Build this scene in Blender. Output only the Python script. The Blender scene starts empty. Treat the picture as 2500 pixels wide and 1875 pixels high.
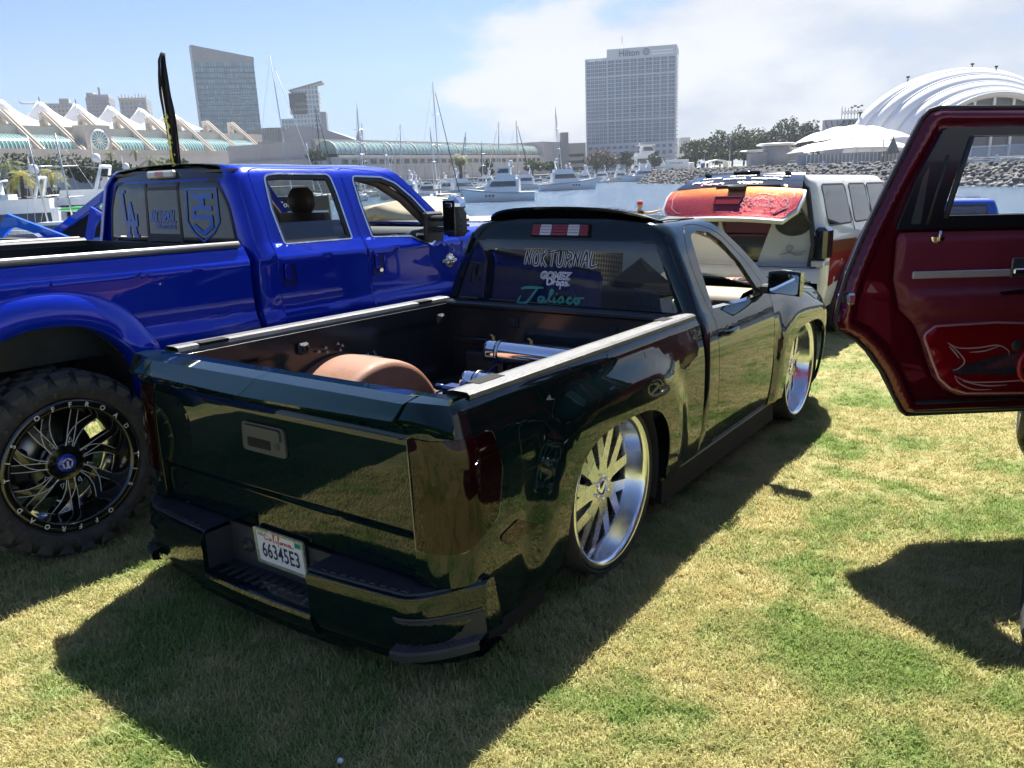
import bpy, bmesh, math, random
from mathutils import Vector, Matrix, noise as mnoise
R_ = math.radians
PI = math.pi
random.seed(7)
SC = bpy.context.scene
COL = SC.collection

# ------------------------------------------------------------------ camera
CAM_H, PITCH, ROLL, FPX, PW, PH = 1.785, .2565, -.0406, 1962., 2500., 1875.
c_fw = Vector((0, math.cos(PITCH), -math.sin(PITCH)))
c_r0 = Vector((1, 0, 0)); c_u0 = c_r0.cross(c_fw)
c_R = c_r0*math.cos(ROLL) + c_u0*math.sin(ROLL)
c_U = -c_r0*math.sin(ROLL) + c_u0*math.cos(ROLL)
cam_d = bpy.data.cameras.new('camera'); cam = bpy.data.objects.new('camera', cam_d); COL.objects.link(cam)
cam.matrix_world = Matrix(((c_R.x, c_U.x, -c_fw.x, 0), (c_R.y, c_U.y, -c_fw.y, 0), (c_R.z, c_U.z, -c_fw.z, CAM_H), (0, 0, 0, 1)))
cam_d.sensor_width = 36; cam_d.lens = 36*FPX/PW; cam_d.clip_start = .05; cam_d.clip_end = 6000
SC.camera = cam

# ------------------------------------------------------------------ light
SUN_EL, SUN_AZ = R_(54.0), R_(13.0)      # azimuth from +Y towards +X
sun_dir = Vector((math.sin(SUN_AZ)*math.cos(SUN_EL), math.cos(SUN_AZ)*math.cos(SUN_EL), math.sin(SUN_EL)))
sd = bpy.data.lights.new('sun', 'SUN'); sd.energy = 3.35; sd.angle = R_(.53); sd.color = (1, .955, .87)
so = bpy.data.objects.new('sun', sd); COL.objects.link(so)
so.rotation_euler = (-sun_dir).to_track_quat('-Z', 'Y').to_euler()
W = bpy.data.worlds.new('World'); SC.world = W; W.use_nodes = True

def world_sky():
    nt = W.node_tree; nt.nodes.clear(); N = nt.nodes.new; L = nt.links.new
    out = N('ShaderNodeOutputWorld'); bg = N('ShaderNodeBackground'); bg.inputs[1].default_value = .052
    sky = N('ShaderNodeTexSky'); sky.sky_type = 'NISHITA'; sky.sun_disc = False
    sky.sun_elevation = SUN_EL; sky.sun_rotation = SUN_AZ; sky.air_density = 1.0; sky.dust_density = .4; sky.ozone_density = 3.0; sky.altitude = 0
    tc = N('ShaderNodeTexCoord')
    sep = N('ShaderNodeSeparateXYZ'); L(tc.outputs['Generated'], sep.inputs[0])
    def math_(op, a, b=None, c=None, cl=False):
        m = N('ShaderNodeMath'); m.operation = op; m.use_clamp = cl
        for i, v in enumerate((a, b, c)):
            if v is None: continue
            if isinstance(v, (int, float)): m.inputs[i].default_value = v
            else: L(v, m.inputs[i])
        return m.outputs[0]
    def mrange(v, a, b, c=0., d=1.):
        m = N('ShaderNodeMapRange'); m.interpolation_type = 'SMOOTHSTEP'
        L(v, m.inputs[0]); m.inputs[1].default_value = a; m.inputs[2].default_value = b; m.inputs[3].default_value = c; m.inputs[4].default_value = d
        return m.outputs[0]
    def mix(f, a, b, bt='MIX'):
        x = N('ShaderNodeMix'); x.data_type = 'RGBA'; x.blend_type = bt
        for i, v in ((0, f), (6, a), (7, b)):
            if isinstance(v, (int, float)): x.inputs[i].default_value = v
            elif isinstance(v, tuple): x.inputs[i].default_value = (*v, 1)
            else: L(v, x.inputs[i])
        return x.outputs[2]
    base = mix(1., sky.outputs[0], (.44, .49, .62), 'MULTIPLY')
    # sea haze paling the sky towards the horizon, all the way round
    base = mix(mrange(sep.outputs[2], -.02, .27, .72, .0), base, (2.05, 2.65, 3.8))
    # marine cloud: noise over the direction, thicker low down and towards the open sea (+X)
    mp = N('ShaderNodeMapping'); mp.inputs['Scale'].default_value = (1.0, 1.0, 2.3); mp.inputs['Location'].default_value = (2.60, 1.3, .32); L(tc.outputs['Generated'], mp.inputs[0])
    n1 = N('ShaderNodeTexNoise'); n1.inputs['Scale'].default_value = 3.0; n1.inputs['Detail'].default_value = 9; n1.inputs['Roughness'].default_value = .5; n1.inputs['Distortion'].default_value = .2; L(mp.outputs[0], n1.inputs['Vector'])
    n2 = N('ShaderNodeTexNoise'); n2.inputs['Scale'].default_value = 9.; n2.inputs['Detail'].default_value = 8; n2.inputs['Roughness'].default_value = .55; L(mp.outputs[0], n2.inputs['Vector'])
    nn = math_('ADD', math_('MULTIPLY', n1.outputs[0], .68), math_('MULTIPLY', n2.outputs[0], .32))
    sea = mrange(sep.outputs[0], -.30, .30, 0., 1.)
    low = mrange(sep.outputs[2], .02, .34, 1., .22)
    thr = math_('SUBTRACT', .618, math_('MULTIPLY', math_('MULTIPLY', sea, low), .345))
    cov = math_('MULTIPLY', math_('SUBTRACT', nn, thr), 7.5, None, True)
    covs = mrange(cov, 0., 1.)
    covs = math_('MULTIPLY', covs, mrange(sea, .0, .35, .25, 1.))
    cl = mix(mrange(nn, .42, .60), (2.35, 2.6, 3.05), (3.75, 3.8, 3.85))
    L(mix(math_('MULTIPLY', covs, .9), base, cl), bg.inputs[0]); L(bg.outputs[0], out.inputs[0])
world_sky()
SC.view_settings.view_transform = 'Standard'; SC.view_settings.look = 'None'
SC.view_settings.exposure = 2.12; SC.view_settings.gamma = 1; SC.view_settings.use_curve_mapping = False
SC.render.engine = 'CYCLES'
SC.cycles.use_denoising = True
SC.cycles.max_bounces = 8; SC.cycles.transparent_max_bounces = 16; SC.cycles.sample_clamp_indirect = 6; SC.cycles.caustics_reflective = False; SC.cycles.caustics_refractive = False
SC.cycles.volume_bounces = 0

# ------------------------------------------------------------------ frames
SLX, SLY = -.017, -.0195
NG = Vector((-SLX, -SLY, 1)).normalized()
def ray(px, py): return c_fw + c_R*((px-PW/2)/FPX) - c_U*((py-PH/2)/FPX)
def at(px, py, y):
    """point on the sight line through a pixel, y metres ahead of the camera"""
    d = ray(px, py); t = y/d.y
    return Vector((0, 0, CAM_H)) + d*t
def at_z(px, py, z):
    d = ray(px, py); t = (z-CAM_H)/d.z
    return Vector((0, 0, CAM_H)) + d*t
def ground_frame(x, y, yaw_deg, dz=0.):
    a = R_(yaw_deg); F = Vector((math.cos(a), math.sin(a), 0)); F = (F - NG*F.dot(NG)).normalized(); Lf = NG.cross(F)
    o = Vector((x, y, ground_z(x, y)+dz))
    return Matrix(((F.x, Lf.x, NG.x, o.x), (F.y, Lf.y, NG.y, o.y), (F.z, Lf.z, NG.z, o.z), (0, 0, 0, 1)))
def flat_frame(o, yaw_deg): return Matrix.Translation(o) @ Matrix.Rotation(R_(yaw_deg), 4, 'Z')
def sstep(a, b, x):
    t = min(1, max(0, (x-a)/(b-a))); return t*t*(3-2*t)
def ground_z(x, y):
    z = SLX*x + SLY*y
    d = y*.97 + x*.10
    return z - .55*sstep(11, 24, d)

# ------------------------------------------------------------------ scene graph
def tag(o, label=None, cat=None, group=None, kind=None):
    if label: o['label'] = label
    if cat: o['category'] = cat
    if group: o['group'] = group
    if kind: o['kind'] = kind
    return o
def empty(name, mw=None, label=None, cat=None, group=None):
    o = bpy.data.objects.new(name, None); COL.objects.link(o); o.empty_display_size = .2
    if mw is not None: o.matrix_world = mw
    return tag(o, label, cat, group)
def link(name, me, parent=None, mat=None):
    o = bpy.data.objects.new(name, me); COL.objects.link(o)
    if mat is not None:
        me.materials.clear(); me.materials.append(mat)
    if parent is not None: o.parent = parent
    return o
def copy_tree(o, parent=None):
    c = o.copy(); COL.objects.link(c); c.parent = parent
    for ch in list(o.children): copy_tree(ch, c)
    return c

# ------------------------------------------------------------------ materials
MATS = {}
def _bsdf(m): return m.node_tree.nodes['Principled BSDF']
def mat(name, col, rough=.5, metal=0., coat=0., coat_r=.03, spec=.5, trans=0., ior=1.45, var=0., vscale=8., bump=0., bscale=60., rvar=0., alpha=None, emis=None, sheen=0., col2=None, obj_var=0.):
    if name in MATS: return MATS[name]
    m = bpy.data.materials.new(name); m.use_nodes = True; nt = m.node_tree; b = _bsdf(m); N = nt.nodes.new; L = nt.links.new
    b.inputs['Base Color'].default_value = (*col, 1); b.inputs['Roughness'].default_value = rough; b.inputs['Metallic'].default_value = metal
    b.inputs['Coat Weight'].default_value = coat; b.inputs['Coat Roughness'].default_value = coat_r; b.inputs['Specular IOR Level'].default_value = spec
    b.inputs['Transmission Weight'].default_value = trans; b.inputs['IOR'].default_value = ior
    if alpha is not None: b.inputs['Alpha'].default_value = alpha
    if emis: b.inputs['Emission Color'].default_value = (*emis[:3], 1); b.inputs['Emission Strength'].default_value = emis[3]
    tc = None
    if var or bump or rvar or col2: tc = N('ShaderNodeTexCoord')
    if var or col2 or rvar:
        n = N('ShaderNodeTexNoise'); n.inputs['Scale'].default_value = vscale; n.inputs['Detail'].default_value = 6; n.inputs['Roughness'].default_value = .6; L(tc.outputs['Object'], n.inputs['Vector'])
    if var or col2:
        mx = N('ShaderNodeMix'); mx.data_type = 'RGBA'
        mr = N('ShaderNodeMapRange'); mr.inputs[1].default_value = .32; mr.inputs[2].default_value = .68; L(n.outputs[0], mr.inputs[0]); L(mr.outputs[0], mx.inputs[0])
        c2 = col2 if col2 else tuple(min(1, c*(1+var)) for c in col)
        c1 = col if col2 else tuple(c*(1-var) for c in col)
        mx.inputs[6].default_value = (*c1, 1); mx.inputs[7].default_value = (*c2, 1); L(mx.outputs[2], b.inputs['Base Color'])
        last = mx.outputs[2]
    else: last = None
    if obj_var:
        oi = N('ShaderNodeObjectInfo'); hs = N('ShaderNodeHueSaturation')
        mr2 = N('ShaderNodeMapRange'); mr2.inputs[3].default_value = 1-obj_var; mr2.inputs[4].default_value = 1+obj_var; L(oi.outputs['Random'], mr2.inputs[0]); L(mr2.outputs[0], hs.inputs['Value'])
        if last: L(last, hs.inputs['Color'])
        else: hs.inputs['Color'].default_value = (*col, 1)
        L(hs.outputs[0], b.inputs['Base Color'])
    if rvar:
        mr = N('ShaderNodeMapRange'); mr.inputs[1].default_value = .3; mr.inputs[2].default_value = .7; mr.inputs[3].default_value = max(0, rough-rvar); mr.inputs[4].default_value = min(1, rough+rvar); L(n.outputs[0], mr.inputs[0]); L(mr.outputs[0], b.inputs['Roughness'])
    if bump:
        nb = N('ShaderNodeTexNoise'); nb.inputs['Scale'].default_value = bscale; nb.inputs['Detail'].default_value = 4; L(tc.outputs['Object'], nb.inputs['Vector'])
        bp = N('ShaderNodeBump'); bp.inputs['Strength'].default_value = bump; bp.inputs['Distance'].default_value = .01; L(nb.outputs[0], bp.inputs['Height']); L(bp.outputs[0], b.inputs['Normal'])
    MATS[name] = m
    return m
def paint(name, col, metal=.55, rough=.32, coat=1., flake=0., spec=.1): 
    if name in MATS: return MATS[name]
    m = mat(name, col, rough, metal, coat, .012, spec=spec)
    nt = m.node_tree; b = _bsdf(m); N = nt.nodes.new; L = nt.links.new
    tc = N('ShaderNodeTexCoord'); nb = N('ShaderNodeTexNoise'); nb.inputs['Scale'].default_value = 9; nb.inputs['Detail'].default_value = 2; L(tc.outputs['Object'], nb.inputs['Vector'])
    bp = N('ShaderNodeBump'); bp.inputs['Strength'].default_value = .018; bp.inputs['Distance'].default_value = .01; L(nb.outputs[0], bp.inputs['Height']); L(bp.outputs[0], b.inputs['Coat Normal'])
    nd = N('ShaderNodeTexNoise'); nd.inputs['Scale'].default_value = 3.5; nd.inputs['Detail'].default_value = 8; L(tc.outputs['Object'], nd.inputs['Vector'])
    mr = N('ShaderNodeMapRange'); mr.inputs[1].default_value = .45; mr.inputs[2].default_value = .75; mr.inputs[3].default_value = .0; mr.inputs[4].default_value = .03; L(nd.outputs[0], mr.inputs[0]); L(mr.outputs[0], b.inputs['Coat Roughness'])
    if flake:
        v = N('ShaderNodeTexVoronoi'); v.inputs['Scale'].default_value = flake; L(tc.outputs['Object'], v.inputs['Vector'])
        nm = N('ShaderNodeBump'); nm.inputs['Strength'].default_value = .6; nm.inputs['Distance'].default_value = .004; L(v.outputs['Color'], nm.inputs['Height']); L(nm.outputs[0], b.inputs['Normal'])
    return m
def glass(name, col, tint=.5, rough=.0):
    """car glass: clear-coated thin sheet, part see-through"""
    if name in MATS: return MATS[name]
    m = bpy.data.materials.new(name); m.use_nodes = True; nt = m.node_tree; nt.nodes.clear(); N = nt.nodes.new; L = nt.links.new
    out = N('ShaderNodeOutputMaterial'); tr = N('ShaderNodeBsdfTransparent'); tr.inputs[0].default_value = (*col, 1)
    df = N('ShaderNodeBsdfDiffuse'); df.inputs[0].default_value = (.012, .015, .02, 1)
    mx0 = N('ShaderNodeMixShader'); mx0.inputs[0].default_value = tint; L(tr.outputs[0], mx0.inputs[1]); L(df.outputs[0], mx0.inputs[2])
    gl = N('ShaderNodeBsdfGlossy'); gl.inputs['Roughness'].default_value = rough; gl.inputs[0].default_value = (.97, .99, 1, 1)
    fr = N('ShaderNodeFresnel'); ge = N('ShaderNodeNewGeometry'); io = N('ShaderNodeMapRange'); io.inputs[3].default_value = 1.5; io.inputs[4].default_value = 1/1.5; L(ge.outputs['Backfacing'], io.inputs[0]); L(io.outputs[0], fr.inputs[0])
    ad = N('ShaderNodeMath'); ad.operation = 'MULTIPLY_ADD'; ad.inputs[1].default_value = 1.1; ad.inputs[2].default_value = .03; L(fr.outputs[0], ad.inputs[0])
    mx = N('ShaderNodeMixShader'); L(ad.outputs[0], mx.inputs[0]); L(mx0.outputs[0], mx.inputs[1]); L(gl.outputs[0], mx.inputs[2]); L(mx.outputs[0], out.inputs[0])
    MATS[name] = m
    return m

# ------------------------------------------------------------------ mesh builder
def rot_to(d):
    return Vector(d).normalized().to_track_quat('Z', 'Y').to_matrix()
class MB:
    def __init__(s): s.v = []; s.f = []; s.sm = []; s.mi = []; s.m = 0
    def add(s, vs, fs, smooth=False, M=None):
        n = len(s.v)
        s.v += [tuple(M @ Vector(p)) if M is not None else tuple(p) for p in vs]
        for f in fs: s.f.append(tuple(i+n for i in f)); s.sm.append(smooth); s.mi.append(s.m)
        return s
    def box(s, c, d, M=None, bev=0.):
        x, y, z = (k/2 for k in d)
        if bev <= 0:
            vs = [(c[0]+i*x, c[1]+j*y, c[2]+k*z) for k in (-1, 1) for j in (-1, 1) for i in (-1, 1)]
            return s.add(vs, [(0, 2, 3, 1), (4, 5, 7, 6), (0, 1, 5, 4), (2, 6, 7, 3), (0, 4, 6, 2), (1, 3, 7, 5)], False, M)
        b = min(bev, x*.95, y*.95, z*.95)
        vs = []; 
        for k in (-1, 1):
            for j in (-1, 1):
                for i in (-1, 1):
                    vs += [(c[0]+i*(x-b), c[1]+j*(y-b), c[2]+k*z), (c[0]+i*(x-b), c[1]+j*y, c[2]+k*(z-b)), (c[0]+i*x, c[1]+j*(y-b), c[2]+k*(z-b))]
        bm = bmesh.new()
        for p in vs: bm.verts.new(p)
        bmesh.ops.convex_hull(bm, input=bm.verts[:]); bm.verts.index_update()
        V = [tuple(v.co) for v in bm.verts]; Fc = [tuple(v.index for v in f.verts) for f in bm.faces]; bm.free()
        return s.add(V, Fc, False, M)
    def boxr(s, a, b, M=None, bev=0.):
        return s.box([(a[i]+b[i])/2 for i in range(3)], [abs(b[i]-a[i]) for i in range(3)], M, bev)
    def cyl(s, a, b, r, r2=None, n=16, caps=True, smooth=True, M=None):
        a = Vector(a); b = Vector(b); r2 = r if r2 is None else r2; Q = rot_to(b-a)
        vs = []
        for p, q in ((a, r), (b, r2)):
            for i in range(n):
                t = 2*PI*i/n; vs.append(p + Q @ Vector((q*math.cos(t), q*math.sin(t), 0)))
        s.add(vs, [(i, (i+1) % n, n+(i+1) % n, n+i) for i in range(n)], smooth, M)
        if caps:
            k = len(s.v); s.f.append(tuple(k-2*n+i for i in reversed(range(n)))); s.sm.append(False); s.mi.append(s.m); s.f.append(tuple(k-n+i for i in range(n))); s.sm.append(False); s.mi.append(s.m)
        return s
    def tube(s, pts, r, n=8, M=None, caps=True):
        pts = [Vector(p) for p in pts]; m = len(pts); vs = []; up = None
        for i, p in enumerate(pts):
            d = (pts[min(i+1, m-1)]-pts[max(i-1, 0)]).normalized()
            if up is None: up = d.orthogonal().normalized()
            up = (up - d*up.dot(d)); up = up.normalized() if up.length > 1e-6 else d.orthogonal().normalized()
            w = d.cross(up); rr = r[i] if isinstance(r, (list, tuple)) else r
            vs += [p + (up*math.cos(2*PI*k/n)+w*math.sin(2*PI*k/n))*rr for k in range(n)]
        fs = [(i*n+k, i*n+(k+1) % n, (i+1)*n+(k+1) % n, (i+1)*n+k) for i in range(m-1) for k in range(n)]
        if caps: fs += [tuple(reversed(range(n))), tuple((m-1)*n+k for k in range(n))]
        return s.add(vs, fs, True, M)
    def lathe(s, prof, n=32, axis='z', M=None, smooth=True, arc=(0, 2*PI)):
        full = abs(arc[1]-arc[0]-2*PI) < 1e-6; k = n if full else n+1; vs = []
        for i in range(k):
            t = arc[0]+(arc[1]-arc[0])*i/n; c, sn = math.cos(t), math.sin(t)
            for r, h in prof: vs.append((r*c, r*sn, h) if axis == 'z' else ((r*c, h, r*sn) if axis == 'y' else (h, r*c, r*sn)))
        m = len(prof); fs = []
        for i in range(n):
            j = (i+1) % k
            for q in range(m-1):
                f = (i*m+q, j*m+q, j*m+q+1, i*m+q+1); fs.append(f if axis != 'y' else tuple(reversed(f)))
        return s.add(vs, fs, smooth, M)
    def prism(s, poly, h0, h1, axis='z', M=None, smooth=False):
        """polygon (2-D points, ccw) swept between two heights along an axis"""
        n = len(poly)
        def P(a, b, h): return (a, b, h) if axis == 'z' else ((a, h, b) if axis == 'y' else (h, a, b))
        vs = [P(a, b, h0) for a, b in poly]+[P(a, b, h1) for a, b in poly]
        fs = [(i, (i+1) % n, n+(i+1) % n, n+i) for i in range(n)]
        s.add(vs, fs, smooth, M)
        k = len(s.v)-2*n; s.f += [tuple(k+i for i in reversed(range(n))), tuple(k+n+i for i in range(n))]; s.sm += [False, False]; s.mi += [s.m, s.m]
        return s
    def grid(s, rows, smooth=True, closed=False, M=None):
        m = len(rows[0]); vs = [p for r in rows for p in r]
        fs = [(i*m+k, i*m+(k+1) % m, (i+1)*m+(k+1) % m, (i+1)*m+k) for i in range(len(rows)-1) for k in range(m if closed else m-1)]
        return s.add(vs, fs, smooth, M)
    def mesh(s, name):
        me = bpy.data.meshes.new(name); me.from_pydata(s.v, [], s.f); me.polygons.foreach_set('use_smooth', s.sm)
        if any(s.mi): me.polygons.foreach_set('material_index', s.mi)
        me.validate(); me.update(); return me
    def build(s, name, m, parent=None, label=None, fix=False, sharp=None):
        me = s.mesh(name)
        if fix:
            bm = bmesh.new(); bm.from_mesh(me); bmesh.ops.recalc_face_normals(bm, faces=bm.faces[:]); bm.to_mesh(me); bm.free()
        ms = m if isinstance(m, (list, tuple)) else [m]
        for q in ms: me.materials.append(q)
        if sharp: 
            try: me.set_sharp_from_angle(angle=R_(sharp))
            except Exception: pass
        o = bpy.data.objects.new(name, me); COL.objects.link(o)
        if parent is not None: o.parent = parent
        if label: o['label'] = label
        return o

def rpoly(pts, r, n=5):
    """round the corners of a polygon; r is one radius or one per corner"""
    out = []; m = len(pts)
    for i in range(m):
        p0, p, p2 = Vector(pts[i-1][:2]), Vector(pts[i][:2]), Vector(pts[(i+1) % m][:2])
        q = r[i] if isinstance(r, (list, tuple)) else r
        a = (p0-p); b = (p2-p); la, lb = a.length, b.length
        if q <= 1e-5 or la < 1e-6 or lb < 1e-6: out.append(tuple(p)); continue
        a /= la; b /= lb; ang = math.acos(max(-1, min(1, a.dot(b))))
        if ang > PI-.05: out.append(tuple(p)); continue
        t = min(q/math.tan(ang/2), la*.49, lb*.49)
        A, B = p+a*t, p+b*t
        for k in range(n+1):
            u = k/n; out.append(tuple(A*(1-u)**2+p*2*u*(1-u)+B*u*u))
    return out
def spline(pts, n=8):
    """Catmull-Rom through 2-D/3-D points"""
    P = [Vector(p) for p in pts]; out = []
    for i in range(len(P)-1):
        a, b, c, d = P[max(i-1, 0)], P[i], P[i+1], P[min(i+2, len(P)-1)]
        for k in range(n):
            t = k/n; out.append(.5*((2*b)+(c-a)*t+(2*a-5*b+4*c-d)*t*t+(3*b-a-3*c+d)*t**3))
    out.append(P[-1]); return out
def lerp_tab(tab, x):
    if x <= tab[0][0]: return tab[0][1]
    for (a, p), (b, q) in zip(tab, tab[1:]):
        if x <= b: return p+(q-p)*(x-a)/(b-a)
    return tab[-1][1]
def smooth_tab(tab, n=10):
    sp = spline([(a, b) for a, b in tab], n); return [(p[0], p[1]) for p in sp]

def sheet(name, outline, fn, m, parent=None, su=.1, sv=.1, th=.012, holes=(), flip=False, label=None, off=0., eps=2e-3, mats=None):
    """a panel: 2-D outline with holes, cut to a grid, mapped to a curved surface by fn(u,v), with thickness and exact normals"""
    bm = bmesh.new(); edges = []
    for loop in [outline]+list(holes):
        vs = [bm.verts.new((p[0], p[1], 0)) for p in loop]
        for i in range(len(vs)):
            if (vs[i].co-vs[(i+1) % len(vs)].co).length > 1e-7: edges.append(bm.edges.new((vs[i], vs[(i+1) % len(vs)])))
    bmesh.ops.triangle_fill(bm, use_beauty=True, use_dissolve=False, edges=edges, normal=(0, 0, 1))
    us = [p[0] for p in outline]; vs_ = [p[1] for p in outline]
    def cuts(a, b, st):
        if isinstance(st, (list, tuple)): return [x for x in st if a < x < b]
        k = max(1, int(math.ceil((b-a)/st))); return [a+(b-a)*i/k for i in range(1, k)]
    for x in cuts(min(us), max(us), su): bmesh.ops.bisect_plane(bm, geom=bm.verts[:]+bm.edges[:]+bm.faces[:], plane_co=(x, 0, 0), plane_no=(1, 0, 0), dist=1e-6)
    for y in cuts(min(vs_), max(vs_), sv): bmesh.ops.bisect_plane(bm, geom=bm.verts[:]+bm.edges[:]+bm.faces[:], plane_co=(0, y, 0), plane_no=(0, 1, 0), dist=1e-6)
    bmesh.ops.remove_doubles(bm, verts=bm.verts[:], dist=1e-5)
    for f in bm.faces:
        if f.normal.z < 0: f.normal_flip()
    bm.verts.index_update()
    sg = -1. if flip else 1.
    V = []; Nn = []
    for v in bm.verts:
        u, w = v.co.x, v.co.y
        p = Vector(fn(u, w)); pu = Vector(fn(u+eps, w))-Vector(fn(u-eps, w)); pw = Vector(fn(u, w+eps))-Vector(fn(u, w-eps))
        n = pu.cross(pw)*sg
        n = n.normalized() if n.length > 1e-12 else Vector((0, 0, 1))
        V.append(p+n*off); Nn.append(n)
    F = []; LN = []
    for f in bm.faces:
        idx = [v.index for v in f.verts]
        if flip: idx.reverse()
        F.append(idx); LN += [Nn[i] for i in idx]
    nv = len(V)
    verts = list(V)
    if th > 0:
        verts += [V[i]-Nn[i]*th for i in range(nv)]
        for f in list(F):
            idx = [i+nv for i in reversed(f)]; F.append(idx); LN += [-Nn[i-nv] for i in idx]
        for e in bm.edges:
            if len(e.link_faces) == 1:
                lp = e.link_loops[0]; a, b = lp.vert.index, lp.link_loop_next.vert.index
                if flip: a, b = b, a
                F.append([b, a, a+nv, b+nv]); LN += [Vector((0, 0, 0))]*4
    bm.free()
    me = bpy.data.meshes.new(name); me.from_pydata([tuple(p) for p in verts], [], F)
    me.polygons.foreach_set('use_smooth', [True]*len(F))
    me.update()
    me.normals_split_custom_set([tuple(n) for n in LN])
    me.materials.append(m)
    o = bpy.data.objects.new(name, me); COL.objects.link(o)
    if parent is not None: o.parent = parent
    if label: o['label'] = label
    return o
def sym(name, outline, fn, m, parent, holes=(), **k):
    """a panel on the right side (fn gives y<0) and its mirror image on the left"""
    a = sheet(name, outline, fn, m, parent, holes=holes, **k)
    fl = k.pop('flip', False)
    b = sheet(name, outline, lambda u, v: (fn(u, v)[0], -fn(u, v)[1], fn(u, v)[2]), m, parent, holes=holes, flip=not fl, **k)
    return a, b
def edge_strip(name, pts, w, fn, m, parent, off=.002, th=.004, closed=False, flip=False):
    """thin raised line along a 2-D path on a mapped surface"""
    P = [Vector(p[:2]) for p in pts]; n = len(P); l = []; r = []
    for i in range(n):
        d = (P[(i+1) % n]-P[i-1]) if closed else (P[min(i+1, n-1)]-P[max(i-1, 0)])
        d = d.normalized() if d.length > 1e-9 else Vector((1, 0)); q = Vector((-d.y, d.x))*(w[i] if isinstance(w, (list, tuple)) else w)*.5
        l.append(P[i]+q); r.append(P[i]-q)
    mb = MB(); sg = -1 if flip else 1; rows = []
    for a, b in zip(l, r):
        row = []
        for p in (a, b):
            pu = Vector(fn(p.x+.002, p.y))-Vector(fn(p.x-.002, p.y)); pw = Vector(fn(p.x, p.y+.002))-Vector(fn(p.x, p.y-.002)); nn = pu.cross(pw).normalized()*sg
            row.append((Vector(fn(p.x, p.y)), nn))
        rows.append([row[0][0]-row[0][1]*th, row[0][0]+row[0][1]*off, row[1][0]+row[1][1]*off, row[1][0]-row[1][1]*th])
    if closed: rows.append(rows[0])
    mb.grid(rows, smooth=False)
    return mb.build(name, m, parent, fix=True)

# lettering -----------------------------------------------------------------
def text_mesh(body, size=1., bold=0., shear=0., align='CENTER', space=1.):
    cu = bpy.data.curves.new('t', 'FONT'); cu.body = body; cu.size = size; cu.align_x = align; cu.align_y = 'CENTER'; cu.offset = bold; cu.shear = shear; cu.resolution_u = 3; cu.space_character = space
    o = bpy.data.objects.new('t', cu); COL.objects.link(o)
    dg = bpy.context.evaluated_depsgraph_get(); me = bpy.data.meshes.new_from_object(o.evaluated_get(dg))
    v = [tuple(p.co) for p in me.vertices]; f = [tuple(p.vertices) for p in me.polygons]
    bpy.data.objects.remove(o); bpy.data.curves.remove(cu); bpy.data.meshes.remove(me)
    return v, f
def lettering(name, body, fn, m, parent, size, bold=0., shear=0., space=1., align='CENTER'):
    v, f = text_mesh(body, size, bold, shear, align, space)
    me = bpy.data.meshes.new(name); me.from_pydata([tuple(fn(p[0], p[1])) for p in v], [], f); me.update(); me.materials.append(m)
    o = bpy.data.objects.new(name, me); COL.objects.link(o)
    if parent is not None: o.parent = parent
    return o
def strokes(name, lines, fn, m, parent, w=.03, n=6, taper=.35):
    """hand-drawn strokes (lists of 2-D points), smoothed, as a flat ribbon mapped by fn"""
    mb = MB()
    for L_ in lines:
        P = spline(L_, n) if len(L_) > 2 else [Vector(p) for p in L_]
        k = len(P); rows = []
        for i, p in enumerate(P):
            d = (P[min(i+1, k-1)]-P[max(i-1, 0)]); d = d.normalized() if d.length > 1e-9 else Vector((1, 0))
            t = i/(k-1); ww = w*.5*(1-taper*abs(2*t-1)**2)
            q = Vector((-d.y, d.x))*ww
            rows.append([fn(p.x+q.x, p.y+q.y), fn(p.x-q.x, p.y-q.y)])
        mb.grid(rows, smooth=False)
    return mb.build(name, m, parent)
# ------------------------------------------------------------------ shared materials
M_rubber = mat('tyre_rubber', (.034, .034, .037), .7, var=.35, vscale=14, bump=.3, bscale=90)
M_blackp = mat('black_plastic', (.030, .032, .036), .55, bump=.12, bscale=500, var=.2)
M_gray_cap = mat('rail_cap_plastic', (.075, .078, .082), .38, spec=.7, bump=.35, bscale=420, var=.25)
M_chrome = mat('chrome', (.86, .87, .88), .04, 1., rvar=.03)
M_alu = mat('brushed_aluminium', (.72, .73, .75), .2, 1., rvar=.08, vscale=30)
M_glossblack = mat('gloss_black', (.004, .004, .005), .12, 0, 1., .01)
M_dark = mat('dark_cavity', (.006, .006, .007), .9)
M_liner = mat('wheel_liner', (.024, .026, .031), .8, bump=.3, bscale=30)
M_white = mat('white_paint', (.8, .8, .79), .35, var=.03, vscale=3)
M_gap = mat('panel_gap', (.002, .002, .002), .9)

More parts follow.
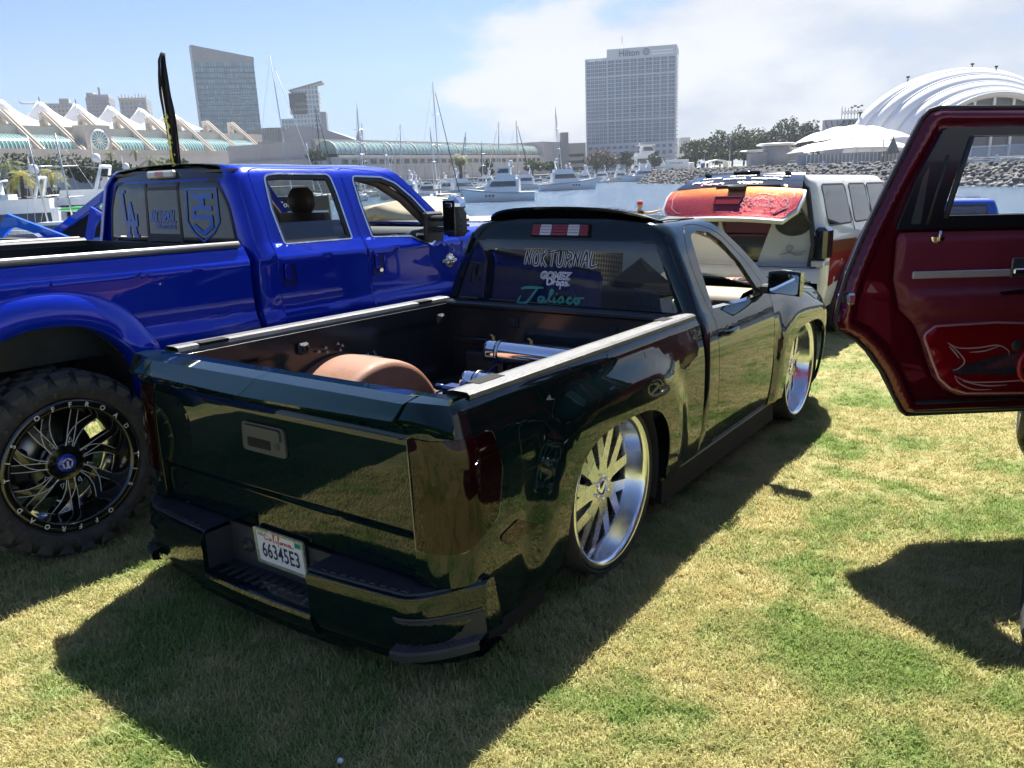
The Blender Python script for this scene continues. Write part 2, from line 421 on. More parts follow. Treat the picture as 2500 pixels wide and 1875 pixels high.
def seawater():
    m = bpy.data.materials.new('sea_water'); m.use_nodes = True; nt = m.node_tree; b = _bsdf(m); N = nt.nodes.new; L = nt.links.new
    b.inputs['Base Color'].default_value = (.022, .070, .135, 1); b.inputs['Specular IOR Level'].default_value = .26; b.inputs['Roughness'].default_value = .2; b.inputs['IOR'].default_value = 1.33
    tc = N('ShaderNodeTexCoord')
    hs = []
    for sc, st, r in ((.55, (1, 1, 1), .55), (1.7, (1, .55, 1), .3), (5.5, (1, .6, 1), .12)):
        mp = N('ShaderNodeMapping'); mp.inputs['Scale'].default_value = st; mp.inputs['Rotation'].default_value = (0, 0, .5); L(tc.outputs['Object'], mp.inputs[0])
        n = N('ShaderNodeTexNoise'); n.inputs['Scale'].default_value = sc; n.inputs['Detail'].default_value = 4; n.inputs['Roughness'].default_value = .55; n.inputs['Distortion'].default_value = .4; L(mp.outputs[0], n.inputs['Vector'])
        k = N('ShaderNodeMath'); k.operation = 'MULTIPLY'; k.inputs[1].default_value = r; L(n.outputs[0], k.inputs[0]); hs.append(k.outputs[0])
    a = N('ShaderNodeMath'); L(hs[0], a.inputs[0]); L(hs[1], a.inputs[1]); a2 = N('ShaderNodeMath'); L(a.outputs[0], a2.inputs[0]); L(hs[2], a2.inputs[1])
    bp = N('ShaderNodeBump'); bp.inputs['Strength'].default_value = 1.; bp.inputs['Distance'].default_value = 1.3; L(a2.outputs[0], bp.inputs['Height']); L(bp.outputs[0], b.inputs['Normal'])
    return m
M_water = seawater()
WATER_Z = -3.0

def lawn_mat(name, blades):
    m = bpy.data.materials.new(name); m.use_nodes = True; nt = m.node_tree; b = _bsdf(m); N = nt.nodes.new; L = nt.links.new
    g = N('ShaderNodeNewGeometry')
    def noise(sc, det=5, ro=.6, dist=0.):
        n = N('ShaderNodeTexNoise'); n.inputs['Scale'].default_value = sc; n.inputs['Detail'].default_value = det; n.inputs['Roughness'].default_value = ro; n.inputs['Distortion'].default_value = dist; L(g.outputs['Position'], n.inputs['Vector']); return n.outputs[0]
    def rng(v, a, b_):
        r = N('ShaderNodeMapRange'); r.interpolation_type = 'SMOOTHSTEP'; r.inputs[1].default_value = a; r.inputs[2].default_value = b_; L(v, r.inputs[0]); return r.outputs[0]
    def mix(f, a, b_):
        x = N('ShaderNodeMix'); x.data_type = 'RGBA'
        if isinstance(f, float): x.inputs[0].default_value = f
        else: L(f, x.inputs[0])
        for i, v in ((6, a), (7, b_)):
            if isinstance(v, tuple): x.inputs[i].default_value = (*v, 1)
            else: L(v, x.inputs[i])
        return x.outputs[2]
    big = noise(1.15, 4, .6, .4); mid = noise(5.5, 4, .6); fine = noise(70 if not blades else 160, 3, .7)
    dry = mix(rng(fine, .3, .7), (.47, .41, .17), (.74, .67, .36))
    grn = mix(rng(fine, .3, .7), (.13, .24, .05), (.31, .45, .12))
    lush = rng(big, .455, .635)
    lush2 = N('ShaderNodeMath'); lush2.operation = 'MULTIPLY_ADD'; L(rng(mid, .42, .68), lush2.inputs[0]); lush2.inputs[1].default_value = .42; L(lush, lush2.inputs[2]); lush2.use_clamp = True
    col = mix(lush2.outputs[0], dry, grn)
    if blades:
        oi = N('ShaderNodeObjectInfo'); rr = N('ShaderNodeMapRange'); rr.inputs[3].default_value = .0; rr.inputs[4].default_value = .55; L(oi.outputs['Random'], rr.inputs[0])
        col = mix(rr.outputs[0], col, mix(.5, (.32, .36, .10), (.62, .55, .28)))
        b.inputs['Roughness'].default_value = .5; b.inputs['Specular IOR Level'].default_value = .35
        tr = N('ShaderNodeBsdfTranslucent'); L(col, tr.inputs[0]); ms = N('ShaderNodeMixShader'); ms.inputs[0].default_value = .45
        L(col, b.inputs['Base Color']); out = nt.nodes['Material Output']; L(b.outputs[0], ms.inputs[1]); L(tr.outputs[0], ms.inputs[2]); L(ms.outputs[0], out.inputs[0])
    else:
        soil = mix(rng(noise(38, 3), .35, .6), (.18, .15, .08), (.32, .28, .15))
        col = mix(.30, col, soil)
        L(col, b.inputs['Base Color']); b.inputs['Roughness'].default_value = .95; b.inputs['Specular IOR Level'].default_value = .1
        bp = N('ShaderNodeBump'); bp.inputs['Strength'].default_value = 1.; bp.inputs['Distance'].default_value = .03; L(noise(90, 3, .8), bp.inputs['Height']); L(bp.outputs[0], b.inputs['Normal'])
    return m
M_lawn = lawn_mat('lawn_soil', False); M_blade = lawn_mat('grass_blade', True)

def shore_y(x): return 27.5 - .10*x + (.0 if x > -30 else 0)
def build_ground():
    xs = [-400, -150, -70]+[-40+i*1.0 for i in range(95)]+[70, 150, 400]
    rows = []
    for j in range(70):
        row = []
        for x in xs:
            ymax = shore_y(max(-60, min(60, x))); t = j/69; y = -60*(1-t)**2.2*1.0 + ymax*t if t < 1 else ymax
            y = -60 + (ymax+60)*t**.62
            row.append((x, y, ground_z(max(-45, min(60, x)), y)))
        rows.append(row)
    mb = MB(); mb.grid(rows); o = mb.build('lawn', M_lawn); tag(o, kind='structure')
    # paved quay edge and wall down to the water
    conc = mat('quay_concrete', (.36, .34, .31), .85, var=.15, vscale=.8, bump=.3, bscale=8)
    mb = MB(); rr = []
    for x in xs:
        y = shore_y(max(-60, min(60, x))); z = ground_z(max(-45, min(60, x)), y)
        rr.append([(x, y-.02, z-.3), (x, y-.02, z+.12), (x, y+.45, z+.12), (x, y+.45, WATER_Z-1.5)])
    mb.grid(list(map(list, rr)), smooth=False); o = mb.build('quay_wall', conc, fix=True); tag(o, kind='structure')
    mb = MB(); mb.grid([[(-2500, 20, WATER_Z), (2500, 20, WATER_Z)], [(-2500, 3000, WATER_Z), (2500, 3000, WATER_Z)]][::-1]); o = mb.build('harbour_water', M_water, fix=True); tag(o, kind='structure')
    if o.data.polygons[0].normal.z < 0: o.data.flip_normals()
build_ground()

def build_grass():
    """blade tufts scattered over the near lawn (instances)"""
    def tuft(i):
        rnd = random.Random(50+i); v = []; f = []
        for k in range(16):
            a = rnd.uniform(0, 2*PI); r = rnd.uniform(0, .034); h = rnd.uniform(.009, .022)*(1.5 if i == 2 and k % 3 == 0 else 1); w = rnd.uniform(.0013, .0024)
            lean = rnd.uniform(.3, 1.6)*h; b = rnd.uniform(0, 2*PI); x, y = r*math.cos(a), r*math.sin(a); c, s = math.cos(b), math.sin(b)
            n = len(v)
            v += [(x-s*w, y+c*w, -.004), (x+s*w, y-c*w, -.004), (x+c*lean*.4-s*w*.8, y+s*lean*.4+c*w*.8, h*.6), (x+c*lean*.4+s*w*.8, y+s*lean*.4-c*w*.8, h*.6), (x+c*lean, y+s*lean, h)]
            f += [(n, n+1, n+3, n+2), (n+2, n+3, n+4)]
        me = bpy.data.meshes.new('grass_tuft'); me.from_pydata(v, [], f); me.materials.append(M_blade); me.polygons.foreach_set('use_smooth', [True]*len(f)); return me
    # scatter patch: ground polygons in front of the camera with a density that falls with distance
    rnd = random.Random(3)
    def dens(x, y):
        d = math.hypot(x, y); return 2100 if d < 3.2 else (1300 if d < 4.6 else (650 if d < 7 else (260 if d < 11 else 90)))
    verts = [[] for _ in range(3)]
    cell = .25; 
    y = .6
    while y < 15.5:
        half = y*.74+1.2; x = -half
        while x < half:
            n = dens(x, y)*cell*cell; k = int(n)+(1 if rnd.random() < n-int(n) else 0)
            for _ in range(k):
                px, py = x+rnd.random()*cell, y+rnd.random()*cell; verts[rnd.choice((0, 0, 1, 1, 2))].append((px, py, ground_z(px, py)))
            x += cell
        y += cell
    me = bpy.data.meshes.new('grass_points'); me.from_pydata(verts[0]+verts[1]+verts[2], [], [])
    o = bpy.data.objects.new('lawn_grass', me); COL.objects.link(o); tag(o, 'short dry and green mown grass of the lawn', 'grass', kind='stuff')
    ng = bpy.data.node_groups.new('scatter', 'GeometryNodeTree'); ng.interface.new_socket('Geometry', in_out='INPUT', socket_type='NodeSocketGeometry'); ng.interface.new_socket('Geometry', in_out='OUTPUT', socket_type='NodeSocketGeometry')
    N = ng.nodes.new; L = ng.links.new
    gi = N('NodeGroupInput'); go = N('NodeGroupOutput'); jn = N('GeometryNodeJoinGeometry')
    for i in range(3):
        src = bpy.data.objects.new('grass_tuft', tuft(i)); COL.objects.link(src); src.parent = o; src.hide_render = True; src.hide_viewport = True; src['kind'] = 'helper'
        oi = N('GeometryNodeObjectInfo'); oi.inputs[0].default_value = src; oi.inputs['As Instance'].default_value = True; L(oi.outputs['Geometry'], jn.inputs[0])
    ip = N('GeometryNodeInstanceOnPoints'); ip.inputs['Pick Instance'].default_value = True
    rv = N('FunctionNodeRandomValue'); rv.data_type = 'FLOAT_VECTOR'; rv.inputs[0].default_value = (-.15, -.15, 0); rv.inputs[1].default_value = (.15, .15, 6.283)
    rs = N('FunctionNodeRandomValue'); rs.data_type = 'FLOAT'; rs.inputs[2].default_value = .7; rs.inputs[3].default_value = 1.35; rs.inputs['Seed'].default_value = 5
    ri = N('FunctionNodeRandomValue'); ri.data_type = 'INT'; ri.inputs[4].default_value = 0; ri.inputs[5].default_value = 2; ri.inputs['Seed'].default_value = 9
    m2p = N('GeometryNodeMeshToPoints')
    L(gi.outputs[0], m2p.inputs[0]); L(m2p.outputs[0], ip.inputs['Points']); L(jn.outputs[0], ip.inputs['Instance']); L(ri.outputs[2], ip.inputs['Instance Index']); L(rv.outputs[0], ip.inputs['Rotation']); L(rs.outputs[1], ip.inputs['Scale']); L(ip.outputs[0], go.inputs[0])
    md = o.modifiers.new('scatter', 'NODES'); md.node_group = ng
build_grass()
# ------------------------------------------------------------------ helpers for vehicles
class Sec:
    """half cross-section: a smooth curve (y,z) by arc length"""
    def __init__(s, pts, n=16):
        s.p = spline(pts, n); s.c = [0.]
        for a, b in zip(s.p, s.p[1:]): s.c.append(s.c[-1]+(b-a).length)
        s.L = s.c[-1]
    def at(s, v):
        if v <= 0: d = (s.p[1]-s.p[0]).normalized(); q = s.p[0]+d*v; return q.x, q.y
        if v >= s.L: d = (s.p[-1]-s.p[-2]).normalized(); q = s.p[-1]+d*(v-s.L); return q.x, q.y
        lo, hi = 0, len(s.c)-1
        while hi-lo > 1:
            m = (lo+hi)//2
            if s.c[m] <= v: lo = m
            else: hi = m
        t = (v-s.c[lo])/max(1e-9, s.c[hi]-s.c[lo]); q = s.p[lo].lerp(s.p[hi], t); return q.x, q.y
    def v(s, z):
        for i in range(len(s.p)-1):
            if s.p[i].y <= z <= s.p[i+1].y:
                t = (z-s.p[i].y)/max(1e-9, s.p[i+1].y-s.p[i].y); return s.c[i]+t*(s.c[i+1]-s.c[i])
        return 0 if z < s.p[0].y else s.L
    def y(s, z): return s.at(s.v(z))[0]
def arch_pts(cx, cz, rx, rz, n=3., k=28, z0=None):
    """superelliptic wheel arch from front to rear over the top, cut at height z0"""
    out = []
    for i in range(k+1):
        t = PI*i/k; c, s_ = math.cos(t), math.sin(t)
        x = cx+rx*math.copysign(abs(c)**(2/n), c); z = cz+rz*abs(s_)**(2/n); out.append((x, z))
    if z0 is not None: out = [(cx+rx, z0)]+out+[(cx-rx, z0)]
    return out
def tyre_profile(R, r, w, bulge=.012, tread=.02):
    h = w/2
    return [(r-.005, -h*.82), (r+.01, -h*.95), ((R+r)/2, -h-bulge), (R-tread*1.2, -h*.99), (R-.006, -h*.86), (R, -h*.7), (R, 0), (R, h*.7), (R-.006, h*.86), (R-tread*1.2, h*.99), ((R+r)/2, h+bulge), (r+.01, h*.95), (r-.005, h*.82)]
def wheel_empty(parent, x, y, z, side):
    """wheel as a part: local +y points to the outside"""
    e = bpy.data.objects.new('wheel', None); COL.objects.link(e); e.parent = parent; e.location = (x, y, z); e.empty_display_size = .1
    e.rotation_euler = (0, 0, PI) if side < 0 else (0, 0, 0)
    return e
def windshield(name, xf, sec, z0, z1, m, parent, bow=.10, inset=.012, n=10, k=12, front=1):
    rows = []
    for i in range(n+1):
        z = z0+(z1-z0)*i/n; row = []
        for j in range(k+1):
            s_ = -1+2*j/k; row.append((xf(z)+front*bow*(1-s_*s_)-inset*front, s_*(sec.y(z)-inset), z))
        rows.append(row)
    return MB().grid(rows).build(name, m, parent, fix=True)

# ------------------------------------------------------------------ dark green lowered pickup
P_green = paint('deep_green_metallic', (.0015, .010, .0105), .25, .25, spec=0.)
GT = empty('pickup_truck', ground_frame(-.33, 4.063, 54.54), 'lowered black-green pickup on large polished wheels with tailgate spoiler and "Jalisco" rear window', 'pickup truck')
G_tint = glass('dark_tinted_glass', (.05, .06, .075), .86)
G_clear = glass('clear_glass', (.80, .86, .84), .02)
BED = Sec([(.90, .10), (.945, .26), (.978, .48), (.985, .72), (.978, .88), (.952, 1.0), (.938, 1.055), (.915, 1.08)])
def arch_rho(x, z, cx, cz, rx, rz, n):
    return (abs((x-cx)/rx)**n+(max(0, (z-cz))/rz)**n)**(1/n)
def flare(x, z, cx=.02):
    r = arch_rho(x, z, cx, .30, .52, .475, 3.2); d = (r-1)*.48
    top = sstep(.26, .10, d) if d > 0 else 1.
    return .034*top*sstep(.12, .25, z)
def bed_fn(u, v):
    y, z = BED.at(v); w = y+flare(u, z); t = u+1.06; r = .13; tail = -.02*sstep(.45, .95, z)
    if t >= 0: return (u, -w, z)
    a = -t/r
    if a <= PI/2: return (-1.06-r*math.sin(a)+.0*tail, -(w-r*(1-math.cos(a))), z)
    return (-1.06-r, -(w-r-(-t-r*PI/2)), z)
def V(z): return BED.v(z)
UR = -1.06-.13*PI/2-.065
arch = [(x, V(z)) for x, z in arch_pts(.02, .30, .50, .455, 3.2, 30)]
bed_out = [(1.02, V(.285)), (1.02, BED.L)]+[(1.02-(1.02+1.06)*i/6, BED.L) for i in range(1, 6)]+[(-1.06, BED.L), (-1.26, BED.L-.02), (UR, BED.L-.02), (UR, V(.405)), (-1.02, V(.405)), (-.985, V(.36)), (-.975, V(.11)), (-.51, V(.13))]+list(reversed(arch))+[(.545, V(.285))]
sym('bed_side', bed_out, bed_fn, P_green, GT, su=.055, sv=.06, th=.012)
# smoked tail lights wrapping the corner
M_smoke = mat('smoked_lens', (.010, .0012, .002), .3, 0, .75, .004, spec=0.)
tl = rpoly([(UR+.006, V(.535)), (-1.13, V(.545)), (-.955, V(.625)), (-.925, V(.80)), (-.955, V(.952)), (UR+.006, V(.955))], [.01, .05, .06, .04, .03, .01])
for o in sym('tail_light', tl, bed_fn, M_smoke, GT, su=.04, sv=.06, th=.004, off=.006): o['label'] = 'smoked dark red tail light'
edge_strip('lens_edge', tl, .005, bed_fn, mat('edge_glint', (.10, .105, .11), .15, .6, 1.), GT, off=.0068, th=.004, closed=True)
# side marker on the bumper end of the bed side
mk = rpoly([(-.955, V(.535)), (-.83, V(.565)), (-.70, V(.50)), (-.72, V(.485)), (-.88, V(.475))], .02)
sheet('side_marker', mk, bed_fn, M_smoke, GT, su=.05, sv=.05, th=.003, off=.004)
fd = rpoly([(-.80, V(.945)), (-.62, V(.90)), (-.56, V(.82)), (-.66, V(.74)), (-.79, V(.74))], .05)
edge_strip('fuel_door_seam', fd, .005, bed_fn, M_gap, GT, off=.001, th=.004, closed=True)
sheet('fuel_door', [(p[0]*.985-.010, p[1]*.985+.012) for p in fd], bed_fn, P_green, GT, su=.05, sv=.05, th=.003, off=.0015)
# lower valance behind the rear wheel
mb = MB(); mb.prism([(-.94, .07), (-.56, .07), (-.53, .14), (-.94, .14)], -.915, -.86, 'y'); mb.build('rear_valance', M_dark, GT, fix=True)

# bed: rail caps, inner walls, floor, bulkhead
for s_ in (-1, 1):
    mb = MB(); rows = []
    for i in range(22):
        x = -1.02+2.03*i/21
        rows.append([(x, s_*.925, 1.07), (x, s_*.925, 1.088), (x, s_*.912, 1.096), (x, s_*.85, 1.097), (x, s_*.822, 1.092), (x, s_*.815, 1.075), (x, s_*.815, 1.03)])
    mb.grid(rows, smooth=False); o = mb.build('rail_cap', M_gray_cap, GT, fix=True)
    mb = MB(); mb.boxr((-.90, s_*.845-.032*1, 1.085), (-.74, s_*.845+.032, 1.0985)); mb.build('stake_pocket', M_dark, GT)
    mb = MB(); mb.boxr((.70, s_*.845-.03, 1.085), (.82, s_*.845+.03, 1.0985)); mb.build('stake_pocket', M_dark, GT)
    def inner(u, v, s_=s_):
        d = .022*sstep(.02, .05, min(abs(u-.62)-.0, 1))*0; rib = .03*(sstep(.0, .04, u-.30)*sstep(.0, .04, .86-u)*sstep(.0, .04, v-.62)*sstep(.0, .04, .98-v))
        rib2 = .03*(sstep(.0, .04, u+.95)*sstep(.0, .04, -.42-u)*sstep(.0, .04, v-.66)*sstep(.0, .04, .98-v))
        return (u, s_*(.80+rib+rib2), v)
    sheet('bed_wall', [(-1.03, .56), (1.0, .56), (1.0, 1.06), (-1.03, 1.06)], inner, mat('bed_paint', (.016, .022, .027), .35, .2, .5, .08, var=.4, vscale=3, bump=.05, bscale=20), GT, su=.06, sv=.04, th=.01, flip=(s_ < 0))
    for hx, hz in ((-.30, .97), (.86, .97)):
        mb = MB(); mb.box((hx, s_*.785, hz), (.075, .03, .065), bev=.012); t = mb.build('tie_down', M_blackp, GT)
        mb = MB(); mb.lathe([(.016, -.006), (.022, -.006), (.022, .006), (.016, .006)], 12, 'y'); q = mb.build('ring', M_blackp, t); q.location = (hx, s_*.766, hz)
mb = MB(); mb.boxr((-1.04, -.80, .54), (1.0, .80, .56))
for i in range(13): mb.boxr((-1.0, -.72+i*.12-.03, .56), (.98, -.72+i*.12+.03, .572))
mb.build('bed_floor', mat('bed_floor_mat', (.024, .027, .033), .6, var=.5, vscale=6, bump=.3, bscale=25), GT)
mb = MB(); mb.boxr((.985, -.80, .55), (1.005, .80, 1.085)); mb.boxr((.93, -.80, 1.045), (1.0, .80, 1.083), bev=.012); mb.boxr((.965, -.76, .80), (.985, .76, .84), bev=.006)
mb.build('bed_bulkhead', MATS['bed_paint'], GT)
for yy in (-.42, .28):
    mb = MB(); mb.box((.978, yy, .965), (.02, .075, .07), bev=.012); t = mb.build('tie_down', M_blackp, GT)
    mb = MB(); mb.lathe([(.018, -.006), (.024, -.006), (.024, .006), (.018, .006)], 12, 'x'); q = mb.build('ring', M_blackp, t); q.location = (.963, yy, .965)
# rust-brown wheel tubs
M_rust = mat('primer_brown', (.20, .085, .045), .62, 0, 0, col2=(.29, .14, .085), vscale=5, bump=.15, bscale=120, rvar=.12)
for s_ in (-1, 1):
    prof = [(.0, .40), (.43, .40), (.455, .408), (.468, .43), (.472, .46), (.472, .80)]
    mb = MB(); mb.lathe([(r, h*s_) for r, h in prof], 40, 'y', arc=(R_(8), R_(172))); o = mb.build('wheel_tub', M_rust, GT, fix=True, label='rust brown wheel tub'); o.location = (-.06, 0, .42)
mb = MB()
rnd = random.Random(4)
for i in range(14):   # torn trim around the tub cut-out
    a = R_(rnd.choice((60, 95, 130))+rnd.uniform(-14, 14)); r = .49+rnd.uniform(-.005, .04); mb.add([(-.06+r*math.cos(a), .785, .42+r*math.sin(a)), (-.06+(r+.02)*math.cos(a+.03), .783, .42+(r+.02)*math.sin(a+.03)), (-.06+(r+.005)*math.cos(a+.06), .78, .42+(r+.005)*math.sin(a+.06))], [(0, 1, 2)])
mb.build('torn_liner', mat('torn_edge', (.30, .31, .33), .6), GT)['kind'] = 'stuff'
# polished air tanks and pump
def tank(x, z, y0, y1, r):
    mb = MB(); y0 -= 0; L_ = y1-y0
    prof = [(0, y0), (r*.5, y0+.002), (r*.82, y0+.012), (r*.97, y0+.03), (r, y0+.05), (r, y1-.05), (r*.97, y1-.03), (r*.82, y1-.012), (r*.5, y1-.002), (0, y1)]
    mb.lathe(prof, 40, 'y'); o = mb.build('air_tank', M_chrome, GT, fix=True, label='polished chrome air tank lying across the bed'); o.location = (x, 0, z)
    for yy in (y0+.12, y1-.12):
        m2 = MB(); m2.lathe([(r+.002, yy-.012), (r+.006, yy-.012), (r+.006, yy+.012), (r+.002, yy+.012)], 30, 'y'); q = m2.build('strap', M_alu, o)
        m2 = MB(); m2.boxr((-.02, yy-.02, -r-.25), (.02, yy+.02, -r+.01)); m2.build('bracket', M_blackp, o)
tank(.76, .82, -.62, .34, .072)
tank(.42, .70, -.70, .26, .072)
mb = MB(); mb.box((.30, .22, .66), (.10, .14, .09), bev=.012); mb.cyl((.30, .16, .70), (.30, .05, .70), .045); mb.cyl((.30, .30, .68), (.30, .36, .68), .02); mb.build('air_compressor', mat('pump_blue', (.012, .035, .14), .35, .3), GT)

M_hose = mat('air_hose', (.01, .012, .02), .5); rnd = random.Random(11)
for k in range(5):
    p = [(.30+.02*k, .10-.05*k, .68), (.36+.03*k, -.1-.06*k, .60+.015*k), (.55, -.2-.05*k, .585), (.70, -.1+.10*k, .62), (.76, -.2+.11*k, .75)]
    mb = MB(); mb.tube(spline(p, 5), .009, 6); mb.build('air_hose', M_hose if k % 2 else mat('blue_hose', (.01, .04, .25), .4), GT)
for yy in (-.45, .0, .28):
    mb = MB(); mb.cyl((.76, yy, .89), (.76, yy, .912), .012, n=6); mb.cyl((.76, yy, .912), (.76, yy+.025, .916), .008, n=6); mb.build('brass_fitting', mat('brass', (.55, .38, .12), .3, 1.), GT)
mb = MB(); mb.boxr((.90, .38, .60), (.98, .62, .76), bev=.01); mb.build('valve_block', M_blackp, GT)
# tailgate -------------------------------------------------------------------
TX = -1.19
def tg_fn(u, v):   # u = -y (to the right), v = z
    x = TX; z = v
    x += .012*sstep(.50, .60, z)*(1-sstep(.60, .62, z))*0
    x += .022*sstep(.60, .575, z)            # step in under the crease
    x += .03*sstep(.93, 1.03, z)
    x -= .006*math.cos(u/.8*PI/2)
    return (x, -u, z)
tg = rpoly([(-.785, .41), (.785, .41), (.785, 1.045), (-.785, 1.045)], .02)
sheet('tailgate', tg, tg_fn, P_green, GT, su=.1, sv=.025, th=.03)
mb = MB(); mb.boxr((TX+.03, -.78, .42), (TX+.11, .78, 1.04)); mb.build('tailgate_inner', MATS['bed_paint'], GT)
for s_ in (-1, 1): mb = MB(); mb.boxr((TX+.005, s_*.789-.004, .41), (TX+.06, s_*.789+.004, 1.05)); mb.build('tailgate_gap', M_gap, GT)
# handle bezel
mb = MB(); bz = rpoly([(-.135, .765), (.135, .765), (.13, .888), (-.13, .888)], .02); 
def rim(mb, outer, inner, h0, h1, M=None):
    n = len(outer); rows = [[(a[0], a[1], h0) for a in outer], [(a[0], a[1], h1) for a in outer], [(a[0], a[1], h1) for a in inner], [(a[0], a[1], h0) for a in inner]]
    mb.grid(rows, smooth=False, closed=True, M=M)
YZ = Matrix(((0, 0, -1, 0), (-1, 0, 0, 0), (0, 1, 0, 0), (0, 0, 0, 1)))   # (a,b,h) -> x=-h, y=-a, z=b : a to the right, h towards the rear
mb.prism(bz, -TX-.01, -TX+.016, 'z', M=YZ); hb = mb.build('handle_bezel', mat('bezel_gray', (.050, .055, .062), .45, bump=.1, bscale=300), GT, fix=True)
mb = MB(); mb.prism(rpoly([(-.10, .785), (.045, .785), (.045, .825), (-.10, .825)], .008), -TX+.0, -TX+.0175, 'z', M=YZ); mb.build('handle_recess', M_dark, hb, fix=True)
mb = MB(); mb.prism(rpoly([(-.115, .83), (.115, .83), (.112, .878), (-.112, .878)], .012), -TX+.010, -TX+.026, 'z', M=YZ); mb.build('pull_handle', MATS['bezel_gray'], hb, fix=True)
mb = MB(); mb.cyl((TX-.012, -.085, .808), (TX-.019, -.085, .808), .016, n=20); mb.cyl((TX-.012, -.085, .808), (TX-.0195, -.085, .808), .009, n=16); mb.build('lock', M_blackp, hb)
# spoiler in three pieces along the tailgate top
def spoiler_piece(u0, u1, name, tipr=0., tipl=0., M=P_green):
    rows = []; n = 14
    for i in range(n+1):
        u = u0+(u1-u0)*i/n; k = 1-abs(u)/1.02
        back = TX-.055-.055*max(0, k)**.5; zt = 1.035-.006*k
        sec = [(TX+.13, 1.085), (TX+.05, 1.092), (TX-.02, 1.080), (back+.02, zt+.012), (back, zt), (back+.006, zt-.012), (TX-.025, 1.00), (TX-.004, .965), (TX+.03, .96)]
        rows.append([(x, -u, z) for x, z in sec])
    mb = MB(); mb.grid(rows, smooth=False)
    for r in (rows[0], rows[-1]): mb.add(r, [tuple(range(len(r)))])
    return mb.build(name, M, GT, fix=True)
spoiler_piece(-.782, .0, 'tailgate_spoiler'); spoiler_piece(.003, .782, 'tailgate_spoiler')
for s_ in (-1, 1):
    rows = []
    for i in range(11):
        t = i/10; u = .788+.190*t; dz = -.035*t**1.5
        sec = [(TX+.15, 1.083, -.085*t), (TX+.07, 1.092, -.065*t), (TX+.0+.03*t, 1.084, -.03*t), (TX-.035+.05*t, 1.052+dz, 0), (TX-.055+.06*t, 1.035+dz, 0), (TX-.048+.06*t, 1.02+dz, 0), (TX-.02+.04*t, 1.0+dz*.6, -.005*t), (TX+.0+.03*t, .965, -.02*t), (TX+.04+.03*t, .955, -.05*t)]
        rows.append([(x, -s_*(u+du), z) for x, z, du in sec])
    mb = MB(); mb.grid(rows, smooth=False); mb.add(rows[0], [tuple(range(9))]); mb.add(rows[-1], [tuple(range(9))]); mb.build('spoiler_end', P_green, GT, fix=True)

# rear bumper ----------------------------------------------------------------
def bump_x(y):  # rear face of the bumper in plan
    a = abs(y); return -1.335+.05*(a/.75)**2 if a < .75 else -1.285+.30*((a-.75)/.27)**2.0
def bumper_band(y0, y1, z0, z1, name, m, lip=.02, depth=.05, n=24, zt=None):
    rows = []; zb0 = z0
    for i in range(n+1):
        y = y0+(y1-y0)*i/n; x = bump_x(y); a_ = abs(y); tp = z1+.022*sstep(.78, 1.0, a_); z0 = zb0+.07*sstep(.80, 1.02, a_)
        sec = [(x+depth, tp), (x+.018, tp), (x+.004, tp-.008), (x, tp-.025), (x+.004, z0+.09), (x+.02, z0+.03), (x+.05, z0), (x+depth+.05, z0)]
        rows.append([(a, y, b) for a, b in sec])
    mb = MB(); mb.grid(rows)
    for r in (rows[0], rows[-1]): mb.add(r, [tuple(range(len(r)))])
    return mb.build(name, m, GT, fix=True, sharp=35)
bumper_band(-.99, -.335, .12, .384, 'rear_bumper', P_green); bumper_band(.335, .99, .12, .384, 'rear_bumper', P_green)
bumper_band(-.337, .337, .09, .205, 'bumper_centre', P_green, depth=.1)
mb = MB()   # skirt under the bumper
rows = []
for i in range(31):
    y = -.95+1.9*i/30; x = bump_x(y)+.04; d = .06 if abs(y) < .45 else .0
    rows.append([(x+.01, y, .16), (x+.0, y, .10-.4*d), (x+.05, y, .075-.8*d), (x+.2, y, .09)])
mb.grid(rows); mb.build('bumper_skirt', P_green, GT, fix=True)
# step pads on top
M_pad = mat('step_pad', (.030, .033, .040), .5, bump=.3, bscale=250, var=.2)
for s_ in (-1, 1):
    rows = []
    for i in range(19):
        y = .325+.65*i/18; x0 = bump_x(y)+.014; x1 = -1.15 if y < .80 else -1.15+.16*((y-.80)/.19)**1.5
        dz = .012+.022*sstep(.78, 1.0, y); rows.append([(x0, s_*y, .368+dz), (x0+.01, s_*y, .378+dz), (max(x0+.03, x1), s_*y, .380+dz), (max(x0+.03, x1), s_*y, .36)])
    mb = MB(); mb.grid(rows, smooth=False); o = mb.build('step_pad', M_pad, GT, fix=True)
    mb = MB()
    for i in range(9):
        y = s_*(.40+i*.047); mb.box((bump_x(y)+.045, y, .393), (.03, .030, .006), bev=.002)
    mb.build('pad_grip', M_pad, o)['kind'] = 'stuff'
    # corner step
    rows = []
    for i in range(13):
        y = s_*(.75+.235*i/12); x = bump_x(y); rows.append([(x-.003, y, .305), (x-.008, y, .298), (x+.0, y, .29), (x+.014, y, .215), (x+.016, y, .195), (x-.028, y, .184), (x-.036, y, .175), (x-.032, y, .146), (x+.02, y, .13)])
    mb = MB(); mb.grid(rows, smooth=False); o = mb.build('corner_step', M_pad, GT, fix=True)
    mb = MB()
    for i in range(3):
        for j in range(5):
            y = s_*(.80+.042*j); c = Vector((bump_x(y)-.021+i*.013, y, .188+.0034*i)); mb.box((0, 0, 0), (.004, .024, .004), M=Matrix.Translation(c) @ Matrix.Rotation(.7*(1 if (i+j) % 2 else -1), 4, 'X'))
    mb.build('step_tread', M_pad, o)['kind'] = 'stuff'
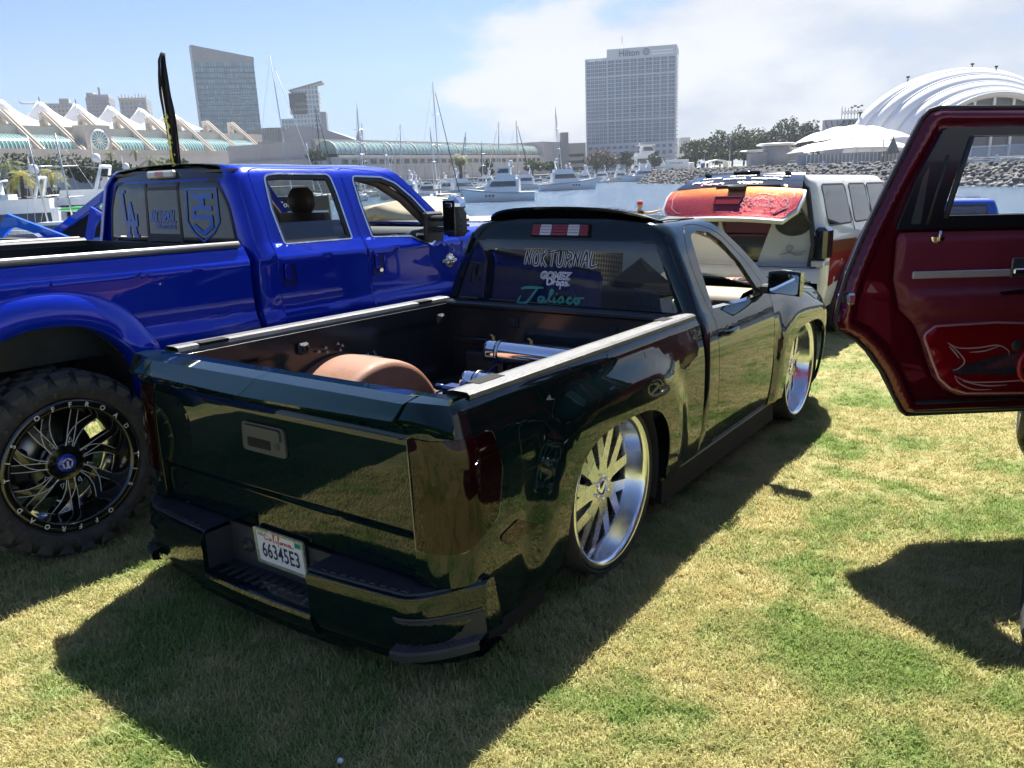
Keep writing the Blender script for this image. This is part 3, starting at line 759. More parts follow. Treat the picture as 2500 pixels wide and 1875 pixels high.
# plate recess
mb = MB(); mb.boxr((-1.17, -.335, .15), (-1.15, .335, .385)); mb.boxr((-1.30, -.34, .185), (-1.15, .34, .20)); mb.boxr((-1.30, -.345, .19), (-1.15, -.333, .37)); mb.boxr((-1.30, .333, .19), (-1.15, .345, .37)); mb.build('plate_recess', M_pad, GT)
mb = MB()
for i in range(11): mb.box((-1.235, -.27+i*.054, .2035), (.11, .026, .006), bev=.002)
mb.build('recess_ribs', M_pad, GT)['kind'] = 'stuff'
for s_ in (-1, 1): mb = MB(); mb.lathe([(0, -.03), (.013, -.03), (.013, -.01), (.032, -.01), (.032, 0)], 20, 'x'); o = mb.build('socket_cover', M_blackp, GT, fix=True); o.location = (-1.17, s_*.215, .30)
# licence plate
LP = bpy.data.objects.new('license_plate', None); COL.objects.link(LP); LP.parent = GT; LP.location = (-1.186, -.018, .332); LP.rotation_euler = (0, R_(-4), 0)
mb = MB(); mb.prism(rpoly([(-.152, -.078), (.152, -.078), (.152, .078), (-.152, .078)], .01), -.002, .002, 'z', M=YZ); mb.build('plate', mat('plate_white', (.75, .76, .78), .3), LP, fix=True)
mb = MB(); rim(mb, rpoly([(-.158, -.084), (.158, -.084), (.158, .084), (-.158, .084)], .012), rpoly([(-.147, -.072), (.147, -.072), (.147, .072), (-.147, .072)], .01), -.002, .007, YZ); mb.build('plate_frame', mat('plate_frame_floral', (.62, .63, .60), .35, .5, col2=(.25, .30, .12), vscale=60), LP, fix=True)
def lp_fn(a, b): return (-.0035, -a, b)
navy = mat('plate_navy', (.012, .02, .09), .4)
lettering('plate_number', '66345E3', lambda a, b: lp_fn(a*.76, b*1.12-.018), navy, LP, .088, bold=.0012, space=1.04)
strokes('plate_script', [[(-.07, .052), (-.085, .062), (-.095, .05), (-.085, .036), (-.07, .042)], [(-.05, .045), (-.06, .048), (-.064, .038), (-.052, .038), (-.048, .048), (-.047, .036)], [(-.038, .037), (-.028, .065), (-.034, .065), (-.034, .037), (-.026, .036)], [(-.02, .048), (-.018, .036), (-.012, .038)], [(-.008, .038), (.004, .066), (-.002, .066), (-.006, .02)], [(.012, .046), (.006, .04), (.012, .035), (.017, .041), (.012, .047)], [(.022, .047), (.022, .035), (.024, .044), (.032, .046)], [(.036, .046), (.036, .035), (.040, .045), (.046, .044), (.047, .035)], [(.053, .046), (.054, .035)], [(.072, .044), (.062, .047), (.060, .037), (.068, .036), (.073, .046), (.076, .034), (.095, .04)]], lp_fn, mat('plate_red', (.55, .03, .03), .4), LP, .005)
lettering('plate_month', 'FEB', lambda a, b: lp_fn(a-.118, b+.055), navy, LP, .022)
mb = MB(); mb.prism([(.10, .043), (.135, .043), (.135, .066), (.10, .066)], .0022, .0038, 'z', M=YZ); st = mb.build('plate_sticker', mat('sticker_green', (.02, .30, .20), .4), LP, fix=True)
lettering('sticker_year', '2027', lambda a, b: (-.0042, -(a+.118), b+.055), navy, st, .016)

# cab --------------------------------------------------------------------------
CAB = Sec([(.90, .10), (.945, .26), (.978, .48), (.985, .72), (.978, .88), (.955, .99), (.930, 1.055), (.900, 1.105), (.83, 1.27), (.750, 1.45), (.705, 1.53), (.63, 1.578), (.45, 1.600), (.22, 1.608), (0, 1.610)])
def CV(z): return CAB.v(z)
def xr(z): return 1.045+.085*(z-1.0)+.03*sstep(1.46, 1.62, z)        # rear face of the cab
def xf(z): return lerp_tab(XF, z)
XF = smooth_tab([(1.00, 2.60), (1.08, 2.49), (1.19, 2.34), (1.345, 2.15), (1.495, 1.915), (1.56, 1.79), (1.60, 1.70)])
def cab_fn(u, v):
    y, z = CAB.at(v); r = .075; x0 = xr(z)+r; t = u-x0
    if t >= 0: return (u, -y, z)
    a = -t/r
    if a <= PI/2: return (x0-r*math.sin(a), -(y-r*(1-math.cos(a))), z)
    return (x0-r, -(y-r-(-t-r*PI/2)), z)
def cz(pts): return [(x, CV(z)) for x, z in pts]
door = spline([(1.255, .30), (1.245, .6), (1.24, .85), (1.25, 1.02), (1.235, 1.15), (1.22, 1.30), (1.25, 1.44), (1.33, 1.535), (1.45, 1.562), (1.62, 1.548), (1.80, 1.495), (1.95, 1.40), (2.10, 1.285), (2.25, 1.13), (2.28, 1.055), (2.265, .9), (2.26, .6), (2.26, .30)], 4)
door = [(p[0], p[1]) for p in door]
win = rpoly([(1.31, 1.095), (1.335, 1.34), (1.375, 1.50), (1.50, 1.525), (1.66, 1.505), (1.80, 1.445), (1.98, 1.30), (2.12, 1.115), (2.10, 1.085), (1.80, 1.078)], [.01, .1, .05, .1, .1, .1, .1, .01, .01, .05])
roof_v = CAB.L
side_out = [(1.05+.075-.075*PI/2-.02, CV(.285)), (1.0, CV(.285))]
ub = lambda z: xr(z)+.075-.075*PI/2-.03
side_out = [(ub(.3), CV(.29))]+[(1.6, CV(.29)), (2.272, CV(.29)), (2.272, CV(.6)), (2.275, CV(.9)), (2.29, CV(1.055))]+[(xf(z)-.004, CV(z)) for z in (1.08, 1.13, 1.19, 1.27, 1.345, 1.42, 1.495, 1.545, 1.58, 1.60)]+[(1.68, roof_v), (1.40, roof_v), (1.14+.075, roof_v)]+[(ub(z), CV(z)) for z in (1.608, 1.60, 1.58, 1.53, 1.45, 1.27, 1.10, 1.0, .8, .5)]
gapdoor = [(x, z) for x, z in door]
def grow(poly, d):
    n = len(poly); out = []
    for i in range(n):
        a, b, c = Vector(poly[i-1]), Vector(poly[i]), Vector(poly[(i+1) % n]); t = (c-a).normalized(); out.append((b.x-t.y*-d, b.y+t.x*-d))
    return out
hole = cz(grow(door, .0)); inner_door = cz(grow(door, -.006))
ar = sum(hole[i-1][0]*hole[i][1]-hole[i][0]*hole[i-1][1] for i in range(len(hole)))
if ar < 0: inner_door = cz(grow(door, .006))
sym('cab_side', side_out, cab_fn, P_green, GT, holes=[hole], su=.05, sv=.06, th=.02)
dr, dl = sym('door', inner_door, cab_fn, P_green, GT, holes=[cz(win)], su=.05, sv=.06, th=.03)
for dd in (dr, dl): pass
def cab_in(d):
    def f(u, v):
        x, y, z = cab_fn(u, v); return (x, y+d, z)
    return f
fr_in = cz(grow(win, .022)); 
arw = sum(cz(win)[i-1][0]*cz(win)[i][1]-cz(win)[i][0]*cz(win)[i-1][1] for i in range(len(win)))
small = cz(grow(win, .02)) if arw > 0 else cz(grow(win, -.02))
for dd, mir in ((dr, 0), (dl, 1)):
    fnn = (lambda u, v: cab_fn(u, v)) if not mir else (lambda u, v: (cab_fn(u, v)[0], -cab_fn(u, v)[1], cab_fn(u, v)[2]))
    sheet('window_seal', cz(win), fnn, M_blackp, dd, holes=[small], su=.2, sv=.2, th=.02, off=-.008, flip=bool(mir))
    lo = [(x, z) for x, z in [(1.30, 1.088), (1.80, 1.072), (2.14, 1.078), (2.13, 1.092), (1.80, 1.086), (1.30, 1.102)]]
    sheet('chrome_sill', cz(lo), fnn, M_chrome, dd, su=.03, sv=.2, th=.01, off=.004, flip=bool(mir))
# left window up, right window down: a low strip of side glass
sheet('side_glass', small, lambda u, v: (cab_fn(u, v)[0], -cab_fn(u, v)[1], cab_fn(u, v)[2]), G_clear, dl, su=.2, sv=.2, th=0, off=-.015, flip=True)
# door handle
def handle(par, x, z, s_, m, L_=.21, fn=CAB):
    y = fn.y(z); mb = MB(); mb.lathe([(0, -.004), (.045, -.004), (.05, 0), (.045, .004), (0, .006)], 24, 'y'); o = mb.build('handle_cup', M_gap, par, fix=True); o.location = (x+.02, -s_*-1*0+s_*y, z-.005); o.scale = (1.3, 1, .75)
    mb = MB(); rows = []
    for i in range(13):
        t = i/12; xx = x-L_/2+L_*t; b = math.sin(PI*t)**.35; yy = s_*(y+.012+.022*b); h = .016+.004*b
        rows.append([(xx, yy, z+h), (xx, yy+s_*.010, z+h*.5), (xx, yy+s_*.010, z-h*.5), (xx, yy, z-h), (xx, yy-s_*.012, z-h*.6), (xx, yy-s_*.012, z+h*.6)])
    mb.grid(rows, closed=True); mb.add(rows[0], [tuple(range(6))]); mb.add(rows[-1], [tuple(range(6))]); mb.build('door_handle', m, par, fix=True)
handle(dr, 1.42, .945, -1, P_green); handle(dl, 1.42, .945, 1, P_green)
# rear wall of the cab with glass
def rear_fn(u, v):  # u=-y, v=z
    return (xr(v)+.015*(u/.8)**2, -u, v)
rw = [(-(CAB.y(z)-.07), z) for z in (.60, .8, 1.0, 1.1, 1.27, 1.45, 1.53)]
r_out = [(-.80, .60), (.80, .60)]+[(CAB.y(z)-.068, z) for z in (1.0, 1.1, 1.27, 1.45, 1.53, 1.575)]+[(.3, 1.602), (0, 1.606), (-.3, 1.602)]+[(-(CAB.y(z)-.068), z) for z in (1.575, 1.53, 1.45, 1.27, 1.1, 1.0)]
gl = rpoly([(-.805, 1.075), (.805, 1.075), (.775, 1.24), (.655, 1.475), (-.655, 1.475), (-.775, 1.24)], [.03, .03, .3, .05, .05, .3])
sheet('cab_rear', r_out, rear_fn, P_green, GT, holes=[gl], su=.08, sv=.06, th=.02)
RG = sheet('rear_window', [(x*1.004, 1.27+(z-1.27)*1.01) for x, z in gl], rear_fn, G_tint, GT, su=.1, sv=.08, th=0, off=.002, label='dark tinted rear window')
edge_strip('window_seal', gl, .014, rear_fn, M_blackp, GT, off=.0035, th=.006, closed=True)
def rg_fn(u, v): p = rear_fn(u, v); return (p[0]-.006, p[1], p[2])
# roof seams and third brake light
for s_ in (-1, 1):
    mb = MB(); mb.tube([(xr(1.6)+.02, s_*.60, 1.588), (1.35, s_*.60, 1.592), (1.72, s_*.60, 1.585)], .004, 6); mb.build('roof_seam', M_gap, GT)
BL = bpy.data.objects.new('brake_light', None); COL.objects.link(BL); BL.parent = GT
def bl_fn(u, v): return (xr(v)-.012, -u, v)
red = mat('lens_bright_red', (.28, .008, .01), .12, 0, 1., .02); clr = mat('lens_clear', (.62, .63, .65), .1, .2, 1., .02)
sheet('housing', rpoly([(-.215, 1.50), (.215, 1.50), (.205, 1.578), (-.205, 1.578)], .012), bl_fn, M_gap, BL, su=.2, sv=.2, th=.03, off=-.002)
for (a, b, mm) in ((-.20, -.145, red), (-.14, -.06, clr), (-.055, .055, red), (.06, .14, clr), (.145, .20, red)):
    sheet('lens', rpoly([(a, 1.508), (b, 1.508), (b*.985, 1.57), (a*.985, 1.57)], .006), bl_fn, mm, BL, su=.2, sv=.2, th=.006, off=.006)
    for zz in (1.523, 1.54, 1.556): edge_strip('lens_line', [(a+.004, zz), (b-.004, zz)], .003, bl_fn, red if mm is clr else M_gap, BL, off=.0075, th=.002)
# roof spoiler (gloss black wing over the rear window)
rows = []
for i in range(25):
    u = -.62+1.24*i/24; k = max(0., 1-(abs(u)/.62)**4.5); k2 = max(0, 1-(abs(u)/.62)**4)
    zc = 1.600-.03*(u/.62)**2; xb = xr(1.58)+.10-.22*k2
    rows.append([(1.40, -u, zc+.008), (1.28, -u, zc+.010+.030*k), (xr(1.6)+.08-.03*k2, -u, zc+.014+.062*k), (xb, -u, zc+.016+.066*k), (xb+.004, -u, zc+.008+.058*k), (xr(1.6)+.10, -u, zc+.004+.036*k), (1.30, -u, zc+.002)])
mb = MB(); mb.grid(rows); mb.build('roof_spoiler', M_glossblack, GT, fix=True, label='gloss black roof spoiler', sharp=40)
# windshield, hood, front end
windshield('windshield', lambda z: xf(z), CAB, 1.05, 1.585, G_clear, GT, bow=.16)
def hood_fn(u, v):   # u=x, v=y
    z = 1.085-.10*sstep(2.5, 3.9, u)-.06*max(0, u-3.6)**1.5*3; k = 1-(v/.88)**2; z += .03*k**.6 if k > 0 else 0
    z += .012*sstep(.55, .48, abs(v)); return (u, v, z)
sheet('hood', rpoly([(2.42, -.865), (3.80, -.80), (3.88, 0), (3.80, .80), (2.42, .865), (2.62, .5), (2.68, 0), (2.62, -.5)], .02), hood_fn, P_green, GT, su=.1, sv=.07, th=.015)
FEN = Sec([(.90, .10), (.945, .26), (.978, .48), (.985, .72), (.978, .88), (.945, .99), (.895, 1.055), (.84, 1.075)])
def fen_fn(u, v):
    y, z = FEN.at(v); d = sstep(2.7, 3.9, u); z2 = z-(.115*d)*sstep(.72, 1.06, z); w = y+flare(u-3.0, z)*.9-.10*sstep(3.45, 3.95, u)
    return (u, -w, z2)
def FV(z): return FEN.v(z)
fo = [(2.268, FV(.29)), (2.268, FV(.9)), (2.285, FV(1.05)), (2.30, FEN.L), (3.4, FEN.L), (3.80, FEN.L), (3.86, FV(.9)), (3.86, FV(.72)), (3.70, FV(.60)), (3.66, FV(.12)), (3.545, FV(.12))]+[(x, FV(z)) for x, z in arch_pts(3.03, .30, .51, .472, 3.2, 30)]+[(2.52, FV(.29))]
fo = [fo[i] for i in range(len(fo))]
sym('front_fender', fo, fen_fn, P_green, GT, su=.06, sv=.06, th=.015)
mb = MB(); rows = []
for i in range(17):
    y = -.84+1.68*i/16; b = 3.86+.14*(1-(y/.84)**2); rows.append([(b-.02, y, .96), (b+.02, y, .80), (b+.03, y, .55), (b+.08, y, .42), (b+.05, y, .25), (b-.05, y, .10)])
mb.grid(rows); fb = mb.build('front_bumper', P_green, GT, fix=True, sharp=40)
mb = MB()
for i in range(5): mb.boxr((4.02, -.62, .58+i*.07), (4.035, .62, .60+i*.07))
mb.build('grille', M_chrome, GT)
# inner arches, sills, underbody
mb = MB(); mb.boxr((-1.1, -.85, .10), (3.75, .85, .2)); mb.boxr((.6, -.93, .12), (2.5, .93, .29)); mb.build('underbody', M_dark, GT)
for cx in (.0, 3.02):
    for s_ in (-1, 1):
        mb = MB(); mb.lathe([(.50, s_*.60), (.50, s_*.955)], 30, 'y', arc=(R_(-20), R_(200))); mb.add([(.5*math.cos(R_(a)), s_*.60, .5*math.sin(R_(a))) for a in range(-20, 201, 10)], [tuple(range(23))]); o = mb.build('arch_liner', M_liner, GT, fix=True); o.location = (cx, 0, .38)
# sill trim at the rocker
for s_ in (-1, 1): mb = MB(); mb.boxr((.56, s_*.94-.008, .268), (2.50, s_*.94+.008, .283), bev=.004); mb.build('rocker_trim', mat('dark_trim', (.05, .055, .06), .3, .4), GT)
for s_ in (-1, 1): mb = MB(); mb.boxr((-1.13, s_*.80, .40), (-1.02, s_*.92, 1.0)); mb.build('sun_filler', M_dark, GT)  # unseen filler box, added to keep sun from leaking through the corner gap
# mirrors
for s_ in (-1, 1):
    e = bpy.data.objects.new('side_mirror', None); COL.objects.link(e); e.parent = GT; e.location = (2.17, s_*.93, 1.12); e.scale = (.9, .9, .86)
    mb = MB(); rows = []
    for i in range(9):
        t = i/8; yy = s_*(.04+.23*t); w = .075-.02*abs(2*t-1)**3; h0 = -.035-.02*t; h1 = .12+.015*math.sin(PI*t)
        if t in (0, 1): pass
        rows.append([(-.055, yy, h0), (-.06, yy, (h0+h1)/2), (-.055, yy, h1), (.02, yy, h1+.004), (.075*(1-.35*t), yy, (h0+h1)/2+.02), (.02, yy, h0-.002)])
    mb.grid(rows, closed=True); mb.add(rows[0], [tuple(range(6))]); mb.add(rows[-1], [tuple(range(6))]); mb.build('mirror_shell', P_green, e, fix=True)
    mb = MB(); mb.prism(rpoly([(.055, -.03), (.255, -.045), (.26, .105), (.065, .115)], .025), .0565, .0625, 'z', M=Matrix(((0, 0, -1, 0), (s_, 0, 0, 0), (0, 1, 0, 0), (0, 0, 0, 1)))); mb.build('mirror_glass', mat('mirror_silver', (.9, .92, .95), .01, 1.), e, fix=True)
    mb = MB(); mb.boxr((-.03, s_*-.03, -.05), (.05, s_*.10, .02), bev=.015); mb.build('mirror_arm', M_blackp, e)
# interior
M_tan = mat('tan_trim', (.36, .27, .19), .6, var=.12, vscale=10, bump=.1, bscale=200)
M_int = mat('dark_interior', (.02, .018, .016), .8)
mb = MB(); mb.boxr((1.08, -.82, .30), (2.5, .82, .34)); mb.boxr((1.06, -.80, .3), (1.08, .80, 1.06)); mb.build('cab_floor', M_int, GT)
rows = []
for i in range(13):
    y = -.80+1.6*i/12; rows.append([(2.55, y, 1.06), (2.30, y, 1.085), (2.12, y, 1.075), (2.03, y, 1.03), (2.02, y, .96), (2.08, y, .88), (2.14, y, .62)])
mb = MB(); mb.grid(rows); da = mb.build('dashboard', M_tan, GT, fix=True)
for y in (-.70, -.10, .70): mb = MB(); mb.box((2.025, y, .985), (.03, .15, .10), bev=.01); mb.build('air_vent', M_glossblack, da)
mb = MB(); mb.lathe([(.0, 0)]+[(.19+.014*math.cos(t*PI/4), .014*math.sin(t*PI/4)) for t in range(9)], 32, 'x'); mb = MB(); mb.tube([(0, .185*math.cos(i*PI/14), .185*math.sin(i*PI/14)) for i in range(29)], .015, 8)
mb.boxr((-.01, -.17, -.02), (.015, .17, .03), bev=.008); mb.boxr((-.01, -.03, -.17), (.015, .03, .0), bev=.008); mb.boxr((-.03, -.06, -.06), (.03, .06, .06), bev=.02)
sw = mb.build('steering_wheel', M_blackp, GT); sw.location = (1.93, .38, 1.05); sw.rotation_euler = (0, R_(25), 0)
for y in (-.42, .42): mb = MB(); mb.boxr((1.22, y-.25, .34), (1.85, y+.25, .66), bev=.06); mb.build('seat_cushion', M_tan, GT)
for y in (-.42, .42):
    mb = MB(); rows = []
    for i in range(8):
        t = i/7; w = .25-.03*t; x = 1.28-.12*t; z = .60+.56*t; rows.append([(x-.06, y-w, z), (x-.07, y, z), (x-.06, y+w, z), (x+.04, y+w, z), (x+.055, y+w*.6, z), (x+.04, y, z), (x+.055, y-w*.6, z), (x+.04, y-w, z)])
    mb.grid(rows, closed=True); mb.add(rows[-1], [tuple(range(8))]); s1 = mb.build('seat_back', M_tan, GT, fix=True)
    mb = MB(); mb.box((1.16, y, 1.28), (.10, .26, .17), bev=.05); mb.build('headrest', M_tan, s1)
for s_ in (-1, 1): mb = MB(); mb.tube([(2.33, s_*.84, 1.10), (2.06, s_*.765, 1.33), (1.81, s_*.695, 1.475), (1.62, s_*.64, 1.535)], .028, 8); mb.build('pillar_trim', M_tan, GT)
mb = MB(); mb.boxr((1.16, -.62, 1.56), (1.70, .62, 1.575)); mb.build('headliner', M_tan, GT)

# wheels: polished, deep lip, forked spokes
def green_wheel(side, x):
    e = wheel_empty(GT, x, side*.83, .408, side)
    R, r = .405, .372; h = .135
    mb = MB(); mb.lathe(tyre_profile(R, r, .27, .006, .01), 64, 'y'); mb.build('tyre', M_rubber, e, fix=True)
    mb = MB(); mb.lathe([(r-.012, -h), (r-.035, -h*.6), (r-.06, -.04), (r-.065, .005), (r-.058, .03), (r-.045, .06), (r-.035, h*.80), (r-.028, h-.008), (r-.012, h), (r+.001, h), (r+.004, h-.01), (r-.006, h-.02)], 72, 'y'); mb.build('rim', M_alu if 0 else mat('polished_rim', (.80, .81, .83), .19, 1., rvar=.07, vscale=12), e, fix=True)
    sp = MB()
    for k in range(7):
        a = 2*PI*k/7
        M = Matrix.Rotation(a, 4, 'Y')
        def bar(p, q, w0, w1, t=.022):
            p, q = Vector(p), Vector(q); d = (q-p); n = Vector((-d.z, 0, d.x)).normalized()
            vs = [p+n*w0, p-n*w0, q-n*w1, q+n*w1]; vb = [v-Vector((0, t*1.6, 0)) for v in vs]
            sp.add(vs+vb, [(0, 1, 2, 3), (7, 6, 5, 4), (0, 4, 5, 1), (1, 5, 6, 2), (2, 6, 7, 3), (3, 7, 4, 0)], False, M)
        bar((.045, .062, 0), (.145, .057, .0), .040, .036)
        bar((.125, .0575, .010), (.325, .030, .108), .030, .024)
        bar((.125, .0575, -.010), (.325, .030, -.058), .030, .024)
    sp.lathe([(0, .060), (.062, .060), (.07, .054), (.07, .02), (0, .02)], 28, 'y')
    spk = sp.build('spokes', mat('machined_spoke', (.80, .81, .84), .28, 1., rvar=.06, vscale=25), e, fix=True)
    c = MB(); c.lathe([(0, .075), (.03, .075), (.04, .068), (.04, .055)], 24, 'y'); c.build('hub_cap', M_chrome, e, fix=True)
    nb = MB()
    for k in range(6): a = 2*PI*(k+.5)/6; nb.cyl((.056*math.cos(a), .055, .056*math.sin(a)), (.056*math.cos(a), .075, .056*math.sin(a)), .0075, n=6)
    nb.build('lug_nuts', M_chrome, e)['kind'] = 'stuff'
    br = MB(); br.lathe([(.06, -.03), (.19, -.03), (.19, -.045), (.06, -.045)], 40, 'y'); br.build('brake_disc', mat('brake_steel', (.35, .35, .36), .35, 1.), e, fix=True)
    br = MB(); br.lathe([(.01, -.10), (.34, -.10)], 30, 'y'); br.build('drum_shield', M_dark, e, fix=True)
    return e
for sd in (-1, 1): green_wheel(sd, 0.); green_wheel(sd, 3.02)

# window lettering -------------------------------------------------------------------
M_wht = mat('vinyl_white', (.78, .79, .82), .5); M_teal = mat('vinyl_teal', (.06, .33, .24), .4); M_blkv = mat('vinyl_black', (.012, .012, .014), .4)
def jag(ch):
    T = {'N': [[(0, 0), (.05, .55), (.12, 1)], [(.12, 1), (.5, .02)], [(.5, .02), (.48, .5), (.62, 1.1)]], 'O': [[(.35, 1), (.05, .6), (.12, .08), (.5, .05), (.6, .55), (.35, 1)]],
         'K': [[(.05, -.1), (.15, 1.05)], [(.6, 1.05), (.12, .5), (.65, -.12)]], 'T': [[(0, .92), (.65, 1.02)], [(.34, .98), (.30, -.1)]], 'U': [[(.02, 1), (.08, .15), (.35, .0), (.55, .2), (.6, 1.05)]],
         'R': [[(.05, -.1), (.12, 1)], [(.12, 1), (.6, .8), (.5, .55), (.1, .45)], [(.2, .45), (.65, -.1)]], 'A': [[(0, -.05), (.35, 1.08), (.62, -.1)], [(.12, .35), (.52, .40)]], 'L': [[(.1, 1.1), (.05, .05), (.7, .12)]]}
    return T[ch]
def word(name, txt, u0, v0, h, w, m, par, fn, lw, adv=.82, shear=.05, core=None):
    L_ = []
    for i, ch in enumerate(txt):
        for st in jag(ch): L_.append([(u0+(i*adv+p[0])*w+shear*p[1]*h, v0+p[1]*h) for p in st])
    o = strokes(name, L_, fn, m, par, lw, 5, .2)
    if core: strokes('letter_core', L_, lambda a, b: (fn(a, b)[0]-.0015, fn(a, b)[1], fn(a, b)[2]), core, o, lw*.5, 5, .2)
    return o
word('window_word', 'NOKTURNAL', -.245, 1.325, .085, .068, M_wht, RG, rg_fn, .021, .86, .12, M_blkv)
lettering('window_word', 'GOMEZ', lambda a, b: rg_fn(a-.02+b*.1, b+1.262), M_wht, RG, .062, bold=.004, shear=.15)
lettering('letter_core', 'GOMEZ', lambda a, b: (rg_fn(a-.02+b*.1, b+1.262)[0]-.001, *rg_fn(a-.02+b*.1, b+1.262)[1:]), M_blkv, RG, .062, bold=-.0015, shear=.15)
dr_ = [[(0, 0), (.02, .5), (.05, 1)], [(-.1, .95), (.3, .9), (.4, .3), (0, 0)], [(.5, .1), (.52, .5), (.6, .55), (.68, .45)], [(.75, .3), (.85, .55), (1, .3), (.85, .05), (.75, .3)], [(1.12, .5), (1.05, -.5)], [(1.1, .45), (1.3, .5), (1.3, .1), (1.1, .1)], [(1.65, .5), (1.45, .45), (1.65, .2), (1.4, .0), (1.8, .15)]]
strokes('window_script', [[(-.075+p[0]*.09, 1.205+p[1]*.045) for p in s_] for s_ in dr_], rg_fn, M_wht, RG, .013, 5)
ja = [[(-.26, 1.128), (-.28, 1.085), (-.22, 1.085), (-.16, 1.15), (-.13, 1.185)], [(-.26, 1.172), (-.21, 1.182), (-.09, 1.186)], [(-.085, 1.125), (-.115, 1.128), (-.125, 1.105), (-.10, 1.10), (-.085, 1.125), (-.08, 1.10), (-.06, 1.108)],
      [(-.06, 1.108), (-.02, 1.165), (-.035, 1.17), (-.045, 1.11), (-.02, 1.105)], [(-.005, 1.132), (-.012, 1.105), (.01, 1.104)], [(.01, 1.104), (.045, 1.138), (.055, 1.11), (.02, 1.10), (.07, 1.108)], [(.12, 1.128), (.10, 1.134), (.085, 1.11), (.105, 1.10), (.125, 1.112)], [(.125, 1.112), (.145, 1.134), (.17, 1.118), (.15, 1.102), (.135, 1.118), (.16, 1.132), (.205, 1.138)]]
strokes('window_script', [[(p[0]*1.0-.01, p[1]) for p in s_] for s_ in ja], rg_fn, M_teal, RG, .018, 6, .5)
mb = MB(); mb.lathe([(0, 0), (.006, 0)], 10, 'x'); o = mb.build('script_dot', M_teal, RG); o.location = rg_fn(.0, 1.152)
# ------------------------------------------------------------------ lifted blue crew-cab pickup
P_blue = paint('royal_blue_metallic', (.0004, .022, .46), .3, .25)
P_broof = paint('black_roof_paint', (.006, .009, .013), .3, .3)
BT = empty('pickup_truck', ground_frame(-3.06, 4.46, 53.0), 'lifted royal blue crew-cab pickup with black roof and huge mud tyres', 'pickup truck')
BS = Sec([(.93, .70), (.985, .80), (1.012, .93), (1.022, 1.035), (1.004, 1.075), (.994, 1.12), (.996, 1.30), (1.004, 1.385), (1.008, 1.405), (.992, 1.43), (.975, 1.47), (.955, 1.495)])
BC = Sec([(.93, .70), (.985, .80), (1.012, .93), (1.022, 1.035), (1.004, 1.075), (.994, 1.12), (.996, 1.30), (1.004, 1.385), (1.008, 1.405), (.992, 1.43), (.965, 1.475), (.940, 1.505), (.875, 1.69), (.805, 1.87), (.765, 1.935), (.69, 1.972), (.50, 1.99), (.25, 1.998), (0, 2.0)])
def b_flare(u, z):
    r = ((abs(u+.03)/.455)**2.3+(max(0, z-.72)/.47)**2.3)**(1/2.3); d = (r-1)*.46
    return .075*sstep(.155, .125, d)
def bb_fn(u, v):
    y, z = BS.at(v); return (u, -y, z)
def BV(z): return BS.v(z)
a_ = [(x, BV(z)) for x, z in arch_pts(-.03, .72, .455, .47, 2.3, 36)]
bo = [(1.205, BV(.72)), (1.185, BV(1.2)), (1.17, BS.L), (.6, BS.L), (0, BS.L), (-.6, BS.L), (-1.22, BS.L), (-1.22, BV(.80)), (-.9, BV(.72)), (-.485, BV(.72))]+list(reversed(a_))
bsides = sym('bed_side', bo, bb_fn, P_blue, BT, su=.045, sv=.05, th=.015)
def arch_flare(cx, s_, sec):
    rows = []; base = arch_pts(0, 0, .455, .47, 2.3, 40)
    for i, (x, z) in enumerate([(.455, -.10)]+base+[(-.455, -.10)]):
        row = []
        for k, dy in ((1.37, -.012), (1.345, .014), (1.31, .034), (1.22, .058), (1.10, .068), (1.02, .070), (1.0, .060), (.985, .02), (.98, -.06)):
            zz = .72+z*k if z > 0 else .72+z; row.append((cx+x*k, s_*(sec.y(min(1.40, max(.74, zz)))+dy), zz))
        rows.append(row)
    return MB().grid(rows).build('arch_flare', P_blue, BT, fix=True)
for s_ in (-1, 1): arch_flare(-.03, s_, BS)
for s_ in (-1, 1):
    mb = MB(); rows = []
    for i in range(30):
        x = -1.22+2.37*i/29; rows.append([(x, s_*.97, 1.488), (x, s_*.968, 1.505), (x, s_*.945, 1.512), (x, s_*.89, 1.512), (x, s_*.87, 1.50), (x, s_*.87, 1.44)])
    mb.grid(rows, smooth=False); mb.build('rail_cap', M_blackp, BT, fix=True)
    mb = MB(); mb.tube([(-1.22, s_*.958, 1.508), (-.4, s_*.958, 1.508), (.4, s_*.958, 1.508), (1.14, s_*.956, 1.508)], .018, 10); mb.build('rail_trim', mat('satin_steel', (.42, .41, .39), .38, .8), BT)
    mb = MB(); mb.boxr((-1.2, s_*.86-.01, 1.0), (1.16, s_*.86+.01, 1.47)); mb.build('bed_wall', MATS['bed_paint'], BT)
mb = MB(); mb.boxr((-1.2, -.86, .98), (1.16, .86, 1.0)); mb.boxr((1.14, -.86, 1.0), (1.165, .86, 1.50)); mb.build('bed_floor', MATS['bed_paint'], BT)
mb = MB(); mb.boxr((-1.26, -.86, .80), (-1.2, .86, 1.49), bev=.02); mb.build('tailgate', P_blue, BT)
# soft black roll cover and clutter in the bed
mb = MB(); mb.boxr((-1.19, -.84, 1.44), (-.5, .84, 1.475), bev=.01); mb.build('bed_cover', M_blackp, BT)
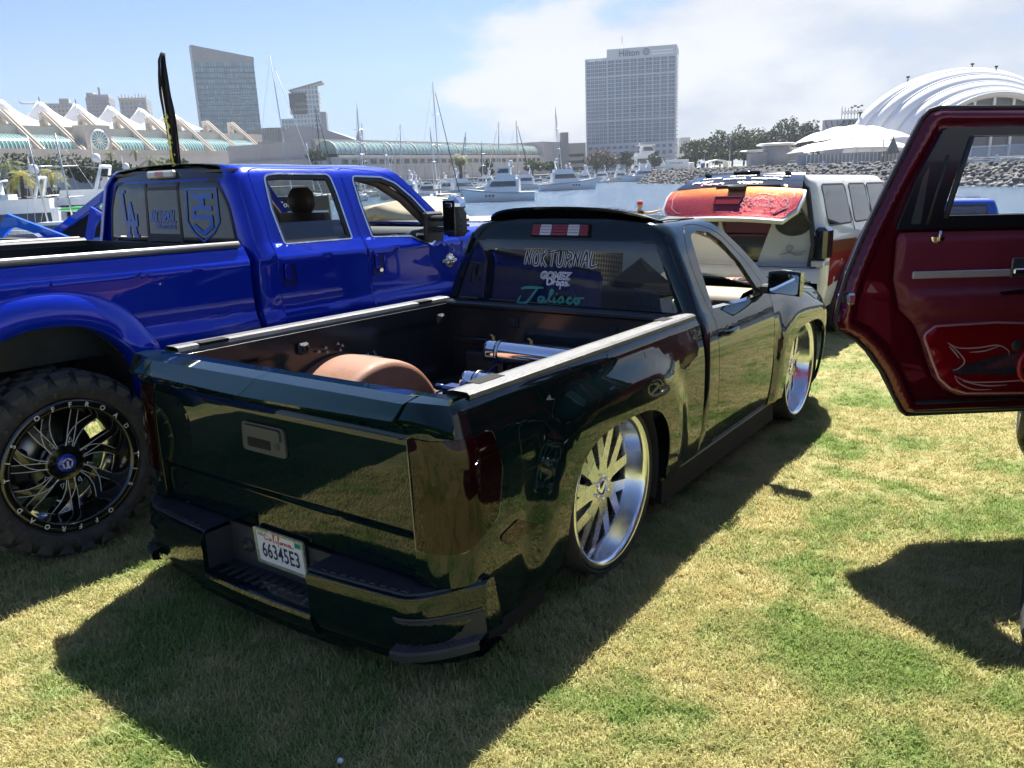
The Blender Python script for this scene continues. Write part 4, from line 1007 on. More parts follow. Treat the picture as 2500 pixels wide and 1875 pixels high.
# cab
def bxr(z): return 1.245+.035*max(0, z-1.45)+.05*sstep(1.86, 2.0, z)
BXF = smooth_tab([(1.45, 3.20), (1.595, 3.02), (1.72, 2.89), (1.834, 2.77), (1.92, 2.68), (1.97, 2.58), (1.99, 2.50)])
def bxf(z): return lerp_tab(BXF, z)
def bc_fn(u, v):
    y, z = BC.at(v); r = .09; x0 = bxr(z)+r; t = u-x0
    if t >= 0: return (u, -y, z)
    a = -t/r
    if a <= PI/2: return (x0-r*math.sin(a), -(y-r*(1-math.cos(a))), z)
    return (x0-r, -(y-r-(-t-r*PI/2)), z)
def bz_(pts): return [(x, BC.v(z)) for x, z in pts]
bub = lambda z: bxr(z)+.09-.09*PI/2-.02
rd = [tuple(p) for p in spline([(1.395, .74), (1.39, 1.1), (1.375, 1.39), (1.385, 1.65), (1.375, 1.86), (1.41, 1.945), (1.60, 1.955), (1.95, 1.955), (2.13, 1.952), (2.118, 1.85), (2.12, 1.67), (2.127, 1.40), (2.155, 1.1), (2.165, .74)], 4)]
fd_ = [tuple(p) for p in spline([(2.175, .74), (2.165, 1.1), (2.137, 1.40), (2.13, 1.67), (2.128, 1.85), (2.14, 1.952), (2.35, 1.948), (2.52, 1.925), (2.66, 1.86), (2.80, 1.74), (2.93, 1.60), (3.08, 1.47), (3.13, 1.39), (3.10, 1.2), (3.05, 1.0), (3.05, .74)], 4)]
rwin = rpoly([(1.485, 1.488), (1.465, 1.70), (1.49, 1.905), (1.60, 1.915), (2.02, 1.912), (2.03, 1.80), (2.045, 1.488)], [.02, .05, .05, .05, .04, .05, .02])
fwin = rpoly([(2.235, 1.488), (2.215, 1.70), (2.22, 1.90), (2.50, 1.892), (2.62, 1.85), (2.75, 1.745), (2.88, 1.60), (2.86, 1.44), (2.78, 1.405), (2.68, 1.44), (2.60, 1.475)], [.02, .05, .04, .06, .08, .05, .05, .04, .05, .05, .05])
def shrink(poly, d):
    n = len(poly); A = sum(poly[i-1][0]*poly[i][1]-poly[i][0]*poly[i-1][1] for i in range(n)); s_ = 1 if A > 0 else -1; out = []
    for i in range(n):
        a, b, c = Vector(poly[i-1]), Vector(poly[i]), Vector(poly[(i+1) % n]); t = (c-a).normalized(); nn = Vector((-t.y, t.x))*s_; out.append((b.x+nn.x*d, b.y+nn.y*d))
    return out
so_ = [(bub(.75), BC.v(.72)), (2.2, BC.v(.72)), (3.062, BC.v(.72)), (3.062, BC.v(1.0)), (3.115, BC.v(1.2)), (3.145, BC.v(1.39)), (3.15, BC.v(1.45))]+[(bxf(z)-.003, BC.v(z)) for z in (1.49, 1.55, 1.62, 1.72, 1.80, 1.87, 1.92, 1.955, 1.975)]
rim_v = BC.v(1.972)
so_ += [(2.50, rim_v), (2.0, rim_v), (1.5, rim_v)]+[(bub(z), BC.v(z)) for z in (1.972, 1.93, 1.87, 1.69, 1.55, 1.45, 1.3, 1.0)]
sym('cab_side', so_, bc_fn, P_blue, BT, holes=[bz_(rd), bz_(fd_)], su=.06, sv=.06, th=.02)
ro_ = [(1.30, rim_v+.002), (1.8, rim_v+.002), (2.50, rim_v+.002), (bxf(1.99), BC.v(1.99)), (2.52, BC.L), (1.38, BC.L), (1.30, BC.v(1.99))]
sym('roof', [(bub(1.98), rim_v+.002)]+ro_[1:-1]+[(bub(1.998), BC.L), (bub(1.99), BC.v(1.99))], bc_fn, P_broof, BT, su=.08, sv=.06, th=.02)
def door_set(name, out, win, s_, hx, glassz=None):
    fl = s_ > 0; fn = bc_fn if s_ < 0 else (lambda u, v: (bc_fn(u, v)[0], -bc_fn(u, v)[1], bc_fn(u, v)[2]))
    d = sheet('door', bz_(shrink(out, .006)), fn, P_blue, BT, holes=[bz_(win)], su=.06, sv=.05, th=.03, flip=fl)
    sheet('window_seal', bz_(win), fn, M_blackp, d, holes=[bz_(shrink(win, .024))], su=.3, sv=.3, th=.02, off=-.006, flip=fl)
    edge_strip('chrome_trim', bz_(shrink(win, -.003)), .013, fn, M_alu, d, off=.004, th=.006, closed=True, flip=fl)
    pk = rpoly([(hx, 1.225), (hx+.12, 1.22), (hx+.105, 1.37), (hx-.005, 1.378)], .02)
    sheet('handle_pocket', bz_(pk), lambda u, v: fn(u, v), mat('deep_blue', (.0008, .005, .16), .3, .3, 1.), d, su=.2, sv=.2, th=.002, off=.0015, flip=fl)
    edge_strip('handle_edge', bz_(pk), .008, fn, P_blue, d, off=.007, th=.004, closed=True, flip=fl)
    gr = rpoly([(hx+.015, 1.275), (hx+.055, 1.27), (hx+.05, 1.365), (hx+.012, 1.37)], .012)
    sheet('pull_handle', bz_(gr), fn, P_blue, d, su=.2, sv=.2, th=.01, off=.020, flip=fl)
    gz = shrink(win, .02)
    if glassz: gz = [(x, min(z, glassz)) for x, z in gz if z < glassz+.02]; gz = [p for i, p in enumerate(gz) if i == 0 or (Vector(p)-Vector(gz[i-1])).length > 1e-4]
    return d, gz, fn, fl
G_half = glass('smoked_side_glass', (.30, .33, .37), .35)
d1, g1, f1, l1 = door_set('door', rd, rwin, -1, 1.405)
sheet('side_glass', bz_(rpoly([(1.49, 1.49), (1.497, 1.605), (1.525, 1.622), (2.00, 1.622), (2.028, 1.60), (2.038, 1.49)], [.005, .02, .03, .03, .02, .005])), f1, G_half, d1, su=.3, sv=.3, th=.004, off=-.018)
d2, g2, f2, l2 = door_set('door', fd_, fwin, -1, 2.175)
mb = MB(); mb.cyl((2.235, -1.01, 1.262), (2.235, -1.024, 1.262), .014, n=16); mb.build('lock', M_chrome, d2)
d3, g3, f3, l3 = door_set('door', rd, rwin, 1, 1.405)
d4, g4, f4, l4 = door_set('door', fd_, fwin, 1, 2.175)
# rear wall with three-pane slider
def brear(u, v): return (bxr(v)+.035*(u/.8)**2, -u, v)
gout = rpoly([(-.755, 1.475), (.755, 1.475), (.70, 1.72), (.60, 1.885), (-.60, 1.885), (-.70, 1.72)], [.05, .05, .2, .06, .06, .2])
rro = [(-.85, .80), (.85, .80)]+[(BC.y(z)-.085, z) for z in (1.0, 1.3, 1.5, 1.69, 1.87, 1.93)]+[(.4, 1.965), (-.4, 1.965)]+[(-(BC.y(z)-.085), z) for z in (1.93, 1.87, 1.69, 1.5, 1.3, 1.0)]
lowz = 1.895
def clipz(poly, z0, above):
    out = []
    for i in range(len(poly)):
        a, b = poly[i-1], poly[i]; ia, ib = (a[1] >= z0) == above, (b[1] >= z0) == above
        if ia != ib: t = (z0-a[1])/(b[1]-a[1]); out.append((a[0]+(b[0]-a[0])*t, z0))
        if ib: out.append(b)
    return out
sheet('cab_rear', clipz(rro, lowz, False), brear, P_blue, BT, holes=[gout], su=.1, sv=.06, th=.02)
sheet('roof_rear', clipz(rro, lowz, True), brear, P_broof, BT, su=.1, sv=.03, th=.02)
BRG = sheet('rear_window', gout, brear, G_tint, BT, su=.1, sv=.08, th=0, off=.001, label='three-pane tinted rear window')
edge_strip('window_seal', gout, .02, brear, M_blackp, BT, off=.004, th=.006, closed=True)
for u in (-.205, .205): edge_strip('pane_bar', [(u*.98, 1.485), (u*.94, 1.88)], .026, brear, M_blackp, BRG, off=.005, th=.004)
edge_strip('pane_bar', [(-.19, 1.525), (.19, 1.525)], .05, brear, M_blackp, BRG, off=.005, th=.004); edge_strip('pane_bar', [(-.19, 1.845), (.19, 1.845)], .02, brear, M_blackp, BRG, off=.005, th=.004)
sl = MB(); e_ = bpy.data.objects.new('brake_light', None); COL.objects.link(e_); e_.parent = BT; e_.location = (1.285, 0, 1.935)
sl = MB(); sl.boxr((-.03, -.155, -.025), (.01, .155, .025), bev=.012); sl.build('housing', mat('lens_milky', (.5, .48, .46), .25, 0, 1.), e_)
sl = MB(); sl.boxr((-.033, -.05, -.018), (.0, .05, .018), bev=.006); sl.build('lens', mat('lens_dull_red', (.35, .05, .04), .3, 0, 1.), e_)
# window stickers
M_bvin = mat('vinyl_blue', (.03, .14, .55), .4)
def bg_(u, v): p = brear(u, v); return (p[0]-.006, p[1], p[2])
def poly_on(name, polys, fn, m, par):
    mb = MB()
    for p in polys: mb.add([fn(a, b) for a, b in p], [tuple(range(len(p)))])
    return mb.build(name, m, par)
def bar2(p, q, w): p, q = Vector(p), Vector(q); d = (q-p).normalized(); n = Vector((-d.y, d.x))*w/2; return [tuple(p+n), tuple(p-n), tuple(q-n), tuple(q+n)]
la = [bar2((-.52, 1.83), (-.50, 1.62), .035), bar2((-.555, 1.832), (-.475, 1.832), .022), bar2((-.50, 1.615), (-.33, 1.615), .04), bar2((-.345, 1.60), (-.345, 1.68), .03), bar2((-.47, 1.53), (-.425, 1.76), .032), bar2((-.425, 1.76), (-.36, 1.53), .04), bar2((-.46, 1.655), (-.38, 1.655), .022), bar2((-.51, 1.53), (-.43, 1.53), .022), bar2((-.40, 1.53), (-.32, 1.53), .022)]
poly_on('window_emblem', la, bg_, M_bvin, BRG)
sh_o = [(.28, 1.84), (.60, 1.84), (.61, 1.63), (.55, 1.56), (.44, 1.50), (.33, 1.56), (.27, 1.63)]
cx_, cy_ = .44, 1.68
shl = [(cx_+(x-cx_)*.90, cy_+(y-cy_)*.92) for x, y in sh_o]
polys = [[sh_o[i-1], sh_o[i], shl[i], shl[i-1]] for i in range(len(sh_o))]
polys += [bar2((.33, 1.79), (.55, 1.79), .032), bar2((.44, 1.79), (.44, 1.70), .05), bar2((.34, 1.715), (.54, 1.715), .03), bar2((.35, 1.73), (.35, 1.655), .03), bar2((.34, 1.66), (.54, 1.66), .03), bar2((.53, 1.66), (.53, 1.60), .03), bar2((.54, 1.61), (.44, 1.555), .03), bar2((.34, 1.61), (.44, 1.555), .03)]
poly_on('window_emblem', polys, bg_, M_bvin, BRG)
word('window_word', 'NOKTURNAL', -.155, 1.625, .075, .040, M_bvin, BRG, bg_, .010, .86, .1)
lettering('window_word', 'LOS ANGELES', lambda a, b: bg_(a+.02, b+1.595), M_bvin, BRG, .040, bold=.001)
# windshield, hood, fenders
windshield('windshield', lambda z: bxf(z), BC, 1.46, 1.975, G_clear, BT, bow=.16)
def bh_fn(u, v):
    z = 1.50-.04*sstep(3.2, 4.6, u)+.045*max(0., 1-(v/.86)**2)**.6-.12*sstep(4.3, 4.7, u); return (u, v, z)
sheet('hood', rpoly([(3.10, -.88), (4.5, -.86), (4.66, -.4), (4.70, 0), (4.66, .4), (4.5, .86), (3.10, .88), (3.30, .4), (3.34, 0), (3.30, -.4)], .03), bh_fn, P_blue, BT, su=.12, sv=.08, th=.02)
BF = Sec([(.93, .70), (.985, .80), (1.012, .93), (1.022, 1.035), (1.004, 1.075), (.994, 1.12), (.996, 1.30), (1.0, 1.37), (.985, 1.42), (.94, 1.475), (.87, 1.50)])
def bf_fn(u, v):
    y, z = BF.at(v); r = ((abs(u-3.94)/.47)**2.3+(max(0, z-.72)/.47)**2.3)**(1/2.3); return (u, -(y-.08*sstep(4.4, 4.75, u)), z-.05*sstep(3.6, 4.7, u))
bfo = [(3.075, BF.v(.72)), (3.075, BF.v(1.0)), (3.125, BF.v(1.2)), (3.155, BF.v(1.39)), (3.16, BF.L), (4.0, BF.L), (4.55, BF.L), (4.72, BF.v(1.3)), (4.72, BF.v(.9)), (4.60, BF.v(.72))]+[(x, BF.v(z)) for x, z in arch_pts(3.94, .72, .47, .47, 2.3, 30)]
sym('front_fender', bfo, bf_fn, P_blue, BT, su=.07, sv=.06, th=.015)
for s_ in (-1, 1): arch_flare(3.94, s_, BF)
mb = MB(); mb.boxr((4.6, -.90, .75), (4.78, .90, 1.40), bev=.06); mb.build('front_end', M_blackp, BT); mb = MB(); mb.boxr((4.76, -.95, .62), (4.90, .95, .86), bev=.04); mb.build('front_bumper', M_chrome, BT)
# chrome fender badge and vent with number
vt = rpoly([(3.30, 1.375), (3.50, 1.365), (3.54, 1.425), (3.34, 1.435)], .01)
sheet('fender_vent', [(x, BF.v(z)) for x, z in vt], bf_fn, M_blackp, BT, su=.3, sv=.3, th=.006, off=.008); edge_strip('vent_trim', [(x, BF.v(z)) for x, z in vt], .012, bf_fn, M_chrome, BT, off=.012, th=.008, closed=True)
lettering('badge_number', 'F-250', lambda a, b: (3.44+a, -(BF.y(1.40)+.019), 1.40+b), M_chrome, BT, .06, bold=.001)
mb = MB(); mb.lathe([(0, -.012), (.035, -.012), (.05, -.006), (.052, 0), (0, .0)], 24, 'y'); mb.boxr((-.085, -.014, -.012), (.085, 0, .012), bev=.006)
for i in range(12): mb.box((.05*math.cos(i*PI/6), -.008, .05*math.sin(i*PI/6)), (.012, .01, .012))
o = mb.build('door_badge', mat('badge_chrome', (.7, .71, .72), .15, 1.), BT, fix=True); o.location = (2.98, -.999, 1.265)
# tow mirrors
for s_ in (-1, 1):
    e = bpy.data.objects.new('side_mirror', None); COL.objects.link(e); e.parent = BT; e.location = (2.80, s_*.99, 1.43)
    mb = MB(); mb.boxr((-.06, s_*.165, .03), (.085, s_*.305, .235), bev=.03); mb.build('mirror_shell', M_blackp, e)
    mb = MB(); mb.boxr((-.066, s_*.160, .20), (.09, s_*.310, .315), bev=.045); mb.build('mirror_cap', M_chrome, e)
    mb = MB(); mb.boxr((-.064, s_*.178, .045), (-.058, s_*.292, .29), bev=.002); mb.build('mirror_glass', MATS['mirror_silver'] if 0 else M_glossblack, e)
    mb = MB()
    for z in (.06, .10, .14): mb.boxr((-.02, s_*.300, z), (.08, s_*.312, z+.02), bev=.004)
    mb.build('shell_rib', M_blackp, e)
    mb = MB(); mb.boxr((-.02, s_*-.02, .06), (.06, s_*.18, .10), bev=.012); mb.boxr((-.02, s_*-.02, .14), (.06, s_*.18, .18), bev=.012); mb.boxr((-.06, s_*-.035, -.03), (.14, s_*.01, .21), bev=.015); mb.build('mirror_arm', M_blackp, e)
# interior
M_brown = mat('brown_leather', (.055, .040, .034), .5, var=.1, bump=.1, bscale=120)
M_taupe = mat('taupe_trim', (.11, .08, .062), .7, var=.1)
mb = MB(); mb.boxr((1.30, -.74, 1.935), (2.55, .74, 1.95)); mb.build('headliner', M_taupe, BT); mb = MB(); mb.boxr((1.3, -.9, .85), (3.1, .9, .9)); mb.boxr((1.28, -.88, .85), (1.30, .88, 1.46)); mb.build('cab_floor', M_int, BT)
for s_ in (-1, 1): mb = MB(); mb.tube([(2.93, s_*.86, 1.52), (2.70, s_*.79, 1.74), (2.5, s_*.735, 1.86), (2.3, s_*.70, 1.91)], .032, 8); mb.build('pillar_trim', M_taupe, BT)
mb = MB(); mb.tube([(2.88, -.80, 1.60), (2.80, -.76, 1.68), (2.72, -.75, 1.76), (2.64, -.75, 1.82)], .018, 8); mb.build('grab_handle', M_taupe, BT)
mb = MB(); mb.boxr((2.40, -.62, 1.885), (2.60, -.15, 1.915), bev=.012); mb.build('sun_visor', M_taupe, BT)
rows = []
for i in range(13):
    y = -.88+1.76*i/12; rows.append([(3.22, y, 1.455), (2.95, y, 1.52), (2.78, y, 1.50), (2.72, y, 1.45), (2.74, y, 1.30), (2.85, y, 1.0)])
mb = MB(); mb.grid(rows); da = mb.build('dashboard', M_blackp, BT, fix=True)
mb = MB(); mb.boxr((2.71, -.60, 1.385), (2.73, .1, 1.455), bev=.006); mb.build('dash_trim', M_brown, da)
for y in (-.70, -.05, .70):
    mb = MB(); mb.lathe([(.045, -.012), (.055, -.012), (.055, .0), (.045, .0)], 20, 'x'); mb.box((-.004, 0, 0), (.008, .016, .08), bev=.003); o = mb.build('air_vent', M_chrome, da, fix=True); o.location = (2.705, y, 1.42)
for x, hz in ((2.20, 1.0), (1.55, .96)):
    for y in (-.42, .42):
        mb = MB(); rows = []
        for i in range(9):
            t = i/8; w = .26-.05*t; xx = x-.12*t; z = hz+.66*t; q = .07-.02*t
            rows.append([(xx-q, y-w, z), (xx-q-.01, y, z), (xx-q, y+w, z), (xx+q, y+w, z), (xx+q*.8, y, z), (xx+q, y-w, z)])
        mb.grid(rows, closed=True); mb.add(rows[-1], [tuple(range(6))]); s1 = mb.build('seat_back', M_brown, BT, fix=True)
        mb = MB(); rows = []
        for i in range(9):
            t = i/8; a = math.sin(PI*(.08+.84*t))**.45; z = hz+.645+.19*t; rows.append([(x-.13+(.062*a)*math.cos(k*PI/8), y+.135*a*math.sin(k*PI/8)*1.0, z) for k in range(16)])
        mb.grid(rows, closed=True); mb.add(rows[-1], [tuple(range(16))]); mb.build('headrest', M_brown, s1, fix=True)
# running gear
mb = MB(); mb.boxr((-1.1, -.55, .55), (4.5, -.40, .72)); mb.boxr((-1.1, .40, .55), (4.5, .55, .72)); mb.boxr((1.3, -.85, .70), (3.0, .85, .80)); mb.build('frame', M_dark, BT)
for cx in (0, 3.94):
    mb = MB(); mb.cyl((cx, -.75, .50), (cx, .75, .50), .06, n=16); mb.lathe([(0, -.17), (.12, -.14), (.17, 0), (.12, .14), (0, .17)], 18, 'y', M=Matrix.Translation((cx, .1, .5))); mb.build('axle', M_dark, BT)
    for s_ in (-1, 1):
        mb = MB(); mb.lathe([(.50, s_*.55), (.50, s_*1.0)], 30, 'y', arc=(0, PI)); mb.add([(.5*math.cos(R_(a)), s_*.55, .5*math.sin(R_(a))) for a in range(0, 181, 10)], [tuple(range(19))]); o = mb.build('arch_liner', M_liner, BT, fix=True); o.location = (cx-.03, 0, .70)
for s_ in (-1, 1): mb = MB(); mb.boxr((1.4, s_*1.02-.06, .56), (3.0, s_*1.02+.06, .60), bev=.015); mb.build('running_board', M_blackp, BT)
mb = MB(); mb.tube([(.25, -.70, .95), (.02, -.62, .60)], .03, 8); mb.tube([(.10, -.60, 1.1), (.05, -.60, .55)], .035, 10); mb.build('shock_absorber', M_alu, BT)
# wheels: gloss black, milled edges, mud-terrain tyre
M_mill = mat('milled_edge', (.72, .73, .75), .35, .25)
M_bwheel = mat('wheel_black', (.006, .006, .007), .15, 0, 1., .02)
def blue_wheel(side, x, detail=True):
    e = wheel_empty(BT, x, side*.86, .478, side)
    R, r, w = .462, .338, .36; h = w/2
    mb = MB(); mb.lathe(tyre_profile(R, r, w, .012, .03), 72, 'y'); ty = mb.build('tyre', M_rubber, e, fix=True)
    if detail:
        blk = MB(); n = 26
        for k in range(n):
            a = 2*PI*k/n; M = Matrix.Rotation(a, 4, 'Y'); big_ = k % 2
            d = .055 if big_ else .040
            p = [(-.045, 0), (-.030, -d*.7), (-.012, -d), (.012, -d), (.030, -d*.7), (.045, 0)]
            blk.add([(q[0], h*.70, R-.004) for q in p]+[(q[0], h*.70, R+.018) for q in p]+[(q[0]*.9, h*1.035, R-.012+q[1]*1.0) for q in p]+[(q[0]*.9, h*1.02, R-.01+q[1]*.2) for q in p], [(6, 7, 8, 9, 10, 11), (6, 11, 23, 18) , (6, 7, 19, 18), (7, 8, 20, 19), (8, 9, 21, 20), (9, 10, 22, 21), (10, 11, 23, 22), (12, 13, 14, 15, 16, 17), (18, 19, 13, 12), (19, 20, 14, 13), (20, 21, 15, 14), (21, 22, 16, 15), (22, 23, 17, 16), (18, 12, 17, 23)], False, M)
            for j in (-1, 0, 1): blk.box((0, j*.075+.02*((k % 2)-.5), R+.006), (.07, .055, .024), M=Matrix.Rotation(a+.12*j, 4, 'Y'), bev=.004)
            blk.box((0, h*1.07, R-.075), (.018, .006, .022), M=Matrix.Rotation(a+PI/n, 4, 'Y'))
        o = blk.build('tread_blocks', mat('tread_rubber', (.050, .049, .047), .8, var=.3, vscale=30, bump=.3, bscale=80), ty, fix=True); o['kind'] = 'stuff'
    mb = MB(); mb.lathe([(r-.02, -h*.9), (r-.05, -h*.4), (r-.062, .02), (r-.066, .055), (r-.055, .09), (r-.046, h-.02), (r-.040, h-.002), (r-.002, h+.001), (r+.004, h-.006)], 72, 'y'); mb.build('rim', M_bwheel, e, fix=True)
    sp = MB(); ed = []
    yo, yi = .055, .085
    for k in range(7):
        a = 2*PI*k/7
        def P(rad, ang, y): return Vector((rad*math.cos(ang), y, rad*math.sin(ang)))
        for (a0, a1, w0, w1) in ((.10, .23, .21, .10), (.10+.0, -.17, .15, .10)):
            rr = [(.085, .0), (.15, .25), (.21, .6), (.272, 1.)]
            top = []; bot = []
            for rad, t in rr:
                c = a+a0*(1-t)+a1*t+.30*t; ww = (w0*(1-t)+w1*t)*(.12/rad)**.5; y = yi*(1-t)+yo*t
                top.append(P(rad, c+ww, y)); bot.append(P(rad, c-ww, y))
            rows = [[b-Vector((0, .045, 0)), b, t_, t_-Vector((0, .045, 0))] for b, t_ in zip(bot, top)]
            sp.grid(rows, smooth=False); ed.append(top); ed.append(bot)
    sp.lathe([(0, .088), (.088, .088), (.105, .082), (.105, .03), (0, .03)], 32, 'y')
    spk = sp.build('spokes', M_bwheel, e, fix=True)
    em = MB()
    for L_ in ed: em.tube([p+Vector((0, .001, 0)) for p in spline(L_, 4)], .0024, 5)
    for k in range(8):
        a = 2*PI*k/8+.30; pts = [Vector((rr*math.cos(a+q), .087, rr*math.sin(a+q))) for rr, q in ((.105, -.06), (.135, -.02), (.115, .10), (.105, -.06))]; em.tube(pts, .002, 5)
    em.build('milled_lines', M_mill, spk)
    c = MB(); c.lathe([(0, .102), (.042, .102), (.048, .096), (.048, .08)], 32, 'y'); cap = c.build('centre_cap', mat('cap_blue', (.004, .03, .42), .25, .2, 1.), e, fix=True)
    hx = MB()
    for k in range(5):
        a = PI/2+2*PI*k/5; b = PI/2+2*PI*(k+1)/5; g = .10
        p, q = Vector((.031*math.cos(a+g), 0, .031*math.sin(a+g))), Vector((.031*math.cos(b-g), 0, .031*math.sin(b-g))); hx.add([p+Vector((0, .1035, 0)), q+Vector((0, .1035, 0)), q*.68+Vector((0, .1035, 0)), p*.68+Vector((0, .1035, 0))], [(0, 1, 2, 3)])
    hx.add([(-.006, .1035, -.018), (.006, .1035, -.018), (.006, .1035, .012), (-.006, .1035, .012)], [(0, 1, 2, 3)]); hx.build('cap_emblem', M_mill, cap)
    if detail:
        txt = 'TIS OFFROAD '*2; n = len(txt)
        for i, ch in enumerate(txt):
            if ch == ' ': continue
            a = PI*.98-2*PI*i/n; rr = r-.021
            # local +y is outside; seen from outside, x runs to the left
            def fn(px, pz, a=a): u, v_ = rr+pz, px; return (-(u*math.cos(a)+v_*math.sin(a)), h+.0035, u*math.sin(a)-v_*math.cos(a))
            lettering('rim_letter', ch, fn, M_mill, e, .034, bold=.001)
    br = MB(); br.lathe([(.08, -.06), (.21, -.06), (.21, -.09), (.08, -.09)], 40, 'y'); br.build('brake_disc', MATS['brake_steel'], e, fix=True)
    br = MB(); br.boxr((.12, -.13, -.09), (.22, -.03, .09), bev=.02); br.build('brake_caliper', M_blackp, e)
    return e
blue_wheel(-1, 0); blue_wheel(1, 0, False); blue_wheel(-1, 3.94, False); blue_wheel(1, 3.94, False)
# ------------------------------------------------------------------ generic body for the other vehicles
def car_body(root, P, wb=2.95, rear=-.95, nose=.85, half=.97, h=1.86, belt=1.2, hoodz=1.12, bottom=.30, wr=.39, rim=.30, ws=(1.35, .55), tint=None, xr_slope=.12, side_hole=None, rim_m=None, windows=True, skip_rear=False, arch_r=None, rows3=True):
    """side+roof shell with wheel arches, window panes, hood, nose, tail, wheels"""
    tint = tint or G_tint
    S_ = Sec([(half*.93, bottom), (half*.985, bottom+.22), (half, bottom+.5), (half*.995, belt-.12), (half*.96, belt), (half*.925, belt+.07), (half*.83, belt+(h-belt)*.62), (half*.775, belt+(h-belt)*.84), (half*.70, belt+(h-belt)*.945), (half*.45, h-.015), (half*.2, h-.003), (0, h)])
    front = wb+nose; ar = arch_r or wr+.045
    x_ws0 = wb-ws[1]; x_ws1 = x_ws0-(h-belt)*ws[0]
    def xfz(z): return x_ws0+(x_ws1-x_ws0)*max(0, (z-belt))/(h-belt)
    def xrz(z): return rear+xr_slope*max(0, (z-belt)/(h-belt))
    def fn(u, v):
        y, z = S_.at(v); r = .10; x0 = xrz(z)+r; t = u-x0
        y += .02*sstep(.14, .0, math.hypot(u, z-wr)-ar)+.02*sstep(.14, .0, math.hypot(u-wb, z-wr)-ar)
        if t >= 0: return (u, -y, z)
        a = min(-t/r, PI/2); return (x0-r*math.sin(a), -(y-r*(1-math.cos(a))), z)
    def vz(pts): return [(x, S_.v(z)) for x, z in pts]
    ub_ = lambda z: xrz(z)+.10-.10*PI/2
    a1 = [(ar*math.cos(PI*i/16), wr+ar*math.sin(PI*i/16)) for i in range(17)]
    lo = [(-ar, bottom)]+[(x, max(z, bottom)) for x, z in reversed(a1)]+[(ar, bottom)]
    rear_arch = [(x, z) for x, z in reversed(a1)]
    o1 = [(ub_(bottom), bottom)]+[p for p in rear_arch]+[(wb-ar-.15, bottom)]
    o1 = vz(o1)+vz([(x_ws0-.02, bottom), (x_ws0-.02, belt-.02)])+[(xfz(z), S_.v(z)) for z in (belt, belt+(h-belt)*.3, belt+(h-belt)*.6, belt+(h-belt)*.84, h-.04, h-.015)]+[(x_ws1-.02, S_.L)]+[(ub_(h), S_.L)]+[(ub_(z), S_.v(z)) for z in (h-.02, belt+(h-belt)*.84, belt+(h-belt)*.5, belt, belt-.3, bottom+.3)]
    # drop arch bottom points below bottom
    sides = []
    for s_ in (-1, 1):
        f2 = fn if s_ < 0 else (lambda u, v: (fn(u, v)[0], -fn(u, v)[1], fn(u, v)[2]))
        hol = [vz(side_hole)] if (side_hole and s_ > 0) else []
        sides.append(sheet('body_side', o1, f2, P, root, holes=hol, su=.12, sv=.09, th=.015, flip=s_ > 0))
        o2 = vz([(x_ws0-.015, bottom)]+[(wb+x, z) for x, z in rear_arch]+[(front-.05, bottom), (front, bottom+.25), (front, hoodz-.12), (front-.06, hoodz-.04)])+[(front-.2, S_.v(hoodz)), (x_ws0-.015, S_.v(belt-.03))]
        def ff(u, v, f2=f2, s_=s_):
            x, y, z = f2(u, v); k = sstep(front-.55, front, u); return (x, y*(1-.10*k), z-(.04*k)*sstep(bottom+.4, hoodz, z))
        sheet('front_fender', o2, ff, P, root, su=.12, sv=.09, th=.015, flip=s_ > 0)
        if windows:
            zt = belt+(h-belt)*.80; zb_ = belt+.085
            xb = [xrz(zt)+.14, .62, 1.38, xfz(zb_)-.12]
            panes = [(xb[0], .33), (.42, 1.22), (1.30, None)] if rows3 else [(.25, 1.05), (1.13, None)]
            for (p0, p1) in panes:
                if side_hole and s_ > 0 and p0 == .42: continue
                if p1 is None: pl = [(p0, zb_), (p0, zt), (xfz(zt)-.06, zt), (xfz(zb_)-.10, zb_)]
                else: pl = [(p0+.05, zb_), (p0+.08, zt), (p1, zt), (p1, zb_)]
                pl = rpoly(pl, .06)
                w_ = sheet('side_window', vz(pl), f2, tint, root, su=.3, sv=.3, th=.0, off=.004, flip=s_ > 0)
                edge_strip('window_seal', vz(pl), .02, f2, M_blackp, w_, off=.006, th=.004, closed=True, flip=s_ > 0)
            for p0 in (.36, 1.26):
                if p0 < 1 or rows3: edge_strip('door_seam', vz([(p0, bottom+.1), (p0, belt), (p0+.02, zt+.04)]), .008, f2, M_gap, root, off=.002, th=.004, flip=s_ > 0)
            for p0 in (.45, 1.36):
                mb = MB(); mb.box((p0+.08, s_*(S_.y(belt-.14)+.02), belt-.14), (.17, .03, .03), bev=.012); mb.build('door_handle', P, root)
    windshield('windshield', xfz, S_, belt-.02, h-.03, G_clear if tint is G_clear else tint, root, bow=.12)
    def hf(u, v): return (u, v, hoodz+(belt-.02-hoodz)*sstep(front-.3, x_ws0, u)+.04*max(0, 1-(v/(half*.93))**2)**.6-.05*sstep(front-.3, front, u))
    sheet('hood', rpoly([(x_ws0, -half*.95), (front-.12, -half*.84), (front+.04, 0), (front-.12, half*.84), (x_ws0, half*.95), (x_ws0+.10, 0)], .03), hf, P, root, su=.15, sv=.12, th=.015)
    rows = []
    for i in range(13):
        y = -half*.86+2*half*.86*i/12; b = front+.06*(1-(y/half)**2); rows.append([(b-.06, y, hoodz-.04), (b, y, hoodz-.2), (b+.01, y, bottom+.3), (b-.06, y, bottom)])
    MB().grid(rows).build('front_bumper', P, root, fix=True)
    mb = MB(); mb.boxr((front+.0, -half*.55, hoodz-.34), (front+.07, half*.55, hoodz-.10), bev=.02); mb.build('grille', M_chrome, root)
